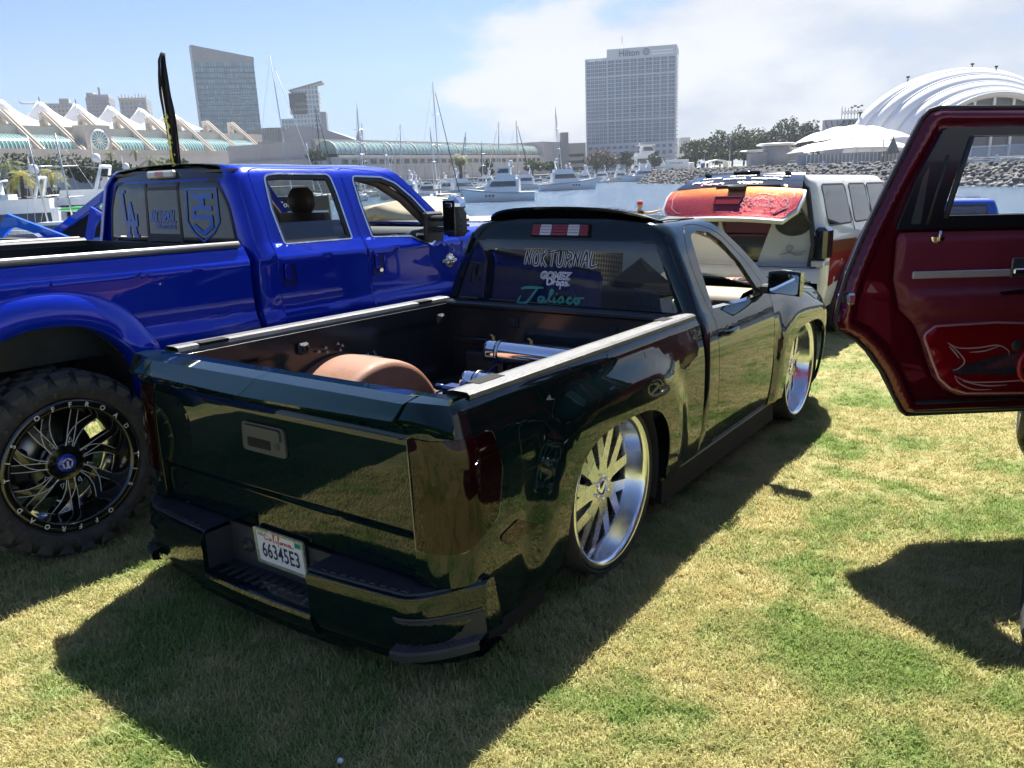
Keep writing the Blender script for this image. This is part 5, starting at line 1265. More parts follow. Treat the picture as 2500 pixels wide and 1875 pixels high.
    for s_ in (-1, 1): mb = MB(); mb.boxr((front-.10, s_*half*.58, hoodz-.32), (front+.035, s_*half*.84, hoodz-.12), bev=.03); mb.build('headlight', mat('headlamp', (.7, .72, .75), .05, .3, 1.), root)
    if not skip_rear:
        rr = [[(xrz(z)+.0, -(S_.y(z)-.09)*k, z) for k in (-1, -.6, -.2, .2, .6, 1)] for z in (bottom+.05, belt-.3, belt, belt+.2, belt+(h-belt)*.6, belt+(h-belt)*.9, h-.02)]
        MB().grid(rr).build('tailgate', P, root, fix=True)
        mb = MB(); mb.grid([[(xrz(z)-.006, y, z) for y in (-half*.66, 0, half*.66)] for z in (belt+.08, belt+(h-belt)*.5, belt+(h-belt)*.82)]); mb.build('rear_window', tint, root, fix=True)
        for s_ in (-1, 1): mb = MB(); mb.boxr((rear-.012, s_*half*.80, belt-.42), (rear+.10, s_*half*.97, belt-.02), bev=.03); mb.build('tail_light', mat('lens_bright_red', (.28, .008, .01), .12), root)
    mb = MB(); mb.boxr((rear+.03, -half*.86, bottom-.08), (front-.08, half*.86, bottom+.06)); mb.build('underbody', M_dark, root)
    for x in (0, wb):
        for s_ in (-1, 1):
            e = wheel_empty(root, x, s_*(half-.12), wr, s_)
            mb = MB(); mb.lathe(tyre_profile(wr, rim, .26, .008, .015), 48, 'y'); mb.build('tyre', M_rubber, e, fix=True)
            mb = MB(); mb.lathe([(rim-.03, -.12), (rim-.06, .0), (rim-.04, .09), (rim-.01, .125), (rim+.004, .12)], 48, 'y'); mb.build('rim', rim_m or M_chrome, e, fix=True)
            sp = MB()
            for k in range(6):
                M = Matrix.Rotation(2*PI*k/6, 4, 'Y'); sp.box((rim*.55, .08, 0), (rim*.80, .03, .075), M=M, bev=.01)
            sp.lathe([(0, .11), (.07, .10), (.08, .06)], 20, 'y'); sp.build('spokes', rim_m or M_chrome, e, fix=True)
            mb = MB(); mb.lathe([(ar+.02, -.25), (ar+.02, .10)], 24, 'y', arc=(-.2, PI+.2)); o = mb.build('arch_liner', M_liner, root); o.location = (x, s_*(half-.12), wr)
            br = MB(); br.lathe([(.01, -.05), (rim-.05, -.05)], 24, 'y'); br.build('brake_disc', M_dark, e, fix=True)
    return S_, fn, xrz, xfz, vz

# ------------------------------------------------------------------ dark red SUV, its rear door standing open into the picture
P_red = paint('candy_red', (.11, .003, .013), .5, .3)
P_red2 = paint('candy_red_bright', (.30, .004, .012), .5, .3)
RS = empty('sport_utility_vehicle', ground_frame(2.852, 2.354, 58.4), 'candy dark red SUV at the right edge with its rear door wide open', 'suv')
rd_hole = rpoly([(.42, .45), (.30, .85), (.28, 1.2), (.42, 1.75), (1.36, 1.77), (1.38, 1.2), (1.38, .36), (.55, .36)], .05)
car_body(RS, P_red, wb=2.95, rear=-1.05, nose=.9, half=.97, h=1.92, belt=1.24, hoodz=1.16, bottom=.28, wr=.40, rim=.335, side_hole=rd_hole, tint=G_tint)
mb = MB(); mb.boxr((-.6, -.85, .34), (2.2, .85, .38)); mb.boxr((.25, -.80, .38), (.85, .80, .62), bev=.05); mb.boxr((.12, -.80, .58), (.35, .80, 1.15), bev=.05); mb.build('rear_seat', mat('red_leather', (.10, .012, .02), .5), RS)
Dm = ground_frame(1.732, 3.9935, 92.0)
RD = bpy.data.objects.new('rear_door', None); COL.objects.link(RD); RD.parent = RS; RD.matrix_local = RS.matrix_world.inverted() @ Dm; RD['label'] = 'open dark red rear door with pinstriped inner panel'
dout = [(-1.08, 2.118), (-.36, 2.128), (-.315, 2.115), (-.285, 2.08), (-.252, 2.01), (-.144, 1.775), (-.033, 1.513), (.031, 1.328), (.060, 1.20), (.072, 1.085), (.055, 1.042), (-.04, .990), (-.12, .915), (-.20, .81), (-.267, .684), (-.315, .60), (-.345, .577), (-1.08, .585)]
def d_map(x0, crown=0.):
    def f(u, v): return (x0-crown*0, -u, v)
    return f
def dd_in(u, v):   # inner pressed-steel face: stepped down towards the edge
    y = -u; c = .0
    return (c+.012*math.cos(v*9)*0, -u, v)
flipo = [(-y, z) for y, z in dout]
dwin = [(1.06, 1.608), (.40, 1.612), (.493, 1.978), (.52, 1.990), (1.06, 1.986)]
def dist_poly(p, poly):
    best = 9; P0 = Vector(p)
    for i in range(len(poly)):
        a, b = Vector(poly[i-1]), Vector(poly[i]); ab = b-a; t = max(0, min(1, (P0-a).dot(ab)/max(1e-9, ab.dot(ab)))); best = min(best, (a+ab*t-P0).length)
    return best
def d_inner(u, v):
    d = dist_poly((u, v), flipo); return (.055-.05*sstep(.0, .035, d)+.02*sstep(.055, .085, d), -u, v)
def d_outer(u, v):
    d = dist_poly((u, v), flipo); return (.075+.035*sstep(0, .10, d)+.03*sstep(2.1, 1.1, v)*sstep(.55, .9, v), -u, v)
sheet('inner_frame', rpoly(flipo, .012), d_inner, P_red, RD, holes=[rpoly(dwin, .03)], su=.018, sv=.018, th=.004, flip=False, eps=9e-3)
sheet('outer_skin', rpoly(flipo, .012), d_outer, P_red, RD, holes=[rpoly(dwin, .03)], su=.06, sv=.06, th=.004, flip=True, eps=6e-3)
mb = MB(); n = len(flipo); rows = [[(.045, -u, v) for u, v in flipo], [(.085, -u, v) for u, v in flipo]]; mb.grid(rows, smooth=False, closed=True); mb.build('door_edge', P_red, RD, fix=True)
mb = MB(); mb.tube([(.05, -u, v) for u, v in [flipo[i] for i in (17, 16, 15, 14, 13, 12, 11, 10, 9, 8, 7, 6, 5, 4, 3, 2, 1, 0)]], .010, 8); mb.build('door_seal', M_blackp, RD)
# black inner window surround and fixed quarter pane
sur = [(1.07, 1.548), (.178, 1.548), (.262, 1.80), (.365, 2.015), (.39, 2.03), (1.07, 2.028)]
sheet('window_surround', rpoly(sur, .015), lambda u, v: (-.004, -u, v), mat('black_trim', (.006, .007, .010), .35, 0, .4), RD, holes=[rpoly(dwin, .03)], su=.3, sv=.3, th=.035)
qp = [(.245, 1.575), (.285, 1.80), (.315, 1.86), (.295, 1.575)]
sheet('quarter_pane', rpoly(qp, .01), lambda u, v: (-.006, -u, v), mat('smoky_pane', (.06, .065, .07), .2, 0, 1.), RD, su=.5, sv=.5, th=.002)
mb = MB(); mb.cyl((.0, -.42, 1.60), (.0, -.51, 1.985), .014, n=8); mb.cyl((.0, -.33, 1.57), (.0, -.40, 1.9), .010, n=8); mb.build('glass_channel', M_blackp, RD)
# padded trim panel
M_pnl = mat('burgundy_leather', (.15, .016, .036), .45, var=.12, vscale=6, bump=.12, bscale=260)
pan = rpoly([(1.07, 1.530), (.19, 1.535), (.178, 1.50), (.18, 1.30), (.225, 1.15), (.30, 1.082), (.345, 1.0), (.388, .893), (.43, .80), (.50, .724), (.58, .690), (1.07, .672)], .03)
def pn(u, v):
    d = dist_poly((u, v), pan); x = -.012-.030*sstep(0, .03, d)-.035*sstep(1.27, 1.22, v)*sstep(1.10, 1.16, v)*sstep(.02, .12, d)
    return (x, -u, v)
pobj = sheet('trim_panel', pan, pn, M_pnl, RD, su=.04, sv=.03, th=.01, eps=6e-3)
low = rpoly([(1.07, 1.055), (.72, 1.075), (.40, 1.065), (.345, 1.02), (.405, .885), (.45, .795), (.515, .74), (.60, .712), (1.07, .70)], .03)
def pl_(u, v): d = dist_poly((u, v), low); return (-.046-.012*sstep(0, .02, d), -u, v)
lobj = sheet('lower_panel', low, pl_, P_red2, RD, su=.05, sv=.04, th=.01, eps=6e-3)
edge_strip('panel_bead', low, .008, pl_, mat('pin_rose', (.55, .30, .33), .4, .3), RD, off=.003, th=.006, closed=True)
dk = [(.50, .845), (.80, .925), (.885, .90), (.90, .86), (.87, .80), (.52, .82)]
sheet('carbon_insert', rpoly(dk, .01), pl_, mat('carbon_gray', (.035, .035, .045), .35, .2, .5, var=.4, vscale=40), lobj, su=.1, sv=.1, th=.003, off=.004)
def pf(u, v): p = pl_(u, v); return (p[0]-.006, p[1], p[2])
M_pin = mat('pinstripe_pink', (.62, .42, .44), .4)
st = [[(.46, .985), (.52, .955), (.62, .952), (.72, .962), (.78, .935), (.79, .905)], [(.46, .985), (.53, .925), (.56, .88), (.53, .845), (.50, .84)], [(.58, .93), (.66, .935), (.74, .96)], [(.47, .965), (.50, .935), (.53, .90)], [(.515, .81), (.60, .775), (.75, .77), (.90, .772), (.98, .755)], [(.515, .81), (.545, .77), (.62, .735), (.72, .73)], [(.56, .78), (.68, .752), (.80, .752)]]
strokes('pinstripe', st, pf, M_pin, lobj, .006, 8, .7)
mb = MB(); mb.boxr((-.056, -.255, 1.309), (-.040, -.752, 1.345), bev=.004); mb.build('trim_strip', mat('satin_strip', (.50, .48, .47), .5, .4), RD)
mb = MB(); mb.boxr((-.050, -.757, 1.30), (-.040, -1.02, 1.40), bev=.015); mb.build('handle_bezel', mat('bezel_steel', (.10, .11, .13), .4, .6), RD)
mb = MB(); mb.boxr((-.062, -.765, 1.318), (-.048, -1.0, 1.348), bev=.006); mb.build('pull_handle', M_alu, RD)
mb = MB(); mb.prism(rpoly([(.675, 1.238), (.84, 1.252), (.815, 1.225), (.70, 1.222)], .008), .085, .092, 'z', M=Matrix(((0, 0, -1, 0), (-1, 0, 0, 0), (0, 1, 0, 0), (0, 0, 0, 1)))); mb.build('armrest_trim', M_alu, RD, fix=True)
mb = MB(); mb.lathe([(0, -.006), (.03, -.004), (.034, 0)], 24, 'x', arc=(PI, 2*PI)); mb.cyl((-.012, 0, -.02), (-.012, 0, .03), .007, n=10); lk = mb.build('lock_button', M_chrome, RD, fix=True); lk.location = (-.046, -.368, 1.512)
# door speaker with red ring and spokes
SPK = bpy.data.objects.new('speaker', None); COL.objects.link(SPK); SPK.parent = RD; SPK.location = (-.062, -.945, .852)
mb = MB(); mb.lathe([(.08, -.004), (.084, -.014), (.10, -.016), (.108, -.008), (.108, .004)], 40, 'x')
for k in range(6): mb.box((-.012, .0, .0), (.006, .20, .010), M=Matrix.Rotation(k*PI/6, 4, 'X'))
mb.build('speaker_ring', mat('speaker_red', (.42, .015, .025), .35, 0, .6), SPK, fix=True)
mb = MB(); mb.lathe([(0, .004), (.05, -.002), (.085, .006)], 32, 'x'); mb.build('speaker_cone', M_glossblack, SPK, fix=True)
mb = MB(); mb.lathe([(0, -.006), (.02, -.006), (.027, -.002), (.03, .004)], 24, 'x'); o = mb.build('tweeter', M_blackp, RD, fix=True); o.location = (-.066, -.825, .957)
mb = MB(); mb.boxr((.01, -.36, .592), (.075, -1.0, .66), bev=.01); mb.build('door_pocket', M_blackp, RD)
for z in (.75, 1.4): mb = MB(); mb.boxr((.0, -1.02, z), (.12, -1.12, z+.09), bev=.01); mb.build('hinge', M_alu, RD)
mb = MB(); mb.boxr((-.01, .045, 1.18), (.07, .0, 1.24), bev=.01); mb.build('latch', M_alu, RD)

# ------------------------------------------------------------------ white SUV with raised liftgate
P_whit = paint('pearl_white', (.62, .63, .63), .05, .35)
WS = empty('sport_utility_vehicle', ground_frame(3.32, 10.30, 51.5), 'white SUV by the water with raised orange-red liftgate and speakers in the back', 'suv')
wSec, wfn, wxr, wxf, wvz = car_body(WS, P_whit, wb=3.3, rear=-.85, nose=.95, half=.98, h=1.90, belt=1.22, hoodz=1.16, bottom=.32, wr=.40, rim=.31, skip_rear=True, ws=(1.1, .5))
# tail opening: sills, pillars, lamps
M_grayin = mat('boot_gray', (.50, .52, .53), .3, 0, .5)
mb = MB(); rows = []
for i in range(17):
    y = -.93+1.86*i/16; x = -.90-.10*(1-(y/.95)**4); rows.append([(x+.12, y, .84), (x+.03, y, .835), (x, y, .80), (x-.01, y, .60), (x+.03, y, .42), (x+.10, y, .30)])
mb.grid(rows); rb = mb.build('rear_bumper', P_whit, WS, fix=True)
fl = [[(-.55, .70), (-.60, .74), (-.70, .72), (-.72, .66), (-.66, .63), (-.62, .67)], [(-.60, .72), (-.72, .745), (-.82, .71)], [(-.62, .68), (-.74, .70), (-.84, .66)]]
strokes('pinstripe', fl, lambda a, b: (-1.012+.10*(a/.95)**4, a, b), mat('stripe_red', (.45, .03, .03), .4), rb, .012, 6, .6)
for s_ in (-1, 1):
    mb = MB(); mb.boxr((-.88, s_*.84, .92), (-.60, s_*.985, 1.30), bev=.04); mb.build('tail_light', M_glossblack, WS, label='black smoked tail light')
    mb = MB(); mb.boxr((-.895, s_*.83, .86), (-.70, s_*.98, .93), bev=.012); mb.build('reverse_lamp', mat('lens_clear', (.62, .63, .65), .1), WS)
    mb = MB(); mb.tube([(-.84, s_*.80, .86), (-.84, s_*.83, 1.1), (-.83, s_*.80, 1.3), (-.76, s_*.70, 1.72), (-.74, s_*.55, 1.82)], .03, 8); mb.build('opening_seal', M_blackp, WS)
# speaker wall
mb = MB(); mb.boxr((-.80, -.80, .84), (1.2, .80, .88)); mb.boxr((-.40, -.80, .88), (-.36, .80, 1.70)); mb.build('boot_floor', M_grayin, WS)
for s_ in (-1, 1):
    sgn = [(s_*.16, .88), (s_*.80, .88), (s_*.82, 1.25), (s_*.74, 1.66), (s_*.42, 1.66)]
    mb = MB(); mb.prism(sgn, .66, .76, 'z', M=Matrix(((0, 0, -1, 0), (1, 0, 0, 0), (0, 1, 0, 0), (0, 0, 0, 1)))); mb.build('side_pod', M_grayin, WS, fix=True)
    mb = MB(); mb.lathe([(0, -.006), (.10, -.008), (.15, -.012), (.175, -.016), (.182, .0)], 36, 'x'); o = mb.build('speaker', M_blackp, WS, fix=True); o.location = (-.765, s_*.56, 1.33); o.scale = (1, 1.15, .75)
M_burg = mat('burgundy_box', (.10, .008, .015), .25, 0, .8)
mb = MB(); mb.prism([(-.34, 1.62), (.34, 1.62), (.30, 1.22), (-.30, 1.22)], .44, .72, 'z', M=Matrix(((0, 0, -1, 0), (-1, 0, 0, 0), (0, 1, 0, 0), (0, 0, 0, 1)))); mb.build('amplifier_box', M_burg, WS, fix=True)
mb = MB(); mb.prism([(-.36, 1.20), (.36, 1.20), (.46, 1.10), (.28, .90), (-.28, .90), (-.46, 1.10)], .44, .70, 'z', M=Matrix(((0, 0, -1, 0), (-1, 0, 0, 0), (0, 1, 0, 0), (0, 0, 0, 1)))); bx_ = mb.build('subwoofer_box', M_burg, WS, fix=True)
mb = MB(); mb.prism([(-.28, 1.17), (.28, 1.17), (.36, 1.10), (.22, .94), (-.22, .94), (-.36, 1.10)], .70, .706, 'z', M=Matrix(((0, 0, -1, 0), (-1, 0, 0, 0), (0, 1, 0, 0), (0, 0, 0, 1)))); mb.build('box_face', M_glossblack, bx_, fix=True)
sw_ = [[(-.26, 1.56), (-.20, 1.58), (-.17, 1.52), (-.21, 1.49), (-.24, 1.52), (-.21, 1.54)], [(.26, 1.56), (.20, 1.58), (.17, 1.52), (.21, 1.49), (.24, 1.52), (.21, 1.54)], [(-.10, 1.58), (0, 1.40), (.10, 1.58)], [(-.05, 1.58), (0, 1.48), (.05, 1.58)]]
strokes('scroll', sw_, lambda a, b: (-.725, -a, b), mat('scroll_silver', (.6, .5, .5), .4), WS, .016, 6, .4)
strokes('scroll', [[(.42, .98), (.52, 1.0), (.58, 1.06), (.52, 1.08), (.52, 1.02), (.62, 1.0), (.74, 1.03)], [(.52, 1.02), (.62, .98), (.7, .99)]], lambda a, b: (-.785, -a, b), mat('scroll_gray', (.25, .26, .27), .4), WS, .014, 6, .4)
# raised gate: u across (right +), v from hinge (0) to lower edge (1)
GH = Vector((-.74, 0, 1.90)); GE = Vector((-1.46, 0, 1.44))
gdir = (GE-GH); gn = Vector((-gdir.z, 0, gdir.x)).normalized(); gn = gn if gn.z > 0 else -gn
def gate(u, v):
    p = GH+gdir*v+gn*(.10*math.sin(PI*min(1, max(0, v)))**1.0-.05*(u/.8)**2); return (p.x, -u, p.z)
G_dgl = glass('gate_glass', (.10, .11, .12), .75)
LG = bpy.data.objects.new('liftgate', None); COL.objects.link(LG); LG.parent = WS; LG['label'] = 'raised liftgate, glittering orange over red'
sheet('gate_glass', rpoly([(-.66, .06), (.66, .06), (.76, .47), (-.76, .47)], .03), gate, G_dgl, LG, su=.1, sv=.06, th=.01, flip=True)
def flake():
    m = paint('orange_red_flake', (.35, .02, .02), .6, .3, 1.); nt = m.node_tree; b = _bsdf(m); N = nt.nodes.new; L = nt.links.new
    tc = N('ShaderNodeTexCoord'); sp = N('ShaderNodeSeparateXYZ'); L(tc.outputs['Object'], sp.inputs[0])
    mr = N('ShaderNodeMapRange'); mr.inputs[1].default_value = 1.62; mr.inputs[2].default_value = 1.72; L(sp.outputs[2], mr.inputs[0])
    vo = N('ShaderNodeTexVoronoi'); vo.inputs['Scale'].default_value = 130; L(tc.outputs['Object'], vo.inputs['Vector'])
    ad = N('ShaderNodeMath'); ad.operation = 'MULTIPLY_ADD'; ad.inputs[1].default_value = .5; L(vo.outputs['Color'], ad.inputs[0]); ad2 = N('ShaderNodeMath'); ad2.operation = 'SUBTRACT'; L(mr.outputs[0], ad.inputs[2]); L(ad.outputs[0], ad2.inputs[0]); ad2.inputs[1].default_value = .25; ad2.use_clamp = True
    mx = N('ShaderNodeMix'); mx.data_type = 'RGBA'; L(ad2.outputs[0], mx.inputs[0]); mx.inputs[6].default_value = (.26, .003, .028, 1); mx.inputs[7].default_value = (.60, .17, .015, 1); L(mx.outputs[2], b.inputs['Base Color'])
    bp = N('ShaderNodeBump'); bp.inputs['Strength'].default_value = .5; bp.inputs['Distance'].default_value = .004; L(vo.outputs['Color'], bp.inputs['Height']); L(bp.outputs[0], b.inputs['Normal'])
    return m
sheet('gate_skin', rpoly([(-.78, .50), (.78, .50), (.80, .62), (.78, .84), (.66, 1.0), (-.66, 1.0), (-.78, .84), (-.80, .62)], .03), gate, flake(), LG, su=.08, sv=.05, th=.04, flip=True, off=.006)
sheet('gate_edge', rpoly([(-.81, .49), (.81, .49), (.83, .62), (.81, .86), (.68, 1.03), (-.68, 1.03), (-.81, .86), (-.83, .62)], .03), gate, P_whit, LG, su=.1, sv=.08, th=.05, flip=True)
sheet('gate_hinge_cover', [(-.64, -.06), (.64, -.06), (.66, .06), (-.66, .06)], gate, M_glossblack, LG, su=.1, sv=.1, th=.03, flip=True)
def gf(u, v): return tuple(Vector(gate(u, v))+gn*.012)
mb = MB(); mb.grid([[gf(-.16, .70), gf(.16, .70)], [gf(-.15, .82), gf(.15, .82)]]); mb.build('plate_pocket', P_red2, LG); edge_strip('pocket_edge', [(-.16, .70), (.16, .70), (.15, .82), (-.15, .82)], .014, gate, mat('pocket_dark', (.10, .005, .01), .3), LG, off=.018, th=.004, closed=True, flip=True)
edge_strip('pinstripe', rpoly([(-.70, .54), (.70, .54), (.72, .66), (.68, .84), (.58, .93), (-.58, .93), (-.68, .84), (-.72, .66)], .04), .006, gate, M_pin, LG, off=.0085, th=.002, closed=True, flip=True)
wc = [[(.30, .70), (.32, .75), (.34, .71), (.36, .75), (.38, .69)], [(.40, .75), (.40, .69), (.405, .73), (.425, .72), (.43, .755)], [(.45, .725), (.45, .755)], [(.47, .69), (.47, .755)], [(.46, .715), (.485, .715)], [(.49, .735), (.515, .73), (.50, .715), (.49, .74), (.515, .755)],
      [(.30, .80), (.27, .79), (.26, .83), (.30, .84)], [(.32, .78), (.32, .84), (.335, .81), (.35, .84)], [(.37, .82), (.385, .81), (.385, .84), (.37, .84), (.37, .82)], [(.42, .815), (.40, .82), (.40, .84), (.425, .84)], [(.44, .82), (.455, .81), (.455, .84), (.44, .84), (.44, .82)], [(.475, .78), (.475, .84)], [(.51, .82), (.49, .82), (.49, .84), (.51, .84), (.515, .82), (.515, .845)], [(.53, .79), (.53, .84)], [(.545, .83), (.57, .825), (.555, .81), (.545, .835), (.575, .845)],
      [(.22, .78), (.18, .74), (.22, .70), (.25, .74), (.22, .76)], [(.22, .84), (.17, .84), (.19, .80), (.22, .82)], [(.60, .76), (.64, .70), (.68, .75), (.64, .80), (.60, .77)], [(.62, .84), (.66, .86), (.70, .82), (.66, .80)], [(.30, .65), (.38, .63), (.46, .65), (.54, .64)]]
strokes('gate_script', wc, lambda a, b: tuple(Vector(gate(a, b))+gn*.010), mat('script_rose', (.66, .45, .47), .4), LG, .010, 5, .3)
# stickers on the gate glass
rnd = random.Random(8)
for (u, v, w, h_, tx, sl_) in ((-.42, .18, .24, .05, 'RODRIGUEZ', 0), (-.02, .13, .30, .05, 'SOUTHWEST', 0), (.36, .13, .26, .05, 'ECLIPSE', 0), (-.50, .34, .20, .06, 'ROCKFORD', 1), (-.24, .28, .22, .05, 'PHOENIX', 0), (.06, .24, .24, .05, 'DEAKEN', 0), (.40, .25, .30, .04, 'GRAPHICS', 0), (-.36, .42, .26, .07, 'TEDESCO', 1), (.20, .37, .28, .07, 'PPG', 1)): pass
def blotch(u0, v0, w, h_, m):   # illegible sponsor stickers: short bars in rows
    mb = MB(); x = u0
    while x < u0+w:
        l = rnd.uniform(.010, .030); t = rnd.uniform(.55, 1.)*h_; k = rnd.uniform(-.2, .2)*h_
        mb.add([tuple(Vector(gate(a, b))+gn*.012) for a, b in ((x, v0+k), (x+l, v0+k), (x+l+.004, v0+k+t), (x+.004, v0+k+t))], [(0, 1, 2, 3)]); x += l+rnd.uniform(.003, .009)
    o = mb.build('sponsor_sticker', m, LG); o['kind'] = 'stuff'
for (u, v, w, h_, m) in ((-.50, .17, .22, .045, M_wht), (-.18, .10, .30, .05, M_wht), (.22, .11, .30, .045, M_wht), (-.58, .30, .24, .06, M_wht), (-.22, .22, .26, .05, M_wht), (.12, .23, .34, .05, M_wht), (-.44, .38, .28, .055, mat('sticker_red', (.6, .08, .10), .4)), (.0, .36, .30, .065, M_wht)): blotch(u, v, w, h_, m)
mb = MB(); mb.tube([gf(-.10, .475), gf(.10, .462), gf(.52, .455)], .012, 6); mb.tube([gf(-.22, .49), gf(.05, .49)], .016, 6); c_ = Vector(gf(.05, .53)); mb.box(c_, (.10, .20, .05), bev=.01); mb.build('wiper', M_blackp, LG)
mb = MB()
for u in (-.52, .46): c_ = Vector(gf(u, -.02)); mb.box(c_, (.10, .06, .04), bev=.012)
mb.tube([gf(-.2, -.04), gf(.12, -.04)], .014, 6); mb.build('roof_fittings', M_glossblack, LG)
mb = MB(); mb.grid([[(GE.x+.03, -u*.66, GE.z-.06), (GH.x+.06, -u*.62, GH.z-.10)] for u in (-1, -.5, 0, .5, 1)]); mb.build('gate_lining', mat('cream_lining', (.55, .53, .47), .6), LG, fix=True)
for s_ in (-1, 1): mb = MB(); mb.cyl((-.80, s_*.80, 1.28), (-1.18, s_*.74, 1.58), .014, n=8); mb.build('gas_strut', M_blackp, LG)
# flame panels on the flank
P_fl = paint('flame_red', (.32, .02, .015), .4, .3); P_fo = paint('flame_bronze', (.28, .09, .04), .5, .3)
def wv(pts): return wvz(pts)
sheet('flame_panel', rpoly(wv([(-.70, .62), (.45, .80), (.90, .90), (.55, 1.02), (-.10, 1.07), (-.70, 1.06)]), .04), wfn, P_fl, WS, su=.1, sv=.08, th=.002, off=.003)
sheet('flame_panel', rpoly(wv([(-.62, 1.00), (.40, .98), (.80, 1.02), (.30, 1.12), (-.62, 1.14)]), .03), wfn, P_fo, WS, su=.1, sv=.08, th=.002, off=.005)
# open front door on its right side
WD = bpy.data.objects.new('rear_door', None); COL.objects.link(WD); WD.parent = WS; WD.location = (.95, -.985, 0); WD.rotation_euler = (0, 0, R_(66)); WD['label'] = 'white rear door standing open'
dl_ = rpoly([(-.92, .40), (-.94, 1.22), (-.86, 1.74), (-.55, 1.80), (-.05, 1.28), (0, 1.20), (0, .40)], .06); dw_ = rpoly([(-.86, 1.26), (-.80, 1.70), (-.55, 1.74), (-.10, 1.27)], .04)
sheet('door_skin', dl_, lambda u, v: (u, -.06-.03*math.sin(PI*(v-.4)/1.4)+.10*max(0, v-1.2)*.6, v), P_whit, WD, holes=[dw_], su=.15, sv=.1, th=.05)
sheet('door_glass', dw_, lambda u, v: (u, -.04+.06*(v-1.2), v), G_clear, WD, su=.3, sv=.3, th=0)
mb = MB(); mb.tube([(p[0], -.035+.06*max(0, p[1]-1.2), p[1]) for p in dw_+dw_[:1]], .018, 6); mb.build('window_seal', M_blackp, WD)
mb = MB(); mb.boxr((-.90, -.02, .48), (-.03, .0, 1.20), bev=.01); mb.build('door_trim', mat('door_card', (.10, .03, .03), .6), WD)

# ------------------------------------------------------------------ other show vehicles
P_lb = paint('bright_blue', (.004, .10, .62), .35, .3)
o_ = at(150, 640, 9.2)
LB = empty('show_truck', ground_frame(-6.1, 9.3, 40), 'bright blue lowered show truck with doors swung open behind the lifted truck', 'truck')
car_body(LB, P_lb, wb=2.85, rear=-1.0, nose=.85, half=.88, h=1.05, belt=.90, hoodz=.86, bottom=.18, wr=.34, rim=.28, windows=False, ws=(.6, .9))
mb = MB(); mb.tube([(.9, -.7, 1.04), (1.2, -.6, 1.12), (1.7, 0, 1.14), (1.2, .6, 1.12), (.9, .7, 1.04)], .05, 8); mb.build('dash_roll', M_blackp, LB)
# its tilted panels: placed on the sight lines at their own depths
def blade(name, pts, d, w, m, parent, th=.05):
    P3 = [at(px, py, d) for px, py in pts]; inv = parent.matrix_world.inverted(); mb = MB(); n = len(P3); fwd = Vector((0, th, 0))
    vs = [inv @ p for p in P3]+[inv @ (p+fwd) for p in P3]
    mb.add(vs, [tuple(range(n)), tuple(reversed(range(n, 2*n)))]+[(i, n+i, n+(i+1) % n, (i+1) % n) for i in range(n)]); return mb.build(name, m, parent, fix=True)
def zc_(x, y): return (x*.14467, 376+y*.14467)
bl_ = lambda name, pts, d, m, th=.05: blade(name, [zc_(*p) for p in pts], d, 0, m, LB, th)
bl_('hood_panel', [(660, 1460), (1960, 440), (2020, 560), (1990, 640), (1640, 900), (1000, 1340), (760, 1500)], 9.6, P_lb, .06)
bl_('hood_inner', [(1000, 1340), (1640, 900), (1990, 1120), (1900, 1400), (1100, 1420)], 9.65, M_dark, .05)
bl_('hood_rib', [(880, 1290), (1900, 520), (1960, 600), (1000, 1330)], 9.57, paint('mid_blue', (.003, .055, .45), .35, .3), .03)
df1 = bl_('door_frame', [(-60, 1290), (110, 1010), (1190, 1420), (890, 1440), (640, 1350), (280, 1240), (170, 1260), (90, 1340), (40, 1420), (-60, 1420)], 9.1, P_lb, .06)
df2 = bl_('door_frame', [(1400, 1600), (1520, 890), (1860, 1090), (1860, 1180), (1700, 1110), (1640, 1130), (1590, 1230), (1540, 1440), (1525, 1600)], 8.3, paint('deep_bright_blue', (.002, .03, .55), .35, .3), .05)
bl_('belt_rail', [(150, 1560), (1860, 1390), (1860, 1470), (400, 1600), (90, 1640)], 8.8, P_lb, .3)
bl_('mirror', [(60, 1400), (120, 1360), (560, 1345), (640, 1400), (640, 1450), (100, 1450)], 8.95, mat('mirror_back', (.25, .30, .40), .2, .3, 1.), .12)
bl_('black_seat', [(-40, 1430), (200, 1440), (900, 1480), (300, 1600), (-40, 1660)], 8.7, M_blackp, .3)

P_bs = paint('metallic_blue', (.01, .06, .38), .35, .3)
q_ = at_z(2305, 600, -.9)
BSV = empty('compact_suv', ground_frame(9.25, 17.0, 171), 'metallic blue compact SUV seen through the open red door window', 'suv')
car_body(BSV, P_bs, wb=2.5, rear=-.75, nose=.7, half=.86, h=1.68, belt=1.05, hoodz=1.0, bottom=.28, wr=.34, rim=.25, tint=glass('lit_glass', (.5, .55, .55), .25), rows3=True)
mb = MB(); mb.tube([(-.3, -.62, 1.71), (1.4, -.62, 1.71)], .018, 6); mb.tube([(-.3, .62, 1.71), (1.4, .62, 1.71)], .018, 6); mb.build('roof_rack', M_alu, BSV)
P_sv = paint('dark_silver', (.16, .18, .18), .6, .3)
SV = empty('sedan_car', ground_frame(14.0, 18.0, 172), 'dark silver car cut off by the right edge of the picture', 'car')
car_body(SV, P_sv, wb=2.7, rear=-.9, nose=.8, half=.88, h=1.50, belt=.98, hoodz=.92, bottom=.25, wr=.33, rim=.25, rows3=False, tint=G_tint)
SW = empty('sedan_car', ground_frame(-1.2, 15.2, 30), 'silver white car nosing out behind the blue hood', 'car')
car_body(SW, paint('silver_white', (.55, .57, .58), .4, .3), wb=2.7, rear=-.9, nose=.8, half=.88, h=1.42, belt=.95, hoodz=.92, bottom=.25, wr=.33, rim=.25, rows3=False)
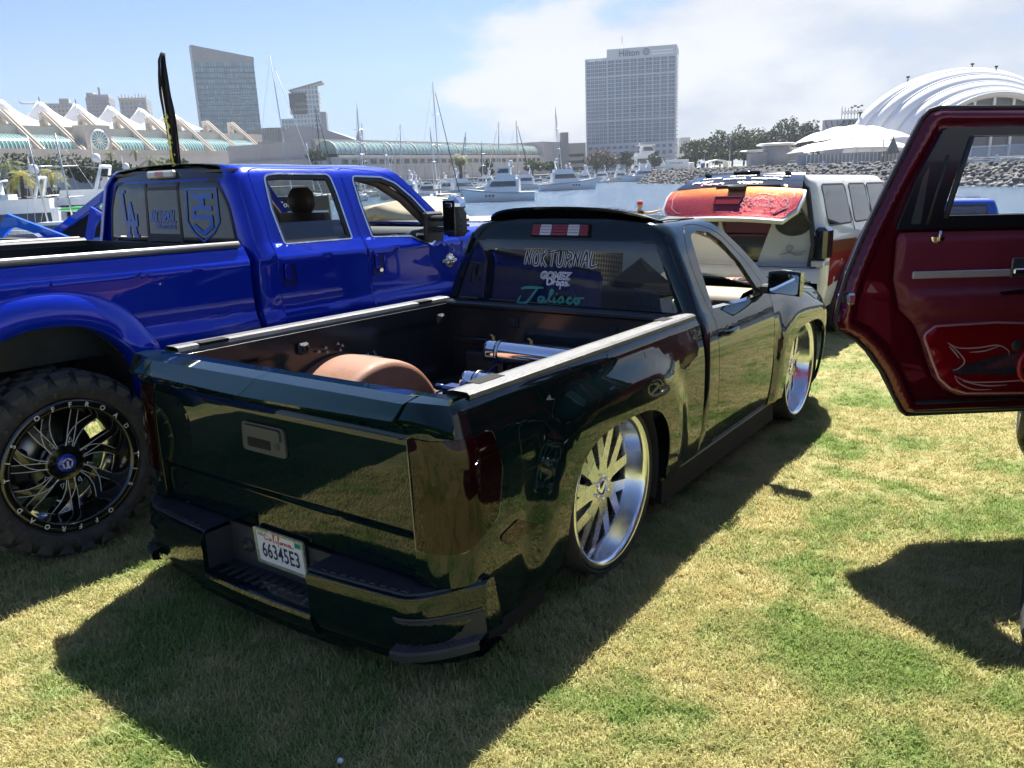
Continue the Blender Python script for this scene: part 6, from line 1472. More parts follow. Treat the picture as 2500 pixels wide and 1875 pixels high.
# ------------------------------------------------------------------ feather flag, parasol, banner, person
def feather_flag():
    base = at(424, 600, 11.0); gz = ground_z(base.x, base.y)
    r = empty('feather_flag', flat_frame(Vector((base.x+.12, base.y, gz)), 0), 'furled black feather flag with yellow lettering behind the blue truck', 'flag')
    def loc(px, py, d=11.): return at(px, py, d)-Vector((base.x+.12, base.y, gz))
    L_ = [(386, 165), (387, 190), (391, 230), (398, 270), (404, 310), (410, 350), (416, 410)]; R2 = [(403, 165), (406, 190), (411, 230), (420, 270), (427, 310), (433, 350), (441, 410)]
    rows = []
    rnd = random.Random(2)
    LL = spline([Vector(p) for p in [(392, 127), (385, 145)]+L_], 5); RR = spline([Vector(p) for p in [(394, 127), (400, 140)]+R2], 5)
    for a, b in zip(LL, RR):
        row = []
        for k in range(9):
            t = k/8; p = a.lerp(b, t); q = loc(p.x, p.y); q += Vector((0, .03*math.sin(t*9+p.y*.02)+.05*math.sin(PI*t), 0)); row.append(q)
        rows.append(row)
    mb = MB(); mb.grid(rows); mb.grid([[q+Vector((0, .06, 0)) for q in rw_] for rw_ in rows]); mb.build('flag_cloth', mat('black_cloth', (.010, .010, .012), .8, bump=.4, bscale=14), r, fix=True)
    mb = MB(); mb.tube([loc(390, 130)+Vector((0, .03, 0)), loc(389, 200)+Vector((0, .03, 0)), loc(405, 300)+Vector((0, .03, 0)), loc(424, 420)+Vector((0, .03, 0)), loc(440, 520)+Vector((0, .03, 0)), Vector((0, 0, 0))], .014, 8); mb.build('flag_pole', M_alu, r)
    st = [[(407, 277), (412, 287), (404, 291), (409, 299), (416, 310), (410, 318), (414, 327)], [(414, 327), (419, 336), (413, 350), (421, 357)], [(421, 357), (420, 375), (424, 392), (421, 404)], [(404, 280), (412, 282)], [(418, 345), (424, 350)], [(424, 395), (429, 402), (424, 406)], [(428, 375), (430, 380)]]
    mbs = MB()
    strokes('flag_lettering', st, lambda a, b: tuple(loc(a, b)+Vector((0, -.035, 0))), mat('flag_yellow', (.72, .62, .02), .6), r, 4.5, 5, .5)
feather_flag()
def parasol():
    c = at(1062, 478, 13.); gz = ground_z(c.x, c.y)
    r = empty('patio_umbrella', flat_frame(Vector((c.x, c.y, gz)), 0), 'tilted beige patio umbrella beyond the blue hood', 'umbrella')
    tilt = Matrix.Translation((0, 0, c.z-gz)) @ Matrix.Rotation(R_(14), 4, 'Y') @ Matrix.Rotation(R_(-8), 4, 'X')
    m = mat('beige_canvas', (.42, .35, .24), .85, var=.08, vscale=5, bump=.15, bscale=60)
    n = 8
    for k in range(n):
        rows = []
        for i in range(7):
            t = i/6; row = []
            for j in range(5):
                a = 2*PI*(k+j/4)/n; rr = 1.12*t*(1-.06*math.sin(PI*j/4)*t); z = -.42*t**1.15-.04*math.sin(PI*j/4)*t; row.append(tilt @ Vector((rr*math.cos(a), rr*math.sin(a), z)))
            rows.append(row)
        rows.append([p+Vector((0, 0, -.12)) for p in rows[-1]])
        o = MB().grid(rows).build('canopy_panel', m, r)
    for k in range(n):
        a = 2*PI*k/n; mb = MB(); mb.tube([tilt @ Vector((0, 0, -.02)), tilt @ Vector((1.12*math.cos(a), 1.12*math.sin(a), -.44))], .009, 6); mb.build('rib', M_alu, r)
    mb = MB(); mb.cyl((0, 0, 0), (0, 0, c.z-gz+.05), .02, n=10); mb.build('pole', M_alu, r); mb = MB(); mb.cyl((0, 0, 0), (0, 0, .08), .25, n=24); mb.build('base', M_blackp, r)
parasol()
def banner():
    a = at(630, 480, 11.5); b = at(790, 476, 11.5); gz = ground_z(a.x, a.y)
    r = empty('vendor_booth', flat_frame(Vector((a.x, a.y, gz)), 0), 'black booth banner with white blackletter text seen through the blue truck window', 'banner')
    def P(px, py): return at(px, py, 11.5)-Vector((a.x, a.y, gz))
    mb = MB(); p0, p1 = P(620, 482), P(800, 478); q0, q1 = P(620, 518), P(800, 513); t = Vector((0, .04, 0))
    mb.add([p0, p1, q1, q0, p0+t, p1+t, q1+t, q0+t], [(0, 1, 2, 3), (7, 6, 5, 4), (0, 4, 5, 1), (3, 2, 6, 7), (0, 3, 7, 4), (1, 5, 6, 2)]); mb.build('banner_cloth', mat('banner_black', (.008, .008, .01), .6), r, fix=True)
    ex = (p1-p0).normalized(); ez = (p0-q0).normalized(); c = P(690, 500)
    lettering('banner_text', 'n  Coun', lambda u, v: tuple(c+ex*u+ez*v+Vector((0, -.012, 0))), M_wht, r, .11, bold=.003)
    mb = MB()
    for p in (p0, p1): mb.cyl((p.x, p.y+.05, 0), (p.x, p.y+.05, p.z+.02), .02, n=8)
    mb.build('posts', M_blackp, r)
    mb = MB(); mb.boxr((0, .3, 0), (.9, 1.0, .75), bev=.02); mb.build('booth_table', M_blackp, r)
banner()

def person():
    q = at(1560, 560, 27.25); foot = Vector((q.x, q.y, ground_z(q.x, q.y)+.12))
    r = empty('person', flat_frame(foot, 8), 'man in red cap and black T-shirt reaching out one arm towards the white SUV', 'person')
    skin = mat('skin', (.42, .23, .15), .55, var=.1)
    def skinned(name, pts, edges, rad, m, sub=2, parent=r):
        me = bpy.data.meshes.new(name); me.from_pydata(pts, edges, []); o = bpy.data.objects.new(name, me); COL.objects.link(o); o.parent = parent
        md = o.modifiers.new('skin', 'SKIN'); 
        for i, v in enumerate(me.skin_vertices[0].data): v.radius = rad[i] if isinstance(rad[i], tuple) else (rad[i], rad[i]); v.use_root = (i == 0)
        s2 = o.modifiers.new('sub', 'SUBSURF'); s2.levels = sub; s2.render_levels = sub
        me.materials.append(m); return o
    # x = forward (towards +X: picture right), y = to his left
    P = [(0, 0, .95), (.0, 0, 1.12), (.01, 0, 1.32), (.0, 0, 1.43), (.01, 0, 1.50), (.03, 0, 1.60), (.03, 0, 1.68),          # 0-6 pelvis..head
         (.02, -.17, 1.41), (.20, -.20, 1.36), (.42, -.18, 1.38), (.62, -.16, 1.42), (.70, -.16, 1.43),                            # 7-11 right arm out
         (-.02, .17, 1.40), (-.05, .22, 1.14), (.05, .22, .92), (.08, .22, .84),                                                   # 12-15 left arm
         (.0, -.09, .88), (.02, -.10, .50), (-.02, -.10, .09), (.10, -.11, .035), (.0, .09, .88), (-.02, .10, .50), (-.06, .10, .09), (.06, .11, .035)]
    E = [(0, 1), (1, 2), (2, 3), (3, 4), (4, 5), (5, 6), (3, 7), (7, 8), (8, 9), (9, 10), (10, 11), (3, 12), (12, 13), (13, 14), (14, 15), (0, 16), (16, 17), (17, 18), (18, 19), (0, 20), (20, 21), (21, 22), (22, 23)]
    Rr = [(.15, .13), (.135, .12), (.16, .125), (.10, .09), .055, (.085, .078), (.08, .075), .062, .048, .043, .034, .032, .062, .048, .042, .034, .095, .068, .045, .042, .095, .068, .045, .042]
    skinned('body', P, E, Rr, skin)
    for k, (dy, dz, l) in enumerate(((-.03, .015, .075), (-.012, .02, .088), (.008, .02, .085), (.026, .016, .07))):
        skinned('finger', [(.70, -.16+dy*.6, 1.43+dz*.5), (.70+l*.55, -.16+dy, 1.435+dz), (.70+l, -.16+dy, 1.425+dz)], [(0, 1), (1, 2)], [.010, .009, .007], skin, 1)
    skinned('thumb', [(.67, -.14, 1.42), (.70, -.11, 1.41), (.735, -.105, 1.415)], [(0, 1), (1, 2)], [.012, .010, .008], skin, 1)
    cloth = mat('black_shirt', (.010, .011, .014), .85, bump=.3, bscale=25)
    skinned('t_shirt', [(0, 0, .92), (.0, 0, 1.12), (.01, 0, 1.32), (.0, 0, 1.42), (.02, -.175, 1.41), (.13, -.19, 1.375), (-.02, .175, 1.40), (-.04, .205, 1.25)], [(0, 1), (1, 2), (2, 3), (3, 4), (4, 5), (3, 6), (6, 7)], [(.17, .15), (.15, .14), (.175, .145), (.12, .10), .075, .068, .075, .068], cloth)
    skinned('shorts', [(0, 0, .93), (.0, -.09, .85), (.02, -.10, .55), (.0, .09, .85), (-.02, .10, .55)], [(0, 1), (1, 2), (0, 3), (3, 4)], [(.165, .14), .11, .095, .11, .095], mat('gray_shorts', (.06, .06, .065), .8), 2)
    mb = MB(); mb.lathe([(.098, -.03), (.101, .0), (.096, .04), (.07, .075), (.03, .09), (0, .092)], 24); rows = []
    for i in range(9): a = R_(-55+110*i/8); rows.append([(.09*math.cos(a), .09*math.sin(a), -.015), (.12*math.cos(a)+.03, .10*math.sin(a), -.012), (.13*math.cos(a)+.055*math.cos(a*1.5), .105*math.sin(a), -.03)])
    mb.grid(rows); o = mb.build('cap', mat('red_cap', (.42, .03, .02), .8), r, fix=True); o.location = (.03, 0, 1.675)
    mb = MB(); mb.lathe([(0, -.012), (.012, 0), (.010, .02), (0, .03)], 10, 'x'); o = mb.build('nose', skin, r); o.location = (.11, 0, 1.60)
    mb = MB(); mb.boxr((.06, -.06, 1.53), (.10, .06, 1.565), bev=.015); mb.build('beard', mat('dark_hair', (.02, .014, .01), .8), r)
    for s_ in (-1, 1):
        mb = MB(); mb.lathe([(0, -.006), (.02, -.004), (.026, .006), (.012, .012)], 12, 'y'); o = mb.build('ear', skin, r, fix=True); o.location = (.02, s_*.085, 1.61)
        mb = MB(); mb.lathe([(0, -.01), (.009, 0), (0, .01)], 10); o = mb.build('eye', M_glossblack, r); o.location = (.108, s_*.032, 1.625)
    for s_, x in ((-1, .04), (1, .0)): mb = MB(); mb.boxr((x-.10, s_*.10-.05, 0), (x+.15, s_*.10+.05, .09), bev=.035); mb.build('shoe', M_blackp, r)
person()
# crumpled scrap of paper on the grass
mb = MB(); p = at_z(831, 1858, -.02); rnd = random.Random(5); mb.lathe([(0, -.008), (.010, -.004), (.011, .004), (.006, .010), (0, .012)], 7); o = mb.build('paper_scrap', M_wht); o.location = (p.x, p.y, ground_z(p.x, p.y)+.012); tag(o, 'small white paper scrap on the shaded grass', 'litter')
# ------------------------------------------------------------------ far shore
M_conc = mat('pale_concrete', (.50, .46, .40), .85, var=.1, vscale=.15)
M_conc2 = mat('gray_concrete', (.36, .35, .36), .85, var=.12, vscale=.1)
M_far = mat('far_ground', (.22, .21, .17), .95, var=.25, vscale=.05)
M_fabric = mat('white_fabric', (.80, .80, .80), .6)
M_hull = mat('gelcoat_white', (.84, .85, .86), .25, 0, .4, var=.04, vscale=.6)
M_hull2 = mat('gelcoat_cream', (.66, .63, .55), .3, 0, .3)
M_bwin = mat('boat_window', (.012, .015, .02), .08, 0, 1.)
M_canvas = mat('navy_canvas', (.015, .018, .028), .8)
M_leafd = mat('leaf_dark', (.022, .040, .014), .7, obj_var=.2); M_leafm = mat('leaf_mid', (.042, .066, .02), .7, obj_var=.2); M_bark = mat('bark', (.09, .065, .045), .9)
M_frond = mat('palm_frond', (.09, .12, .03), .6, obj_var=.15); M_frondy = mat('palm_frond_yellow', (.36, .32, .04), .6)
def two_sided(m, t=.3):
    nt = m.node_tree; b = _bsdf(m); N = nt.nodes.new; L = nt.links.new; tr = N('ShaderNodeBsdfTranslucent'); ms = N('ShaderNodeMixShader'); ms.inputs[0].default_value = t
    src = b.inputs['Base Color'].links
    if src: L(src[0].from_socket, tr.inputs[0])
    else: tr.inputs[0].default_value = b.inputs['Base Color'].default_value
    L(b.outputs[0], ms.inputs[1]); L(tr.outputs[0], ms.inputs[2]); L(ms.outputs[0], nt.nodes['Material Output'].inputs[0])
for m_ in (M_leafd, M_leafm, M_frond, M_frondy): two_sided(m_)
two_sided(M_fabric, .25)
def land(name, pts, z, m, zb=-6):
    mb = MB(); mb.prism(pts, zb, z, 'z'); o = mb.build(name, m, fix=True); tag(o, kind='structure'); return o
land('far_shore', [(-900, 130), (-260, 130), (-190, 190), (-110, 262), (-60, 330), (20, 420), (62, 400), (62, 300), (900, 300), (900, 1500), (-900, 1500)], .4, M_far)
land('park_peninsula', [(50, 255), (84, 118), (128, 60), (400, 40), (900, 60), (900, 299), (62, 299)], .2, M_far)

# ---- convention centre
CO = Vector((-191, 300, 0)); CE = Vector((7.07, 15.7, 0)).normalized(); CN = Vector((.912, -.411, 0)).normalized()
def cc(s, t, z): return CO+CE*s+CN*t+Vector((0, 0, z))
CCm = Matrix(((CE.x, CN.x, 0, CO.x), (CE.y, CN.y, 0, CO.y), (0, 0, 1, 0), (0, 0, 0, 1)))
CV_ = empty('convention_centre', CCm, 'long concrete convention centre with slanted fins and white sail roof', 'building')
SP = 17.22
mb = MB(); mb.boxr((-120, -70, 0), (150, 3, 25.5)); mb.boxr((-120, 2.8, 22.5), (150, 6.5, 26)); mb.build('hall', M_conc, CV_)
mb = MB(); mb.boxr((-120, 3, 0), (150, 19, 16.4)); 
for z in (12.0, 13.4, 14.9): mb.boxr((-120, 19, z), (150, 19.15, z+.25))
mb.boxr((-120, 17.5, 16.4), (150, 19.4, 17.0)); mb.build('terrace_wall', M_conc, CV_)
mb = MB(); mb.boxr((-120, 19, 0), (62, 30, 8.8)); mb.boxr((-120, 29.4, 8.8), (62, 30.2, 9.3)); mb.boxr((-120, 30, 0), (58, 42, 4.2)); mb.boxr((62, 19, 0), (150, 25, 10.5)); mb.build('lower_terraces', M_conc2, CV_)
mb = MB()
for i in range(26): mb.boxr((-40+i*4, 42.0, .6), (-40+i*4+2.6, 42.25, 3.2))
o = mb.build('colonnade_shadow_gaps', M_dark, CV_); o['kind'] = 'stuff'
mb = MB(); mb.boxr((10, 30.05, 5.2), (56, 30.3, 6.8)); o = mb.build('ribbon_window', mat('far_glass_dark', (.03, .045, .05), .2), CV_)
for k in range(-2, 9):
    s = k*SP
    # slanted fin: two raking beams, webs between
    mb = MB(); w = 1.1
    out = [(-3.5, 32), (-1.2, 32), (17.5, 16.9), (13.5, 16.9), (3.0, 25.6), (1.0, 22.5), (-3.5, 22.5)]
    f = MB(); 
    f.prism([(17.5, 16.9), (15.0, 16.9), (-2.6, 31.2), (-2.2, 32), (-.9, 32)], -w, w, 'x', M=Matrix.Translation((s, 0, 0)))
    f.prism([(-3.6, 16.9), (-1.6, 16.9), (-1.6, 31.6), (-3.6, 32)], -w, w, 'x', M=Matrix.Translation((s, 0, 0)))
    f.prism([(-1.7, 25.8), (3.4, 25.8), (3.0, 26.8), (-1.7, 26.8)], -w, w, 'x', M=Matrix.Translation((s, 0, 0)))
    f.prism([(1.6, 17.0), (3.4, 17.0), (3.4, 26.0), (1.6, 26.0)], -w*.8, w*.8, 'x', M=Matrix.Translation((s, 0, 0)))
    f.prism([(3.3, 17), (6.2, 17), (3.6, 22), (3.3, 22)], -w*.8, w*.8, 'x', M=Matrix.Translation((s, 0, 0)))
    fo_ = f.build('fin', M_conc, CV_, fix=True)
    g = MB(); g.prism([(17.1, 17.35), (16.7, 17.35), (-1.6, 32.2), (-1.2, 32.2)], -.35, .35, 'x', M=Matrix.Translation((s, .25, .15))); g.build('fin_trim', mat('fin_brown', (.22, .16, .11), .8), fo_, fix=True)
    if k < 8:
        # glazed vault bay
        gl_ = mat('teal_glass', (.10, .30, .27), .12, .2, .6, var=.3, vscale=.4)
        v = MB(); rows = []
        for i in range(9):
            a = R_(90*i/8); rows.append([(s+1.6, 5.5+8.5*math.cos(a), 17.2+5.6*math.sin(a)), (s+SP-1.6, 5.5+8.5*math.cos(a), 17.2+5.6*math.sin(a))])
        v.grid(rows); vo = v.build('vault_glass', gl_, CV_, fix=True)
        for j in range(10):
            x = s+1.6+(SP-3.2)*j/9; rb_ = MB(); rb_.tube([(x, 5.5+8.6*math.cos(R_(90*i/6)), 17.2+5.7*math.sin(R_(90*i/6))) for i in range(7)], .13, 5); rb_.build('vault_rib', M_white, vo)
        e_ = MB(); e_.prism([(5.5, 17.0)]+[(5.5+8.6*math.cos(R_(90*i/8)), 17.2+5.7*math.sin(R_(90*i/8))) for i in range(9)], s+1.2, s+1.6, 'x'); e_.prism([(5.5, 17.0)]+[(5.5+8.6*math.cos(R_(90*i/8)), 17.2+5.7*math.sin(R_(90*i/8))) for i in range(9)], s+SP-1.6, s+SP-1.2, 'x'); e_.build('vault_end', M_conc, vo, fix=True)
# round-windowed entrance between two fins
rw_ = MB(); rw_.boxr((38.2, 8, 16.9), (50, 14.6, 26.5)); rw_.build('entrance_block', M_conc, CV_)
rw_ = MB(); rw_.lathe([(3.6, .2), (4.4, .2), (4.4, -.2), (3.6, -.2)], 28, 'y')
for k in range(8): rw_.box((0, .05, 0), (7.4, .2, .22), M=Matrix.Rotation(k*PI/8, 4, 'Y'))
o = rw_.build('round_window_frame', M_white, CV_, fix=True); o.location = (44.2, 14.7, 20.6)
rw_ = MB(); rw_.lathe([(0, .0), (3.7, .0)], 24, 'y'); o = rw_.build('round_window', MATS['teal_glass'], CV_); o.location = (44.2, 14.72, 20.6)
# sail roof
for k in range(0, 7):
    s0 = k*SP*1.0+6; rows = []
    for i in range(15):
        t = -46+46*i/14; row = []
        for j in range(15):
            ds = -1+2*j/14; z = 25.5+6.5*abs(ds)**2*0
            r1 = math.hypot(ds*1.05, (t+22)/26); z += 10.0*max(0, 1-r1)**2.3+1.8*max(0, 1-abs((t+22)/26))
            row.append((s0+SP/2+ds*SP/2, t, z+2.2))
        rows.append(row)
    MB().grid(rows).build('sail', M_fabric, CV_)
    m_ = MB(); m_.cyl((s0+SP/2, -22, 36), (s0+SP/2, -22, 40.4), .5, .15, 8); m_.build('sail_mast', M_alu, CV_)
# bushes on the terraces
def leaf_cloud(name, c, rx, ry, rz, n, size, m, parent, seed=0, hollow=.35, clump=9):
    """crown of leaf-sized faces gathered in clumps with gaps"""
    rnd = random.Random(seed); v = []; f = []
    cl = []
    for _ in range(clump):
        while True:
            p = Vector((rnd.uniform(-1, 1), rnd.uniform(-1, 1), rnd.uniform(-1, 1)))
            if hollow < p.length < 1: break
        cl.append((p*.72, rnd.uniform(.28, .5)))
    for i in range(n):
        c0, r0 = rnd.choice(cl); d = Vector((rnd.gauss(0, 1), rnd.gauss(0, 1), rnd.gauss(0, 1))).normalized()*r0*rnd.uniform(.55, 1.05); p = c0+d
        q = Vector((c[0]+p.x*rx, c[1]+p.y*ry, c[2]+p.z*rz)); a = Vector((rnd.gauss(0, 1), rnd.gauss(0, 1), rnd.gauss(0, 1))).normalized(); b = a.orthogonal().normalized(); w = a.cross(b); s_ = size*rnd.uniform(.5, 1.3)
        k = len(v); v += [q-b*s_, q+w*s_*.6, q+b*s_, q-w*s_*.6]; f.append((k, k+1, k+2, k+3))
    me = bpy.data.meshes.new(name); me.from_pydata([tuple(p) for p in v], [], f); me.materials.append(m)
    o = bpy.data.objects.new(name, me); COL.objects.link(o)
    if parent is not None: o.parent = parent
    return o
def tree(name, pos, h, w, m, label, group, seed, trunk=.3, n=1500, size=.5):
    r = empty(name, Matrix.Translation(pos), label, 'tree', group); rnd = random.Random(seed)
    mb = MB(); top = h*.62; mb.tube([(0, 0, -1), (rnd.uniform(-.2, .2), 0, top*.4), (rnd.uniform(-.5, .5), rnd.uniform(-.4, .4), top)], [trunk*1.3, trunk, trunk*.4], 7)
    for _ in range(5): a = rnd.uniform(0, 6.28); z = rnd.uniform(.3, .55)*h; mb.tube([(0, 0, z), (w*.22*math.cos(a), w*.22*math.sin(a), z+.12*h), (w*.38*math.cos(a), w*.38*math.sin(a), z+.26*h)], [trunk*.5, trunk*.35, trunk*.12], 5)
    mb.build('trunk', M_bark, r)
    leaf_cloud('crown', (0, 0, h*.62), w*.62, w*.62, h*.44, n, size, m, r, seed, clump=12)
    return r
rnd = random.Random(21)
for i, (px, py, d, w, h) in enumerate([(40, 379, 345, 6, 3), (75, 378, 350, 5, 2.5), (115, 379, 350, 7, 3), (160, 378, 360, 6, 3), (215, 379, 365, 6, 2.6), (255, 378, 372, 8, 3), (330, 377, 385, 6, 3)]):
    pass
hedge_lab = ['clipped dark hedge below the terrace, left end', 'clipped dark hedge below the terrace, middle', 'clipped dark hedge below the terrace near the flag', 'olive bank of shrubs under the first fins', 'brown-green shrub bank above the palms', 'low shrubs at the terrace foot right of the flag', 'green shrub clump by the stairs right of the flag']
for i, (px, py, d, rx, rz) in enumerate([(205, 428, 170, 5, 2.2), (255, 425, 175, 6, 2.6), (305, 422, 180, 6, 2.6), (60, 402, 240, 12, 3.5), (150, 402, 250, 13, 3.5), (410, 405, 260, 9, 2.5), (770, 388, 330, 6, 4)]):
    p = at(px, py, d); r = empty('hedge', Matrix.Translation(p), hedge_lab[i], 'shrub', 'terrace planting'); leaf_cloud('foliage', (0, 0, 0), rx, 3.5, rz, 1300, .55, M_leafd if i < 3 else M_leafm, r, 60+i, 0., 14)
    mb = MB(); mb.boxr((-rx*.8, -2, -rz*1.6), (rx*.8, 2, -rz*.2)); mb.build('planter', M_conc2, r)
def palm(px, py_top, py_base, d, m, label, fr=4.2, seed=0, skirt=False):
    t = at(px, py_top, d); b = at(px, py_base, d); h = t.z-b.z
    r = empty('palm_tree', Matrix.Translation(Vector((t.x, t.y, b.z))), label, 'palm tree', 'palms along the marina'); rnd = random.Random(seed)
    mb = MB(); mb.tube([(0, 0, -2), (.1, 0, h*.4), (.15, .1, h*.75), (.1, .1, h*.93)], [.45, .32, .28, .34], 8); mb.build('trunk', M_bark, r)
    n = 22
    fm = MB()
    for k in range(n):
        a = 2*PI*k/n+rnd.uniform(-.15, .15); up = rnd.uniform(-.25, 1.0); pts = []
        for i in range(7):
            q = i/6; rr = fr*q*(.75+.25*(1-up)); z = h*.93+fr*(up*q*.75-1.0*q*q*(.55+.3*(1-up))); pts.append(Vector((rr*math.cos(a)+.1, rr*math.sin(a)+.1, z)))
        sd_ = Vector((-math.sin(a), math.cos(a), 0))
        for i in range(6):
            w0 = .55*math.sin(PI*min(.97, (i+.35)/6.6)); p, q = pts[i], pts[i+1]
            for sg in (-1, 1):
                for j in range(3):
                    u = (j+.2)/3; c = p.lerp(q, u); e_ = c+sd_*sg*w0*1.5+(q-p)*.5+Vector((0, 0, -.35*w0)); k0 = c; fm.add([k0, p.lerp(q, u+.22), e_], [(0, 1, 2)])
    o = fm.build('crown', m, r)
    if skirt:
        mb = MB(); mb.lathe([(.3, h*.90), (1.0, h*.80), (1.2, h*.6), (.9, h*.45), (.35, h*.42)], 12); mb.build('dead_frond_skirt', mat('dead_frond', (.22, .16, .09), .9, var=.3, vscale=3), r)
    return r
palm(18, 398, 455, 150, M_frond, 'dark green palm at the left edge', 4.0, 1)
palm(47, 424, 468, 140, M_frondy, 'yellowish palm, leftmost of the two small ones', 2.9, 2); palm(121, 418, 462, 140, M_frondy, 'yellowish palm behind the masts, right of the other small one', 2.9, 3)
palm(152, 408, 455, 175, M_frond, 'loose olive palm just right of the yellowish palms', 3.8, 4); palm(363, 388, 425, 240, M_frond, 'spiky palm right below the terrace wall left of the flag', 5.2, 5); palm(400, 401, 432, 230, M_frond, 'low palm behind the black roof left of the flag', 4.0, 6)
palm(1122, 378, 425, 200, M_frond, 'tall palm with brown skirt among the masts', 3.0, 7, True); palm(268, 372, 392, 300, M_frond, 'small palm on the deck below the round window', 2.5, 8); palm(328, 366, 380, 330, M_frond, 'small palm on the deck beside the flag', 2.5, 9)

# ---- towers
def facade_mat(name, c1, c2, cw, ch, mortar, off=.0, rough=.15, spec=.5, ms=.06):
    m = bpy.data.materials.new(name); m.use_nodes = True; nt = m.node_tree; b = _bsdf(m); N = nt.nodes.new; L = nt.links.new
    tc = N('ShaderNodeTexCoord'); mp = N('ShaderNodeMapping'); mp.inputs['Rotation'].default_value = (R_(90), 0, 0); L(tc.outputs['Object'], mp.inputs[0])
    sp = N('ShaderNodeSeparateXYZ'); L(tc.outputs['Object'], sp.inputs[0]); ad = N('ShaderNodeMath'); L(sp.outputs[0], ad.inputs[0]); L(sp.outputs[1], ad.inputs[1]); cb = N('ShaderNodeCombineXYZ'); L(ad.outputs[0], cb.inputs[0]); L(sp.outputs[2], cb.inputs[1])
    br = N('ShaderNodeTexBrick'); br.offset = off; br.inputs['Scale'].default_value = 1; br.inputs['Brick Width'].default_value = cw; br.inputs['Row Height'].default_value = ch; br.inputs['Mortar Size'].default_value = ms*ch; br.inputs['Color1'].default_value = (*c1, 1); br.inputs['Color2'].default_value = (*c2, 1); br.inputs['Mortar'].default_value = (*mortar, 1); L(cb.outputs[0], br.inputs['Vector']); L(br.outputs[0], b.inputs['Base Color'])
    b.inputs['Roughness'].default_value = rough; b.inputs['Specular IOR Level'].default_value = spec
    return m
def block(name, pxl, pxr, pyt, d, depth, label, m, floors=0, yaw=0., zb=0., slant=0., cat='building', extra=None):
    a, b = at(pxl, pyt, d), at(pxr, pyt, d); w = (b.x-a.x); h = a.z-zb
    r = empty(name, flat_frame(Vector(((a.x+b.x)/2, d, zb)), yaw), label, cat)
    mb = MB(); x = w/2
    v = [(-x, 0, 0), (x, 0, 0), (x, depth, 0), (-x, depth, 0), (-x, 0, h), (x, 0, h-slant), (x, depth, h-slant), (-x, depth, h)]
    mb.add(v, [(0, 1, 5, 4), (1, 2, 6, 5), (2, 3, 7, 6), (3, 0, 4, 7), (4, 5, 6, 7)]); mb.build('wall', m, r)
    return r, w, h
fm1 = facade_mat('slate_glass', (.10, .19, .27), (.18, .31, .41), 1.6, 3.6, (.10, .14, .18), .0, .12, .6)
r, w, h = block('office_tower', 470, 612, 113, 560, 30, 'tall slate glass tower with slanted roof behind the convention centre', fm1, yaw=16, slant=7.5, zb=0)
x = w/2
mb = MB(); mb.add([(-x-.3, -.3, h*.885), (x+.3, -.3, h*.885), (x+.3, -.3, h-7.3), (-x-.3, -.3, h+.2)], [(0, 1, 2, 3)]); mb.build('crown_screen', facade_mat('crown_gray', (.20, .22, .25), (.23, .25, .28), 1.5, 1.4, (.16, .17, .19), .5, .5), r)
for k in range(22):
    z = h*.05+k*h*.038; mb = MB(); mb.boxr((-x-.12, -.35, z), (x+.12, -.05, z+.5)); mb.build('floor_band', mat('band_slate', (.10, .14, .18), .4), r)
for k in range(15):
    z = h*.10+k*h*.052; mb = MB(); mb.boxr((x*.02, -1.2, z), (x*.42, -.1, z+.28)); mb.build('balcony', mat('balcony_gray', (.33, .36, .38), .5), r)
mb = MB(); mb.boxr((-x-1.2, -.6, 0), (-x+.2, 2, h-.5)); mb.build('edge_fin', mat('fin_pale', (.35, .40, .42), .3), r)
tf = facade_mat('apartment_facade', (.10, .11, .13), (.20, .21, .22), 3.0, 3.2, (.34, .33, .32), .0, .5, .3, .3)
tf2 = facade_mat('condo_facade', (.09, .10, .13), (.16, .16, .20), 2.6, 3.1, (.30, .26, .28), .0, .4, .3, .3)
tf3 = facade_mat('unfinished_facade', (.16, .17, .19), (.24, .25, .27), 3.4, 3.4, (.28, .29, .31), .0, .7, .2, .22)
r, w, h = block('apartment_building', 101, 172, 254, 700, 30, 'gray stepped apartment block far left above the sails', tf, yaw=20)
mb = MB(); mb.boxr((w*.1, 2, h), (w*.4, 16, h+4)); mb.boxr((w*.5, 0, 0), (w*.72, 20, h*.86)); mb.build('annexe', M_conc2, r)
for k in range(9): z = h*.55+k*h*.05; mb = MB(); mb.boxr((w*.1, -1, z), (w*.5, 0, z+.4)); mb.build('balcony', M_conc, r)
r, w, h = block('condo_tower', 210, 263, 238, 760, 24, 'rounded purplish condominium tower between two far towers', tf2, yaw=14)
mb = MB(); mb.cyl((-w*.3, 6, h), (-w*.3, 6, h+4), 4, n=14); mb.boxr((-w*.1, 4, h), (w*.45, 18, h+2.5)); mb.boxr((0, 8, h+2.5), (2, 10, h+9)); mb.build('roof_plant', M_conc2, r)
for k in range(14): z = h*.35+k*h*.045; mb = MB(); mb.boxr((w*.05, -1.2, z), (w*.52, 0, z+.5)); mb.build('balcony', M_conc2, r)
r, w, h = block('unfinished_tower', 292, 354, 243, 740, 26, 'unfinished gray tower with scaffolding beside the flag', tf3, yaw=14)
mb = MB()
for k in range(9): mb.boxr((-w/2+k*w/8-.3, 0, h), (-w/2+k*w/8+.3, .8, h+rnd.uniform(2, 5)))
mb.boxr((-w/2, -1, h-1), (w/2, 0, h+1)); o = mb.build('scaffold', mat('scaffold_tan', (.40, .34, .25), .8), r); o['kind'] = 'stuff'
for k in range(8): z = h*.2+k*h*.09; mb = MB(); mb.boxr((w*.42, -1.5, z), (w*.58, 2, z+3)); mb.build('hoist_landing', M_conc, r)
mb = MB(); mb.grid([[(-w*.15+i*2.2, -.2, h*.48+j*2.4) for i in range(5)] for j in range(5)]); o = mb.build('window_wrap', M_white, r)
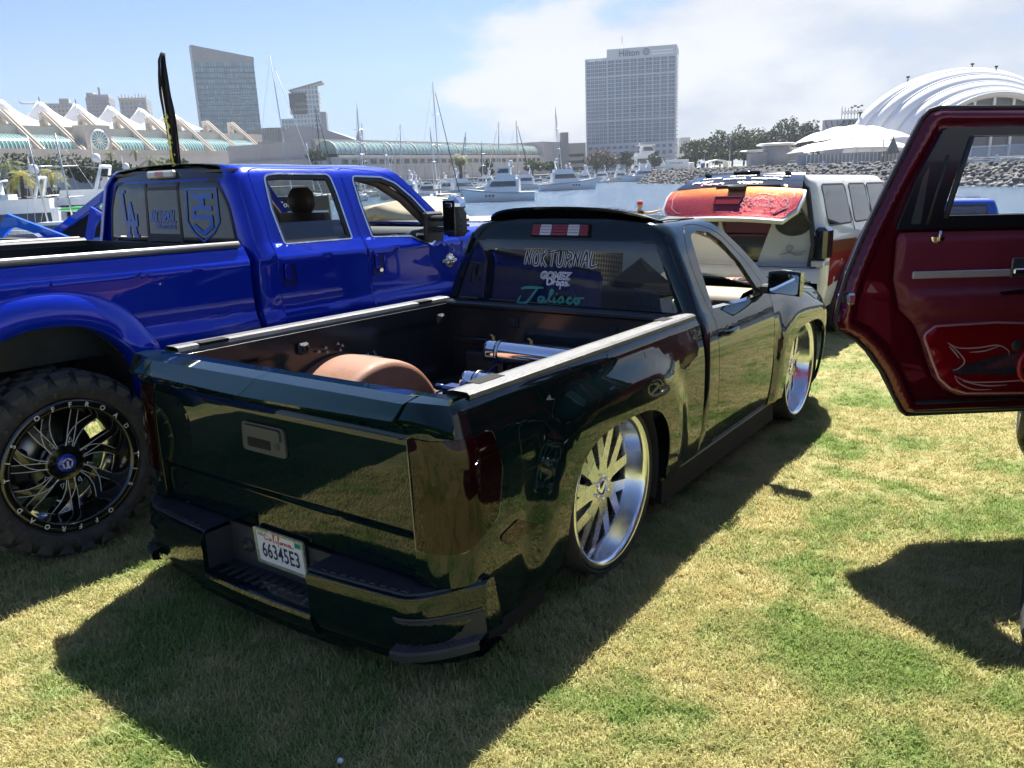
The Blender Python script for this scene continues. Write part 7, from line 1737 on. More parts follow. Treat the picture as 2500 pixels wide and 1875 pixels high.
# second hotel with hoarding
tb = facade_mat('hotel_blue', (.13, .19, .27), (.19, .26, .34), 2.4, 3.3, (.40, .45, .50), .0, .2, .5, .16)
r, w, h = block('hotel_tower', 710, 776, 225, 620, 16, 'blue-gray hotel with upswept roof and dark sign panel', tb, yaw=6)
mb = MB(); mb.boxr((-w/2-9, 2, 0), (-w/2, 14, h*.72)); mb.build('wing', tb, r); mb = MB(); mb.boxr((w/2, 1, 0), (w/2+4, 12, h*.78)); mb.build('end_bay', facade_mat('hotel_end', (.42, .45, .48), (.36, .40, .45), 2, 3.3, (.2, .24, .3), 0, .4, .3, .3), r)
mb = MB(); mb.add([(-w/2-1, -2, h+.5), (w/2+3.5, -2, h+6), (w/2+3.5, 16, h+6), (-w/2-1, 16, h+.5), (-w/2-1, -2, h+1.3), (w/2+3.5, -2, h+7), (w/2+3.5, 16, h+7), (-w/2-1, 16, h+1.3)], [(0, 1, 2, 3), (4, 5, 6, 7), (0, 1, 5, 4), (1, 2, 6, 5), (2, 3, 7, 6), (3, 0, 4, 7)]); mb.build('roof', mat('roof_gray', (.22, .23, .24), .6), r, fix=True)
mb = MB(); mb.add([(-w/2, 0, h-.1), (w/2, 0, h-.1), (w/2, 0, h+5), (-w/2, 0, h+.6)], [(0, 1, 2, 3)]); mb.build('gable', tb, r)
for k in range(16): z = h*.12+k*h*.053; mb = MB(); mb.boxr((-w/2-9.1, -.3 if 0 else 1.7, z), (-w/2+.1, 2, z+.5)) if z < h*.7 else None; (mb.boxr((-w/2-.1, -.35, z), (w/2+.1, 0, z+.5)), mb.build('floor_band', mat('band_pale', (.48, .52, .57), .4), r))
mb = MB(); mb.boxr((-w/2-1.5, -.8, h*.76), (-w/2+10.5, .0, h*.985)); hb_ = mb.build('sign_panel', mat('sign_navy', (.035, .042, .055), .6), r)
lettering('sign_text', 'NOW', lambda a, b: (-w/2+6.5+a, -.86, h*.87+b), M_conc2, hb_, 2.8); lettering('sign_text', 'LEASING', lambda a, b: (-w/2+5.6+a, -.86, h*.81+b), M_conc2, hb_, 2.8)
# arched roof and ribbed roof behind the long hall
def pxpoly(name, pts, d, m, label, thick=30, cat='building'):
    P3 = [at(a, b, d) for a, b in pts]; o0 = P3[0]; r = empty(name, Matrix.Translation((o0.x, d, 0)), label, cat); mb = MB(); n = len(P3)
    mb.prism([(p.x-o0.x, p.z) for p in P3], 0, thick, 'y'); mb.build('shell', m, r, fix=True); return r
r = pxpoly('arched_hall', [(688, 350), (690, 322), (705, 312), (728, 308), (760, 309), (800, 318), (840, 331), (878, 345), (878, 352)], 450, mat('zinc_roof', (.19, .21, .25), .55, var=.06, vscale=.1), 'low gray arched hall roof left of the long glass vault')
pp = at(872, 340, 440); mb = MB(); c0 = Vector((pp.x-r.location.x, -4, pp.z)); mb.cyl(c0+Vector((0, 0, -8)), c0+Vector((0, 0, 2)), 1.6, n=10); mb.cyl(c0+Vector((0, 0, 2)), c0+Vector((0, 0, 5)), 1.2, .1, 10); mb.build('lantern', M_conc2, r)
r = pxpoly('ribbed_hall', [(590, 352), (592, 318), (650, 312), (694, 311), (694, 352)], 470, mat('ribbed_metal', (.15, .18, .22), .5), 'dark ribbed metal hall roof behind the last fins')
for k in range(24):
    a, b = at(596+k*4, 317-k*.25, 469), at(596+k*4, 345, 469); mb = MB(); mb.boxr((a.x-r.location.x-.15, -.5, b.z), (a.x-r.location.x+.15, 0, a.z)); mb.build('roof_rib', mat('rib_gray', (.26, .29, .33), .5), r)
# long hall with glazed barrel vault
A, B_ = at(790, 372, 335), at(1290, 377, 500); A.z = B_.z = 0; dirv = (B_-A).normalized(); Ln = (B_-A).length; nr = Vector((dirv.y, -dirv.x, 0))
if nr.y > 0: nr = -nr
LH = empty('exhibition_hall', Matrix(((dirv.x, nr.x, 0, A.x), (dirv.y, nr.y, 0, A.y), (0, 0, 1, 0), (0, 0, 0, 1))), 'long pale exhibition hall with green glass barrel vault behind the masts', 'building')
z1, z2 = 10.5, 16.2
M_lil = mat('lilac_concrete', (.40, .385, .40), .85, var=.08, vscale=.1)
mb = MB(); mb.boxr((-4, -60, 0), (Ln+30, 8, z1)); mb.boxr((-2, -50, z1), (Ln+30, -4, z2+1.2)); mb.boxr((Ln+4, -50, z1), (Ln+34, 8, z2+3)); mb.build('hall', M_lil, LH)
for k in range(26): x = 2+k*(Ln-4)/25; mb = MB(); mb.boxr((x-.12, 8, .5), (x+.12, 8.12, z1)); mb.build('wall_joint', mat('joint_gray', (.27, .26, .28), .9), LH)
for k, z in enumerate((z1-.5, z1-3.6)): mb = MB(); mb.boxr((-4, 8, z), (Ln+4, 8.3, z+.45)); mb.build('wall_band', M_conc, LH)
gv = mat('vault_green_glass', (.20, .32, .30), .12, .1, .6, var=.2, vscale=.3)
rows = []
for i in range(13): a = R_(180*i/12); rows.append([(0, 1.5-5.2*math.cos(a), z1+1.4+5.0*math.sin(a)), (Ln, 1.5-5.2*math.cos(a), z1+1.4+5.0*math.sin(a))])
vo = MB().grid(rows).build('barrel_vault', gv, LH, fix=True)
e_ = MB(); e_.prism([(1.5-5.2*math.cos(R_(180*i/12)), z1+1.4+5.0*math.sin(R_(180*i/12))) for i in range(13)], -.15, .1, 'x'); e_.build('vault_end', gv, LH, fix=True)
for k in range(60):
    x = Ln*k/59; rb_ = MB(); rb_.tube([(x, 1.5-5.3*math.cos(R_(180*i/8)), z1+1.4+5.1*math.sin(R_(180*i/8))) for i in range(9)], .16 if k % 6 else .4, 4); rb_.build('vault_rib', M_conc, vo)
mb = MB(); mb.boxr((-1, -4.2, z1), (Ln+4, -3, z2+1.9)); mb.boxr((0, 6.9, z1-.2), (Ln+4, 7.4, z1+1.0)); mb.build('parapet', M_conc, LH)
for k in range(30): x = Ln*k/30; mb = MB(); mb.boxr((x+1, 7.45, z1-2.0), (x+Ln/30-1, 7.5, z1-.7)) if 0 else mb.boxr((x+1, 8.02, z1-2.6), (x+Ln/30-1.2, 8.10, z1-.9)); mb.build('clerestory_window', MATS['far_glass_dark'], LH)
# parking garage
r, w, h = block('parking_garage', 1312, 1430, 353, 520, 40, 'flat tan parking garage left of the tall hotel', mat('garage_tan', (.36, .33, .30), .85), zb=0)
for k in range(3): mb = MB(); mb.boxr((-w/2+1, -.2, 2+k*4), (w/2-1, .2, 3.8+k*4)); mb.build('deck_opening', M_dark, r)
mb = MB(); mb.boxr((-w*.02, -2, 0), (w*.14, 8, h+6.5)); mb.build('stair_tower', mat('stair_gray', (.22, .22, .24), .8), r)
# tall hotel
d = 520; a, b = at(1427, 131, d), at(1650, 112, d); HW = b.x-a.x; HZ = (a.z+b.z)/2+1
HT = empty('hotel_tower', flat_frame(Vector(((a.x+b.x)/2, d, 0)), -15), 'tall white gridded hotel slab with "Hilton" roof sign', 'hotel')
M_hw = mat('hotel_white', (.46, .50, .56), .7, var=.03, vscale=.05); M_hg = mat('hotel_glass', (.05, .095, .18), .12, .1, .5, obj_var=.35)
x = HW/2; split = -x+HW*.245
mb = MB(); mb.boxr((-x, 0, 0), (split, 22, HZ-4.6)); mb.boxr((split, -.8, 0), (x, 22, HZ)); mb.build('slab', M_hw, HT)
def pane_mesh(w_, h_):
    mb = MB(); mb.boxr((-w_/2, -.06, -h_/2), (w_/2, .3, h_/2)); me = mb.mesh('window_pane'); me.materials.append(M_hg); return me
rowsN = 22; z0, z1_ = HZ*.235, HZ*.915; rh = (z1_-z0)/rowsN
pm = {}
cells = []
nL, nR = 5, 9
for (xa, xb, nc, yy) in ((-x+.7, split-.2, nL, -.02), (split+.3, x-.4, nR, -.82)):
    cw_ = (xb-xa)/nc; pm[nc] = pane_mesh(cw_*.82, rh*.74)
    for i in range(nc):
        for j in range(rowsN): cells.append((nc, xa+cw_*(i+.5), yy, z0+rh*(j+.5), cw_))
cells = cells[:308]
for (nc, cx0, yy, zc0, cw_) in cells[:300]:
    o = bpy.data.objects.new('window_pane', pm[nc]); COL.objects.link(o); o.parent = HT; o.location = (cx0, yy-.05, zc0)
mb = MB()
for (nc, cx0, yy, zc0, cw_) in cells[300:]: mb.boxr((cx0-cw_*.41, yy-.11, zc0-rh*.37), (cx0+cw_*.41, yy+.2, zc0+rh*.37))
if mb.v: o = mb.build('window_panes_rest', M_hg, HT); o['kind'] = 'stuff'
mb = MB()   # finer mullions within each pane
for (nc, cx0, yy, zc0, cw_) in cells:
    mb.boxr((cx0-.16, yy-.22, zc0-rh*.37), (cx0+.16, yy-.10, zc0+rh*.37)); mb.boxr((cx0-cw_*.41, yy-.2, zc0-.12), (cx0+cw_*.41, yy-.10, zc0+.12))
o = mb.build('mullions', mat('mullion_gray', (.30, .34, .40), .6), HT); o['kind'] = 'stuff'
for fz in (.42, .60, .78): 
    mb = MB(); mb.boxr((-x, -.25, HZ*fz), (split, -.02, HZ*fz+.9)); mb.boxr((split, -1.05, HZ*fz), (x, -.82, HZ*fz+.9)); mb.build('string_course', M_hw, HT)
for (xa, xb, n_) in ((-x+1, x-1, 14),):
    for j, (za_, zb_) in enumerate(((.19, .215), (.135, .165), (.06, .115))):
        for i in range(n_):
            xx = xa+(xb-xa)*i/n_; mb = MB(); mb.boxr((xx+.6, -1.0, HZ*za_), (xx+(xb-xa)/n_-.9, .2, HZ*zb_)); mb.build('podium_window', MATS['hotel_glass'], HT)
for (xa, xb, z) in ((-x+2.5, -x+6.5, HZ-6.2), (-x+8.2, -x+10.5, HZ-6.0), (x-15, x-2, HZ-3.0), (x-15, x-2, HZ-4.6)): mb = MB(); mb.boxr((xa, -1.0, z), (xb, -.7, z+.7)); mb.build('roof_slot', mat('sky_slot', (.72, .76, .80), .7), HT)
for j in range(26):
    z = HZ*.06+j*HZ*.034; mb = MB(); mb.boxr((x-.02, 2, z), (x+.15, 20, z+HZ*.022)); mb.build('end_window', MATS['hotel_glass'], HT)
M_sgn = mat('hotel_sign_blue', (.03, .06, .16), .5)
lettering('roof_sign', 'Hilton', lambda a, b: (split+HW*.245+a, -1.0, HZ-3.0+b), M_sgn, HT, 5.0, bold=.08)
mb = MB(); mb.lathe([(1.55, 0), (1.95, 0)], 28, 'y'); mb.tube([(-.7, 0, -1), (-.6, 0, 1), (0, 0, -.1), (.6, 0, 1), (.7, 0, -1)], .16, 5); o = mb.build('sign_emblem', M_sgn, HT); o.location = (split+HW*.43, -1.1, HZ-2.9)
mb = MB(); mb.cyl((split+HW*.15, 8, HZ), (split+HW*.15, 8, HZ+8), .2, n=6); mb.build('antenna', M_alu, HT)
r, w, h = block('office_block', 1655, 1700, 355, 560, 20, 'low pale office block just right of the tall hotel', facade_mat('far_office', (.30, .31, .33), (.38, .38, .38), 3, 3, (.5, .5, .5), 0, .6, .3, .2))
mb = MB(); mb.boxr((-w*.3, 2, h), (w*.2, 10, h+5)); mb.build('roof_plant', M_conc2, r)
# ---- trees on the right shore
TR = [(1700, 345, 330, 9, 'M', 'rounded olive tree, leftmost of the right shore grove'), (1728, 338, 335, 9, 'D', 'dark round tree second from the left in the right shore grove'), (1760, 322, 345, 10, 'D', 'dark tree behind the white shelter'),
      (1790, 305, 350, 9, 'D', 'tall dark tree, highest of the left half of the grove'), (1818, 318, 345, 10, 'M', 'spreading olive tree in the middle of the grove'), (1848, 314, 350, 9, 'M', 'loose olive tree left of the tall pair'), (1880, 308, 345, 8, 'D', 'slim dark tree beside the tall pair'),
      (1930, 288, 345, 11, 'D', 'tallest dark tree left of the lattice screen'), (1958, 296, 350, 10, 'D', 'tall dark tree second from the lattice screen'), (1990, 306, 340, 9, 'D', 'dark tree touching the lattice screen'), (1690, 362, 320, 8, 'D', 'low dark bush-like tree at the quay end'), (1835, 350, 300, 9, 'D', 'low dark tree behind the round roof pavilion'), (1770, 362, 300, 7, 'D', 'low dark tree behind the white shelter wall'), (1900, 352, 300, 8, 'M', 'low olive tree left of the pavilion discs'),
      (1480, 368, 360, 9, 'B', 'brownish leafless shrub tree in front of the hotel podium'), (1455, 376, 350, 7, 'B', 'smaller brownish shrub tree left of the hotel podium bush'), (1345, 392, 330, 6, 'M', 'light green shrub on the shore left of the hotel'), (1300, 394, 320, 6, 'M', 'light green shrub beside the white yacht flybridge'), (1190, 395, 300, 4, 'D', 'slim dark cypress-like tree left of the yacht'), (1530, 372, 400, 6, 'D', 'dark conifer in front of the hotel podium, left'), (1598, 372, 400, 5, 'D', 'dark conifer in front of the hotel podium, right')]
M_leafb = mat('leaf_brown', (.14, .11, .07), .8, obj_var=.1)
for i, (px, pyt, d, w, k, lab) in enumerate(TR):
    t = at(px, pyt, d); gz = .3; hh = (t.z-gz)/1.04
    tree('shore_tree', Vector((t.x, t.y, gz)), hh*1.06, w*1.3, {'D': M_leafd, 'M': M_leafm, 'B': M_leafb}[k], lab, 'trees on the far shore', 100+i, .35, 1500, .55)

# ---- white concert shell: nested arches
def shell():
    d0 = 205; c = at(2436, 385, d0); base = Vector((c.x, c.y, 1.0)); u = d0/1962
    r = empty('concert_shell', flat_frame(base, 10), 'giant white ribbed concert shell on the right shore', 'concert shell')
    hw = [322, 300, 274, 246, 220, 196]; ap = [150, 156, 172, 193, 211, 226]
    rings = []
    for k in range(6):
        a = hw[k]*u; z = at(2436, ap[k], d0).z-1.0; rings.append((a, z, 14-k*2.6))
    mw = mat('shell_white', (.80, .80, .81), .5, var=.02, vscale=.3)
    n = 40
    for k in range(5):
        (a0, z0, y0), (a1, z1, y1) = rings[k], rings[k+1]; rows = []
        for j in range(9):
            t = j/8; bul = math.sin(PI*t)**.8*.9; a = a0+(a1-a0)*t+bul*.5; z = z0+(z1-z0)*t+bul*.4; y = y0+(y1-y0)*t-bul*.4
            rows.append([(-a*math.cos(PI*i/n), y, z*math.sin(PI*i/n)) for i in range(n+1)])
        MB().grid(rows).build('arch_band', mw, r, fix=True)
        mb = MB(); mb.tube([(-(a1+.1)*math.cos(PI*i/n), y1-.1, (z1+.1)*math.sin(PI*i/n)) for i in range(n+1)], .22, 5); mb.build('arch_rib', mat('rib_shade', (.62, .63, .66), .5), r)
    a, z, y = rings[-1]; mb = MB(); mb.add([(-(a-.2)*math.cos(PI*i/n), y+2.4, (z-.3)*math.sin(PI*i/n)) for i in range(n+1)], [tuple(range(n+1))]); mb.build('glazed_back', mat('shell_glazing', (.10, .11, .13), .2), r)
    rows = [[(-a*math.cos(PI*i/n), y-.2, z*math.sin(PI*i/n)) for i in range(n+1)], [(-(a-1.2)*math.cos(PI*i/n), y+.8, (z-1.0)*math.sin(PI*i/n)) for i in range(n+1)], [(-(a-.6)*math.cos(PI*i/n), y+2.5, (z-.5)*math.sin(PI*i/n)) for i in range(n+1)]]
    MB().grid(rows).build('inner_lip', mw, r, fix=True)
    for k in range(7): xx = -a*.8+k*a*1.6/6; mb = MB(); mb.boxr((xx-.3, y+1.9, 0), (xx+.3, y+2.3, z*math.sqrt(max(.05, 1-(xx/a)**2))-.5)); mb.build('back_mullion', M_white, r)
    for k, (ang, kk) in enumerate(((1.06, 0), (1.62, 0), (1.78, 1), (.52, 0))):
        a, z, y = rings[kk]; p = (-a*math.cos(ang), y, z*math.sin(ang)); mb = MB(); mb.cyl(p, (p[0], p[1], p[2]+.9), .15, n=6); mb.box((p[0], p[1], p[2]+1.1), (.7, .4, .4)); mb.build('spotlight', M_dark, r)
shell()
def tent_roof(r, pts, z0, z1, m, name='tent_roof', ridge=3, seed=0):
    """stretched fabric over arched ribs: plan width along x, bulging up in z"""
    (xa, xb, ya, yb) = pts; rows = []
    for i in range(25):
        t = i/24; row = []
        for j in range(9):
            s = j/8; arch_ = math.sin(PI*s)**.6; z = z0+(z1-z0)*(math.sin(PI*(.06+.9*t))**.7)*(.35+.65*arch_)+.35*abs(math.sin(ridge*PI*t))*arch_
            row.append((xa+(xb-xa)*t, ya+(yb-ya)*s, z))
        rows.append(row)
    return MB().grid(rows).build(name, m, r, fix=True)
def pavilion():
    d = 185; a = at(1952, 390, d); b = at(2225, 390, d); w = b.x-a.x
    def Z(py): return at(2100, py, d).z
    r = empty('tent_pavilion', flat_frame(Vector((a.x, d, 0)), 0), 'white two-tier tensile pavilion in front of the concert shell', 'pavilion')
    # lower swooping roof and upper dome tiers
    tent_roof(r, (0, w, -3, 9), Z(372), Z(338), M_fabric, ridge=4); tent_roof(r, (w*.22, w*1.15, 6, 20), Z(345), Z(302), M_fabric, ridge=5)
    gw = mat('pavilion_screen', (.32, .33, .36), .7, var=.15, vscale=.3)
    mb = MB(); mb.boxr((1, -1.5, 0), (w*.9, 4, Z(372))); mb.build('screen_wall', gw, r)
    for k in range(26): xx = 1+k*w*.9/26; mb = MB(); mb.boxr((xx-.06, -1.7, 0), (xx+.06, -1.5, Z(374))); mb.build('fence_post', M_white, r)
    mb = MB(); mb.cyl((w*.70, -2, 0), (w*.70, -2, Z(345)), .12, n=6); mb.build('tent_mast', M_alu, r)
    mb = MB(); p = (w*.68, -2.2, Z(385)); mb.lathe([(1.6, 0), (.9, 1.6), (.15, 3.2), (0, 3.6)], 8, M=Matrix.Translation((w*.76, -3.5, Z(378)))); mb.build('folded_umbrella', mat('umbrella_gray', (.14, .14, .16), .8), r)
    mb = MB(); mb.prism([(0, 0), (w*.5, Z(345)-Z(365)), (w*.2, .6)], -.05, .05, 'y', M=Matrix.Translation((w*.22, -3.4, Z(368)))); mb.build('shade_sail', mat('sail_gray', (.35, .35, .37), .7), r)
    # round-roofed kiosk beside it
    d2 = 230; q = at(1885, 392, d2); k = empty('round_kiosk', flat_frame(Vector((q.x, d2, 0)), 0), 'low kiosk with flat white disc roofs left of the pavilion', 'kiosk')
    def Z2(py): return at(1885, py, d2).z
    mb = MB(); mb.lathe([(0, .5), (4.5, .45), (5.4, .2), (5.2, -.15), (0, -.5)], 32, M=Matrix.Translation((1.0, 0, Z2(354)))); mb.build('disc_roof', M_white, k)
    mb = MB(); mb.prism([(-8.2, Z2(367)), (-3.6, Z2(371)), (-3.6, Z2(363)), (-7.8, Z2(364.5))], -3, 3, 'y'); mb.build('wing_roof', M_white, k, fix=True); mb = MB(); mb.prism([(4.2, Z2(368)), (9.5, Z2(371)), (9.5, Z2(364)), (5.2, Z2(362))], -3, 3, 'y'); mb.build('wing_roof', M_white, k, fix=True)
    mb = MB(); mb.cyl((1, 0, 0), (1, 0, Z2(357)), 3.6, n=24); mb.boxr((-6.5, -2, 0), (9, 2, Z2(372))); mb.build('kiosk_wall', gw, k)
    # lattice screen with light truss
    d3 = 250; q = at(2055, 385, d3); k = empty('lattice_screen', flat_frame(Vector((q.x, d3, 0)), -8), 'tall pale panel with dark lattice pattern and light truss above', 'screen')
    def Z3(py): return at(2055, py, d3).z
    w3 = (2097-2012)*d3/1962; zt = Z3(291); mb = MB(); mb.boxr((-w3/2, 0, 0), (w3/2, 3, zt)); mb.build('panel', mat('screen_pale', (.40, .43, .48), .6), k)
    rnd = random.Random(9); mb = MB()
    for i in range(7): x0 = -w3/2+w3*i/6; mb.tube([(x0, -.1, zt*.35), (x0*.7+.4, -.1, zt*.65), (x0*.3+1.5, -.1, zt*.97)], .10, 4); mb.tube([(x0, -.1, zt*.97), (x0*.6-.6, -.1, zt*.7), (-w3/2+.3, -.1, zt*.4)], .09, 4)
    o = mb.build('lattice', mat('lattice_dark', (.06, .06, .08), .6), k); o['kind'] = 'stuff'
    mb = MB()
    for i in range(7): x0 = -.5+i*.9; mb.cyl((x0, 1, zt), (x0, 1, zt+3.6-.2*i), .09, n=5); mb.cyl((x0, 1, zt+1.2), (x0+.9, 1, zt+2.6), .07, n=5); mb.cyl((x0, 1, zt+2.6), (x0+.9, 1, zt+1.2), .07, n=5)
    for i in range(4): mb.box((2.2+i*.9, .6, zt+3.2+.4*(i % 2)), (.7, .5, .5))
    mb.build('light_truss', mat('truss_gray', (.25, .26, .28), .6), k)
pavilion()
# white shelter, trailer, portable toilet, light mast
q = at(1750, 400, 270); r = empty('bus_shelter', flat_frame(Vector((q.x, 270, .2)), 0), 'small white rounded shelter in front of the dark trees', 'shelter')
mb = MB(); prof = [(-3.3, 2.2), (-2.9, 2.8), (0, 3.3), (2.4, 2.9), (3.2, 2.0), (3.4, 0), (3.1, 0), (2.9, 1.9), (2.2, 2.5), (0, 2.9), (-2.9, 2.4)]; mb.prism(prof, -2, 2, 'y', M=Matrix.Scale(1.0, 4)); mb.build('roof', M_white, r, fix=True)
for x in (-2.9, -1.2, .6): mb = MB(); mb.cyl((x, -1.8, 0), (x, -1.8, 2.6), .09, n=6); mb.build('post', M_white, r)
q = at(1660, 402, 285); r = empty('box_trailer', flat_frame(Vector((q.x, 285, .4)), -3), 'white box trailer truck parked on the quay left of the trees', 'truck')
mb = MB(); mb.boxr((-4.6, 0, .9), (3.0, 2.5, 3.6), bev=.08); tb_ = mb.build('trailer_box', M_white, r); mb = MB(); mb.boxr((3.2, .1, .5), (4.9, 2.4, 2.6), bev=.25); mb.build('cab', M_white, r)
for x in (-3.6, -2.6, 2.2, 4.2): mb = MB(); mb.cyl((x, -.02, .45), (x, .3, .45), .48, n=16); mb.build('wheel', M_rubber, r)
mb = MB(); 
for i in range(6): mb.boxr((-3.4+i*.75, -.02, 2.2), (-3.0+i*.75, .0, 2.8))
o = mb.build('trailer_lettering', mat('letter_gray', (.35, .36, .40), .6), tb_); o['kind'] = 'stuff'
q = at(1716, 395, 280); r = empty('portable_toilet', flat_frame(Vector((q.x, 280, .3)), 0), 'blue portable toilet beside the white shelter', 'toilet'); mb = MB(); mb.boxr((-.6, -.6, 0), (.6, .6, 2.2), bev=.08); mb.build('cabin', mat('toilet_blue', (.02, .10, .36), .5), r); mb = MB(); mb.boxr((-.45, -.63, .1), (.45, -.6, 2.0)); mb.build('door', mat('toilet_blue_dark', (.015, .07, .28), .5), r)
for i, (px, pyt, d, lab) in enumerate(((1783, 332, 290, 'thin light pole in front of the dark trees'), (1720, 370, 280, 'short light pole by the blue toilet'), (2260, 345, 140, 'white flagpole above the rocks'))):
    t = at(px, pyt, d); r = empty('light_pole', flat_frame(Vector((t.x, d, .2)), 0), lab, 'light pole'); mb = MB(); mb.cyl((0, 0, 0), (0, 0, t.z), .09, .06, 6); mb.build('pole', M_alu, r); mb = MB(); mb.box((0, 0, t.z), (1.1, .2, .15)); mb.build('lamp_head', M_alu, r)
q = at(1937, 388, 200); r = empty('utility_cart', flat_frame(Vector((q.x, 200, .3)), 0), 'small white utility cart by the pavilion wall', 'cart'); mb = MB(); mb.boxr((-.9, 0, .3), (.9, 1.2, 1.1), bev=.1); mb.boxr((-.7, .1, 1.7), (.7, 1.1, 1.8)); mb.build('cart_body', M_white, r)
for x in (-.6, .6): mb = MB(); mb.cyl((x, -.02, .28), (x, .15, .28), .28, n=12); mb.build('wheel', M_rubber, r)

# ---- breakwater of boulders
def breakwater():
    W1, W2, W3 = Vector((46, 262, 0)), Vector((80, 116, 0)), Vector((124, 58, 0))
    r = empty('breakwater', Matrix.Identity(4), 'gray boulder breakwater along the right side of the harbour', 'breakwater')
    rnd = random.Random(12); meshes = []
    mr = mat('boulder', (.17, .17, .168), .9, var=.35, vscale=1.2, bump=.5, bscale=4, obj_var=.45)
    for i in range(7):
        bm = bmesh.new(); bmesh.ops.create_icosphere(bm, subdivisions=1, radius=1)
        for v in bm.verts: v.co *= 1+rnd.uniform(-.25, .22); v.co.x *= 1.15; v.co.z *= .72
        me = bpy.data.meshes.new('rock'); bm.to_mesh(me); bm.free(); me.materials.append(mr); meshes.append(me)
    rocks = []
    def line(t):
        L1, L2 = (W2-W1).length, (W3-W2).length; s = t*(L1+L2)
        if s < L1: p = W1.lerp(W2, s/L1); dv = (W2-W1).normalized()
        else: p = W2.lerp(W3, (s-L1)/L2); dv = (W3-W2).normalized()
        return p, Vector((dv.y, -dv.x, 0))
    for i in range(4200):
        t = rnd.random(); p, nn = line(t); 
        if nn.x > 0: nn = -nn
        k = rnd.random(); z = WATER_Z-.4+k*4.4; off = (1-k)*6.0-1.5
        q = p+nn*off; rocks.append((q.length, Vector((q.x+rnd.uniform(-.4, .4), q.y+rnd.uniform(-.4, .4), z)), rnd.uniform(.28, .66)*(1.15 if k < .4 else 1.), rnd.randrange(7), rnd.uniform(0, 6.28), rnd.uniform(-.5, .5)))
    vis = [q for q in rocks if abs(q[1].x/q[1].y) < .66]; vis.sort(key=lambda q: -q[2]/q[0]); top = set(id(q) for q in vis[:300])
    mb = MB()
    for q in rocks:
        M = Matrix.Translation(q[1]) @ Matrix.Rotation(q[4], 4, 'Z') @ Matrix.Rotation(q[5], 4, 'X') @ Matrix.Scale(q[2], 4)
        if id(q) in top:
            o = bpy.data.objects.new('rock', meshes[q[3]]); COL.objects.link(o); o.parent = r; o.matrix_local = M
        else:
            me = meshes[q[3]]; mb.add([v.co for v in me.vertices], [tuple(p.vertices) for p in me.polygons], False, M)
    o = mb.build('rock_mass', mr, r); o['kind'] = 'stuff'
    rows = []
    for t in [i/20 for i in range(21)]:
        p, nn = line(t)
        if nn.x > 0: nn = -nn
        rows.append([p+nn*4.4+Vector((0, 0, WATER_Z-.6)), p+nn*-.6+Vector((0, 0, .7)), p-nn*6+Vector((0, 0, .7))])
    MB().grid(rows).build('rubble_core', mat('rubble_dark', (.04, .042, .045), .95), r, fix=True)
    rows = []
breakwater()
# picket fence and kerb on the peninsula, seen through the red door window
r = empty('picket_fence', Matrix.Identity(4), 'white vertical bar fence above the boulders behind the red door', 'fence')
A, B_ = at(2335, 392, 128), at(2540, 385, 118); A.z = B_.z = .7
for k in range(78):
    p = A.lerp(B_, k/77); mb = MB(); mb.boxr((p.x-.03, p.y-.03, .6), (p.x+.03, p.y+.03, 3.0)); mb.build('picket', mat('picket_gray', (.45, .46, .50), .5), r)
for z in (.9, 2.8): mb = MB(); mb.tube([A+Vector((0, 0, z-.7)), B_+Vector((0, 0, z-.7))], .05, 4); mb.build('fence_rail', MATS['picket_gray'], r)
for i, px in enumerate((2010, 2082, 2330, 2432)):
    p = at(px, 400, 150 if px < 2200 else 122); o = MB().boxr((-.12, -.12, 0), (.12, .12, 1.1), bev=.03).build('bollard', M_white); o.location = (p.x, p.y, .5); tag(o, ['white bollard above the rocks by the pavilion, left one', 'white bollard above the rocks by the pavilion, right one', 'white bollard left of the bar fence', 'white bollard in front of the bar fence'][i], 'bollard', 'white bollards on the breakwater')

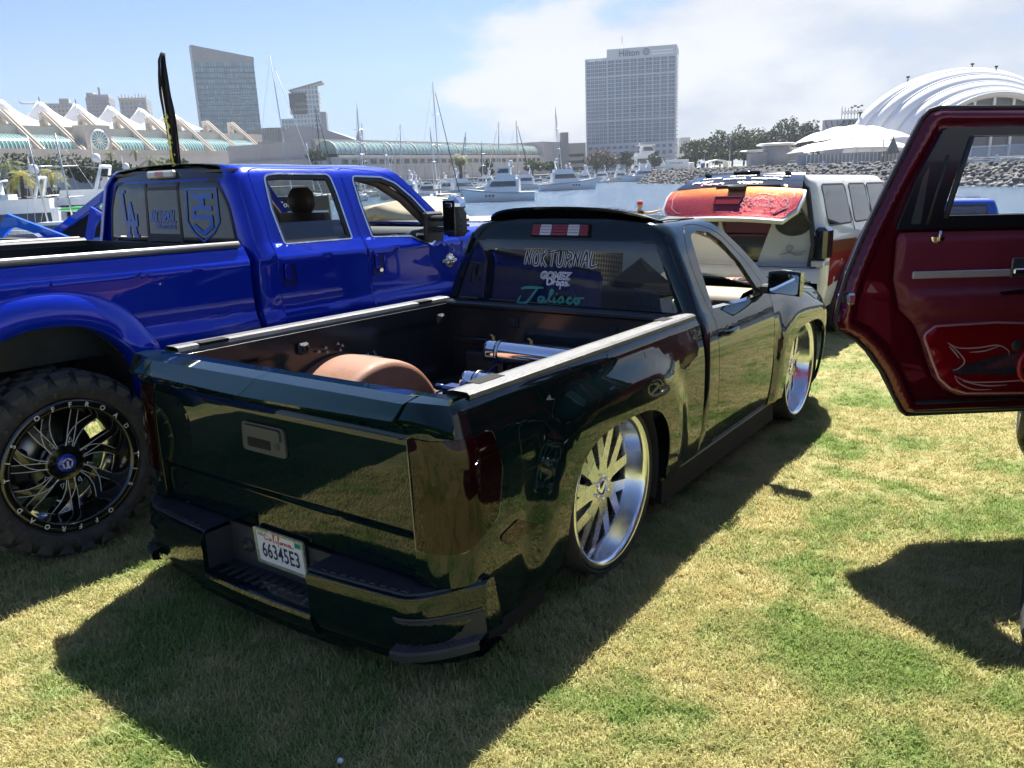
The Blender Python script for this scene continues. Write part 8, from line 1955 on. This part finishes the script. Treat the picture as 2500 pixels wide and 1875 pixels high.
# ---- boats
def motor_yacht(name, px, py, d, length, yaw, label, group, style=0, hull=None, seed=0):
    """bow towards +x"""
    p = at(px, py, d); r = empty(name, flat_frame(Vector((p.x, p.y, WATER_Z)), yaw) @ Matrix.Diagonal((1, 1, 1.32, 1)), label, 'boat', group)
    L_ = length; b = L_*.155; hm = hull or M_hull; rnd = random.Random(seed)
    fb = .115*L_  # freeboard
    rows = []
    for i in range(17):
        t = i/16; x = -L_/2+L_*t; w = b*(1-max(0, (t-.45)/.55)**2.2); sh = fb*(.78+.5*t**2.2); rk = .06*L_*t**4
        rows.append([(x+rk, -w, sh), (x+rk*.7, -w*.97, sh*.62), (x+rk*.2, -w*.86, .10*fb), (x, -w*.5*(1-t**3), -.25*fb), (x, 0, -.4*fb), (x, w*.5*(1-t**3), -.25*fb), (x+rk*.2, w*.86, .10*fb), (x+rk*.7, w*.97, sh*.62), (x+rk, w, sh)])
    mb = MB(); mb.grid(rows); mb.add(rows[0], [tuple(range(9))]); hl = mb.build('hull', hm, r, fix=True)
    mb = MB(); mb.grid([[rw_[0], rw_[8]] for rw_ in rows]); mb.build('deck', M_hull2, r, fix=True)
    mb = MB(); mb.grid([[(q[0][0], q[0][1]*1.01, q[0][2]-.03*fb), (q[0][0], q[0][1]*1.015, q[0][2]-.12*fb)] for q in rows]); mb.grid([[(q[8][0], q[8][1]*1.01, q[8][2]-.03*fb), (q[8][0], q[8][1]*1.015, q[8][2]-.12*fb)] for q in rows]); mb.build('rub_rail', mat('rail_gray', (.35, .36, .38), .4), r)
    for k in range(3):
        x = L_*(.08+.05*k)
        for s_ in (-1, 1): m_ = MB(); m_.box((x, s_*b*.97, fb*.55), (.028*L_, .06, .16*fb), bev=.02); m_.build('porthole', M_bwin, hl)
    def cabin(x0, x1, z0, z1, w0, w1, rake0, rake1, nm='cabin', m=M_hull):
        v = [(x0, -w0, z0), (x1, -w0*.75, z0), (x1, w0*.75, z0), (x0, w0, z0), (x0+rake0, -w1, z1), (x1-rake1, -w1*.8, z1), (x1-rake1, w1*.8, z1), (x0+rake0, w1, z1)]
        mb = MB(); mb.add(v, [(0, 1, 5, 4), (1, 2, 6, 5), (2, 3, 7, 6), (3, 0, 4, 7), (4, 5, 6, 7)]); return mb.build(nm, m, r), v
    def band(v, f0, f1, e0, e1, par):
        """dark window band on both sides and the front of a cabin"""
        def pt(i, j, f): a, c = Vector(v[i]), Vector(v[j]); return a.lerp(c, f)
        for s_, (a, c, a2, c2) in ((-1, (0, 1, 4, 5)), (1, (3, 2, 7, 6))):
            q = [pt(a, a2, f0).lerp(pt(c, c2, f0), e0), pt(a, a2, f0).lerp(pt(c, c2, f0), e1), pt(a, a2, f1).lerp(pt(c, c2, f1), e1-.02), pt(a, a2, f1).lerp(pt(c, c2, f1), e0+.02)]
            off = Vector((0, s_*.03, 0)); mb = MB(); mb.add([x+off for x in q], [(0, 1, 2, 3)]); mb.build('cabin_window', M_bwin, par)
        q = [pt(1, 5, f0), pt(2, 6, f0), pt(2, 6, f1), pt(1, 5, f1)]; mb = MB(); mb.add([x+Vector((.04, 0, .02)) for x in q], [(0, 1, 2, 3)]); mb.build('windscreen', M_bwin, par)
    z0 = fb*.85
    if style in (0, 2):
        c, v = cabin(-L_*.28, L_*.24, z0, z0+.13*L_, b*.82, b*.70, .0, .12*L_); band(v, .42, .85, .08, .92, c)
        c2, v2 = cabin(-L_*.24, L_*.06, z0+.13*L_, z0+.175*L_, b*.74, b*.72, 0, .02*L_, 'flybridge')
        if style == 0:
            c3, v3 = cabin(-L_*.16, L_*.05, z0+.175*L_, z0+.25*L_, b*.55, b*.50, .0, .06*L_, 'upper_house'); band(v3, .25, .85, .1, .95, c3)
            mb = MB(); mb.boxr((-L_*.20, -b*.62, z0+.25*L_), (L_*.03, b*.62, z0+.262*L_), bev=.05); mb.build('hardtop', M_hull, r)
            mt = z0+.262*L_
        else:
            mb = MB(); mb.tube([(-L_*.16, -b*.7, z0+.17*L_), (-L_*.20, -b*.55, z0+.27*L_), (-L_*.20, b*.55, z0+.27*L_), (-L_*.16, b*.7, z0+.17*L_)], .02*L_*.5, 6); mb.build('radar_arch', M_hull, r)
            rows = [[(-L_*.18+.26*L_*i/6, -b*.62+b*1.24*j/5, z0+.262*L_+.012*L_*math.sin(PI*i/6)) for j in range(6)] for i in range(7)]; MB().grid(rows).build('bimini_top', M_canvas, r)
            mb = MB(); mb.grid([[(L_*.08, y, z0+.175*L_), (L_*.05, y, z0+.255*L_)] for y in (-b*.6, -b*.2, b*.2, b*.6)]); mb.build('clear_curtain', glass('vinyl_curtain', (.75, .78, .8), .1), r)
            mt = z0+.27*L_
        mb = MB(); mb.cyl((-L_*.14, 0, mt), (-L_*.14, 0, mt+.10*L_), .05, .02, 5); mb.build('antenna', M_white, r)
        mb = MB(); mb.lathe([(0, .42), (.28, .34), (.36, .1), (.3, -.1), (0, -.1)], 12, M=Matrix.Translation((-L_*.17, b*.3, mt+.35))); mb.build('radar_dome', M_white, r)
    else:
        c, v = cabin(-L_*.12, L_*.22, z0, z0+.12*L_, b*.7, b*.58, .0, .08*L_); band(v, .45, .88, .06, .94, c)
        mb = MB(); mb.tube([(-L_*.12, -b*.7, z0+.10*L_), (-L_*.16, -b*.6, z0+.18*L_), (-L_*.16, b*.6, z0+.18*L_), (-L_*.12, b*.7, z0+.10*L_)], .05, 6); mb.build('radar_arch', M_hull, r)
        rows = [[(-L_*.34+.24*L_*i/6, -b*.7+b*1.4*j/5, z0+.15*L_+.012*L_*math.sin(PI*i/6)) for j in range(6)] for i in range(7)]; MB().grid(rows).build('bimini_top', M_canvas if seed % 2 else mat('tan_canvas', (.40, .34, .26), .8), r)
    rl = MB()
    for s_ in (-1, 1):
        pts = []
        for i in range(8, 17): q = rows_[i] if 0 else None
        for i in range(9): t = .5+.5*i/8; w = b*(1-max(0, (t-.45)/.55)**2.2)*.95; pts.append((-L_/2+L_*t+.06*L_*t**4, s_*w, fb*(.78+.5*t**2.2)+.055*L_))
        rl.tube(pts, .022, 4)
        for q in pts: rl.cyl((q[0], q[1], q[2]-.055*L_), q, .016, n=4, caps=False)
    rl.build('bow_rail', M_alu, r)
    return r
YG = 'boats in the marina'
motor_yacht('motor_yacht', 1222, 484, 147, 12.6, 172, 'white flybridge motor yacht nearest in the open water, bow left', YG, 0, seed=1)
motor_yacht('motor_yacht', 1385, 456, 213, 14.6, 8, 'white motor yacht with open aft deck right of the nearest yacht, bow right', YG, 2, seed=2)
motor_yacht('work_boat', 1478, 444, 300, 7.0, 60, 'small boxy white boat between the two right yachts', YG, 1, seed=3)
motor_yacht('motor_yacht', 1565, 441, 300, 13.0, 186, 'white cruiser with striped hull, rightmost at the dock', YG, 2, seed=4)
motor_yacht('super_yacht', 1590, 412, 430, 34, 4, 'large white superyacht below the tall hotel', YG, 0, seed=5)
specs = [(985, 468, 190, 11, 170, 2, 'white sport boat just above the blue cab roof slope'), (1050, 480, 165, 11, 165, 1, 'white cabin boat left of the nearest yacht'), (1020, 455, 215, 10, 15, 2, 'white boat with canvas top behind the sport boat'), (1095, 458, 205, 11, 172, 2, 'white cruiser behind the tender boats'), (1150, 455, 215, 10, 10, 1, 'white boat directly left of the nearest yacht flybridge'),
         (1275, 448, 240, 12, 175, 2, 'white boat behind the stern of the nearest yacht'), (1310, 446, 250, 10, 20, 1, 'low white boat left of the aft-deck yacht'), (1345, 438, 290, 11, 170, 2, 'white boat behind the bow of the aft-deck yacht'), (1420, 436, 300, 11, 165, 2, 'white boat behind the boxy boat'), (950, 452, 230, 11, 20, 2, 'white boat beyond the blue windscreen pillar'), (1440, 428, 360, 13, 10, 0, 'white yacht at the far dock left of the palm shrubs'), (1500, 426, 370, 12, 175, 2, 'white boat at the far dock in front of the shrubs'), (1395, 424, 380, 14, 5, 0, 'white yacht at the far dock below the garage'),
         (1075, 440, 280, 10, 160, 2, 'white boat half hidden behind the palm'), (1180, 440, 285, 12, 170, 2, 'white boat behind the nearest yacht hardtop'), (900, 446, 260, 11, 15, 2, 'white boat above the blue roof near the dark rigging')]
for i, (px, py, d, L_, yw, stl, lab) in enumerate(specs): motor_yacht('motor_boat', px, py, d, L_, yw, lab, YG, stl, seed=20+i, hull=M_hull if i % 3 else M_hull2)
more = [(1000, 445, 262, 9), (1040, 444, 268, 10), (1112, 446, 255, 9), (1135, 462, 196, 9), (1205, 446, 262, 10), (1245, 438, 305, 11), (1330, 433, 330, 12), (1365, 430, 345, 10), (1465, 432, 335, 10), (1520, 434, 325, 11), (1550, 428, 372, 12), (860, 447, 258, 11), (925, 441, 300, 10), (970, 438, 318, 9)]
sites = ['first of a packed row above the blue cab', 'second of a packed row above the blue cab', 'behind the tenders', 'close left of the nearest yacht bow', 'behind the nearest yacht cabin', 'behind the nearest yacht stern', 'below the garage, left', 'below the garage, right', 'behind the boxy boat', 'between the boxy boat and the striped cruiser', 'under the superyacht bow', 'over the blue rear door', 'over the blue front door', 'over the blue windscreen']
src = [o for o in COL.objects if o.name.startswith('motor_boat') and o.parent is None]
for i, (px, py, d, L_) in enumerate(more):
    c = copy_tree(src[i % len(src)]); p = at(px, py, d); c.matrix_world = flat_frame(Vector((p.x, p.y, WATER_Z)), (170, 12, 160, 25)[i % 4]) @ Matrix.Diagonal((1, 1, 1.32, 1)); c['label'] = 'small white berthed boat '+sites[i]
# big boats at the left behind the bright blue truck
motor_yacht('motor_yacht', 40, 566, 62, 12.0, 196, 'white sport yacht at the left edge with dark canvas flybridge', YG, 2, seed=41)
motor_yacht('motor_yacht', 195, 560, 66, 13.5, 188, 'white sedan yacht with large dark windows and canvas top behind the masts', YG, 2, seed=42)
motor_yacht('trawler_boat', 165, 590, 54, 10.0, 184, 'cream trawler with green kayaks on its cabin roof', YG, 1, seed=43, hull=M_hull2)
motor_yacht('motor_yacht', 275, 540, 85, 13, 192, 'white yacht half hidden behind the black cab corner', YG, 2, seed=44)
motor_yacht('motor_yacht', -40, 540, 85, 13, 194, 'white yacht cut off by the left edge', YG, 0, seed=45)
kg = mat('kayak_green', (.06, .42, .12), .35, 0, .5)
for i, (px, py, lab) in enumerate(((196, 510, 'green kayak on the trawler roof, left one'), (232, 510, 'green kayak on the trawler roof, right one'))):
    p = at(px, py, 56); mb = MB(); mb.lathe([(0, -1.6), (.18, -1.1), (.30, -.3), (.30, .3), (.18, 1.1), (0, 1.6)], 10, 'x'); o = mb.build('kayak', kg); o.location = p; o.scale = (1, 1, .6); tag(o, lab, 'kayak', 'green kayaks')
# beige tender boats and a rib by the umbrella
for i, (px, py, lab) in enumerate(((1090, 482, 'beige inflatable tender left of the nearest yacht'), (1115, 478, 'second beige tender against the nearest yacht bow'))):
    p = at(px, py, 150); r = empty('tender_boat', flat_frame(Vector((p.x, p.y, WATER_Z)), 160), lab, 'boat', 'tenders')
    mb = MB(); mb.tube([(-2, -.8, .5), (0, -.9, .55), (1.6, -.6, .7), (2.2, 0, .8), (1.6, .6, .7), (0, .9, .55), (-2, .8, .5)], .32, 8); mb.build('tube', M_hull2, r); mb = MB(); mb.boxr((-2, -.6, .2), (1.2, .6, .45)); mb.boxr((-.4, -.3, .4), (.3, .3, 1.3), bev=.1); mb.build('console', M_hull2, r); mb = MB(); mb.boxr((-2.5, -.25, .2), (-2.0, .25, 1.2), bev=.1); mb.build('outboard', M_blackp, r)
# sailing boats: masts read against the sky
def sailboat(pxb, pxt, pyt, d, label, boom=True, seed=0, m=None, jib=True, hl=11):
    t = at(pxt, pyt, d); p = at(pxb, 440, d); zt = t.z; r = empty('sailing_boat', flat_frame(Vector((p.x, p.y, WATER_Z)), 10+seed*40 % 170), label, 'sailing boat', 'sailing boats in the marina')
    inv = r.matrix_world.inverted(); rows = []; L_ = hl; b = 1.7
    for i in range(13):
        s = i/12; x = -L_/2+L_*s; w = b*math.sin(PI*min(.98, .18+.8*s))**.7*(1-.9*max(0, s-.6)/.4*1.0); sh = .95+.35*(2*s-1)**2; rows.append([(x, -w, sh), (x, -w*.8, .2), (x, 0, -.4), (x, w*.8, .2), (x, w, sh)])
    mb = MB(); mb.grid(rows); mb.add(rows[0], [tuple(range(5))]); mb.build('hull', M_hull, r, fix=True); mb = MB(); mb.grid([[q[0], q[4]] for q in rows]); mb.build('deck', M_hull2, r, fix=True)
    mb = MB(); mb.boxr((-1.5, -.9, .9), (2.6, .9, 1.5), bev=.2); cb = mb.build('coachroof', M_hull, r); mb = MB(); mb.boxr((-1.2, -.93, 1.1), (2.2, .93, 1.3)); mb.build('cabin_window', M_bwin, cb)
    top = inv @ t; foot = Vector((top.x*.0+.6, 0, 1.2)); mm = m or mat('mast_alloy', (.55, .56, .57), .35, .7)
    w = max(.07, d*.0006)
    mb = MB(); mb.cyl(foot, top, w, w*.7, 8); mb.build('mast', mm, r)
    mb = MB()
    for f in (.45, .72):
        c = foot.lerp(top, f); mb.cyl(c+Vector((0, -1.1, 0)), c+Vector((0, 1.1, 0)), w*.35, n=4)
    mb.build('spreaders', mm, r)
    mb = MB(); sw_ = max(.012, d*.00012)
    for e_ in ((L_/2-.3, 0, 1.4), (-L_/2+.3, 0, 1.2), (.4, -1.6, 1.0), (.4, 1.6, 1.0)): mb.cyl(e_, top if e_[1] == 0 else foot.lerp(top, .98), sw_, n=4, caps=False)
    mb.build('stays', mm, r)
    if jib: mb = MB(); mb.cyl((L_/2-.4, 0, 1.6), Vector((L_/2-.4, 0, 1.6)).lerp(top, .9), w*1.0, w*.6, 6); mb.build('furled_jib', M_canvas if seed % 2 else M_white, r)
    if boom: mb = MB(); mb.cyl(foot+Vector((0, 0, 1.0)), foot+Vector((-L_*.38, 0, 1.1)), w*1.6, w*1.2, 8); mb.build('furled_mainsail', M_canvas, r)
    return r
SB = [(702, 659, 136, 120, 'sailing boat with the tallest near mast left of the second hotel'), (784, 770, 260, 210, 'sailing boat with dark mast left of the second hotel gable'), (880, 871, 251, 190, 'sailing boat with mast right of the arched hall'), (895, 883, 300, 240, 'short-masted sailing boat beside the mast right of the arched hall'), (982, 977, 303, 230, 'sailing boat with lone mast over the long vault'), (1068, 1056, 199, 160, 'sailing boat with tallest mast over the long vault'), (1058, 1050, 311, 240, 'short mast just left of the tallest vault mast'), (1139, 1136, 322, 240, 'sailing boat with pale mast right of the palm'),
      (1222, 1217, 297, 260, 'sailing boat with left mast of the pair before the hotel'), (1264, 1260, 294, 260, 'sailing boat with right mast of the pair before the hotel'), (1364, 1356, 262, 280, 'sailing boat with tall mast close left of the tall hotel'), (98, 65, 330, 58, 'sailing boat with left mast of the near pair at the far left'), (178, 134, 326, 54, 'sailing boat with right mast of the near pair at the far left'), (760, 748, 350, 230, 'sailing boat with low mast before the terrace stairs'), (940, 936, 345, 250, 'sailing boat with low mast over the blue roof'), (1180, 1176, 345, 280, 'sailing boat with low mast left of the white yacht')]
for i, (pb, pt_, pyt, d, lab) in enumerate(SB): sailboat(pb, pt_, pyt, d, lab, seed=i, m=mat('dark_mast', (.06, .06, .065), .4, .5) if i in (1,) else None, jib=i not in (11, 12))
# docks
M_dock = mat('dock_gray', (.30, .29, .27), .85, var=.15, vscale=.8)
for i, (pa, pb) in enumerate((((900, 462, 225), (1310, 455, 250)), ((1320, 441, 300), (1620, 437, 320)), ((-60, 540, 95), (420, 500, 130)), ((1000, 447, 270), (1440, 432, 345)))):
    A, B_ = at(*pa), at(*pb); A.z = B_.z = WATER_Z+.45; dv = (B_-A).normalized(); n = Vector((-dv.y, dv.x, 0)); mb = MB()
    mb.add([A-n, B_-n, B_+n, A+n, A-n+Vector((0, 0, -.6)), B_-n+Vector((0, 0, -.6)), B_+n+Vector((0, 0, -.6)), A+n+Vector((0, 0, -.6))], [(0, 1, 2, 3), (0, 4, 5, 1), (3, 2, 6, 7), (0, 3, 7, 4), (1, 5, 6, 2)])
    r = empty('floating_dock', Matrix.Identity(4), ['gray floating dock behind the near boats in the middle', 'gray floating dock by the rightmost yachts', 'gray floating dock behind the left boats', 'gray floating dock farthest below the garage'][i], 'dock', 'floating docks'); mb.build('deck', M_dock, r, fix=True)
    for k in range(8): p = A.lerp(B_, (k+.5)/8); q = MB(); q.cyl((p.x+n.x*1.1, p.y+n.y*1.1, WATER_Z-1), (p.x+n.x*1.1, p.y+n.y*1.1, WATER_Z+3.2), .18, n=8); q.build('pile', M_white if k % 2 else M_dock, r)
# airliner and gulls
p = at(73, 252, 1500); r = empty('airliner', flat_frame(p, 180), 'tiny airliner in the sky at the far left', 'aircraft'); mb = MB(); mb.lathe([(0, -17), (1.6, -13), (2, 0), (1.8, 12), (.4, 18)], 10, 'x'); mb.build('fuselage', M_white, r); mb = MB(); mb.prism([(-3, 2), (3, 2), (7, 17), (5, 17)], -.2, .2, 'z'); mb.prism([(-3, -2), (3, -2), (7, -17), (5, -17)], -.2, .2, 'z'); mb.build('wing', M_white, r, fix=True); mb = MB(); mb.prism([(13, 0), (18, 0), (19, 6), (17, 6)], -.2, .2, 'y'); mb.build('tail_fin', M_white, r, fix=True)

# ------------------------------------------------------------------ behind the photographer: what the dark windows mirror, with dark tents and cars added
def mirror_hotel(az, dist, w, h, label, seed):
    a = R_(az); pos = Vector((math.sin(a)*dist, -math.cos(a)*dist, 0)); r = empty('curved_hotel', flat_frame(pos, math.degrees(math.atan2(-pos.x, pos.y))), label, 'hotel')
    m = mat('hotel_beige', (.62, .53, .40), .8); n = 14; rows = []
    for j in range(2): rows.append([(-w/2+w*i/n, -w*.12*math.cos(PI*(i/n-.5)), h*j) for i in range(n+1)])
    MB().grid(rows).build('wall', m, r, fix=True); mb = MB(); mb.boxr((-w/2, 0, 0), (w/2, 18, h-1)); mb.build('core', m, r)
    pm_ = MB(); pm_.boxr((-w/n*.32, -.3, -1.0), (w/n*.32, .2, 1.0)); me = pm_.mesh('window_pane'); me.materials.append(M_bwin)
    for i in range(n):
        for j in range(18):
            o = bpy.data.objects.new('window_pane', me); COL.objects.link(o); o.parent = r; t = (i+.5)/n; o.location = (-w/2+w*t, -w*.12*math.cos(PI*(t-.5))-.1, h*.08+j*h*.05)
mirror_hotel(-69, 480, 44, 66, 'curved beige hotel behind the photographer, taller one', 1); mirror_hotel(-62.6, 520, 34, 60, 'curved beige hotel behind the photographer, shorter one', 2)
def popup_tent(az, dist, m, label, yaw=20):
    a = R_(az); x, y = math.sin(a)*dist, -math.cos(a)*dist; z = SLX*x+SLY*y; r = empty('canopy_tent', flat_frame(Vector((x, y, z)), yaw), label, 'tent')
    mb = MB(); q = 1.6; mb.add([(-q, -q, 2.2), (q, -q, 2.2), (q, q, 2.2), (-q, q, 2.2), (0, 0, 3.3), (-q, -q, 1.9), (q, -q, 1.9), (q, q, 1.9), (-q, q, 1.9)], [(0, 1, 4), (1, 2, 4), (2, 3, 4), (3, 0, 4), (0, 5, 6, 1), (1, 6, 7, 2), (2, 7, 8, 3), (3, 8, 5, 0)]); mb.build('canopy', m, r)
    for sx in (-1, 1):
        for sy in (-1, 1): mb = MB(); mb.cyl((sx*q*.97, sy*q*.97, 0), (sx*q*.97, sy*q*.97, 2.2), .025, n=6); mb.build('leg', M_alu, r)
popup_tent(-67, 24, M_canvas, 'black pop-up tent behind the photographer, near the hotels line'); popup_tent(-62, 26, M_fabric, 'white pop-up tent behind the photographer'); popup_tent(-78, 22, M_canvas, 'added black pop-up tent, unseen, darkening the window reflection, farther left'); popup_tent(-86, 20, mat('gray_canvas', (.05, .05, .055), .8), 'added dark gray pop-up tent, unseen, darkening the window reflection, leftmost')  # last two tents are added out of view to darken the window reflection
BK = empty('sport_utility_vehicle', ground_frame(-14.5, -4.5, 54), 'added black SUV behind the photographer, darkening the window reflection', 'suv'); car_body(BK, P_broof, h=1.8)  # added unseen, so the lower rear window mirrors something dark
BK2 = empty('sport_utility_vehicle', ground_frame(-12.5, -9.0, 54), 'added gray SUV behind the photographer, darkening the window reflection', 'suv'); car_body(BK2, paint('gray_metal', (.05, .05, .055), .5, .3), h=1.75)  # second added car out of view, also there for a dark reflection

# ------------------------------------------------------------------ sea air
HAZE = True
if HAZE:
    m = bpy.data.materials.new('sea_air'); m.use_nodes = True; nt = m.node_tree; nt.nodes.clear(); out = nt.nodes.new('ShaderNodeOutputMaterial'); pv = nt.nodes.new('ShaderNodeVolumePrincipled'); pv.inputs['Color'].default_value = (.80, .88, 1.0, 1); pv.inputs['Density'].default_value = .00015; pv.inputs['Anisotropy'].default_value = .3; nt.links.new(pv.outputs[0], out.inputs['Volume'])
    mb = MB(); mb.boxr((-900, -600, -8), (900, 1000, 125)); o = mb.build('haze', m); tag(o, kind='stuff')
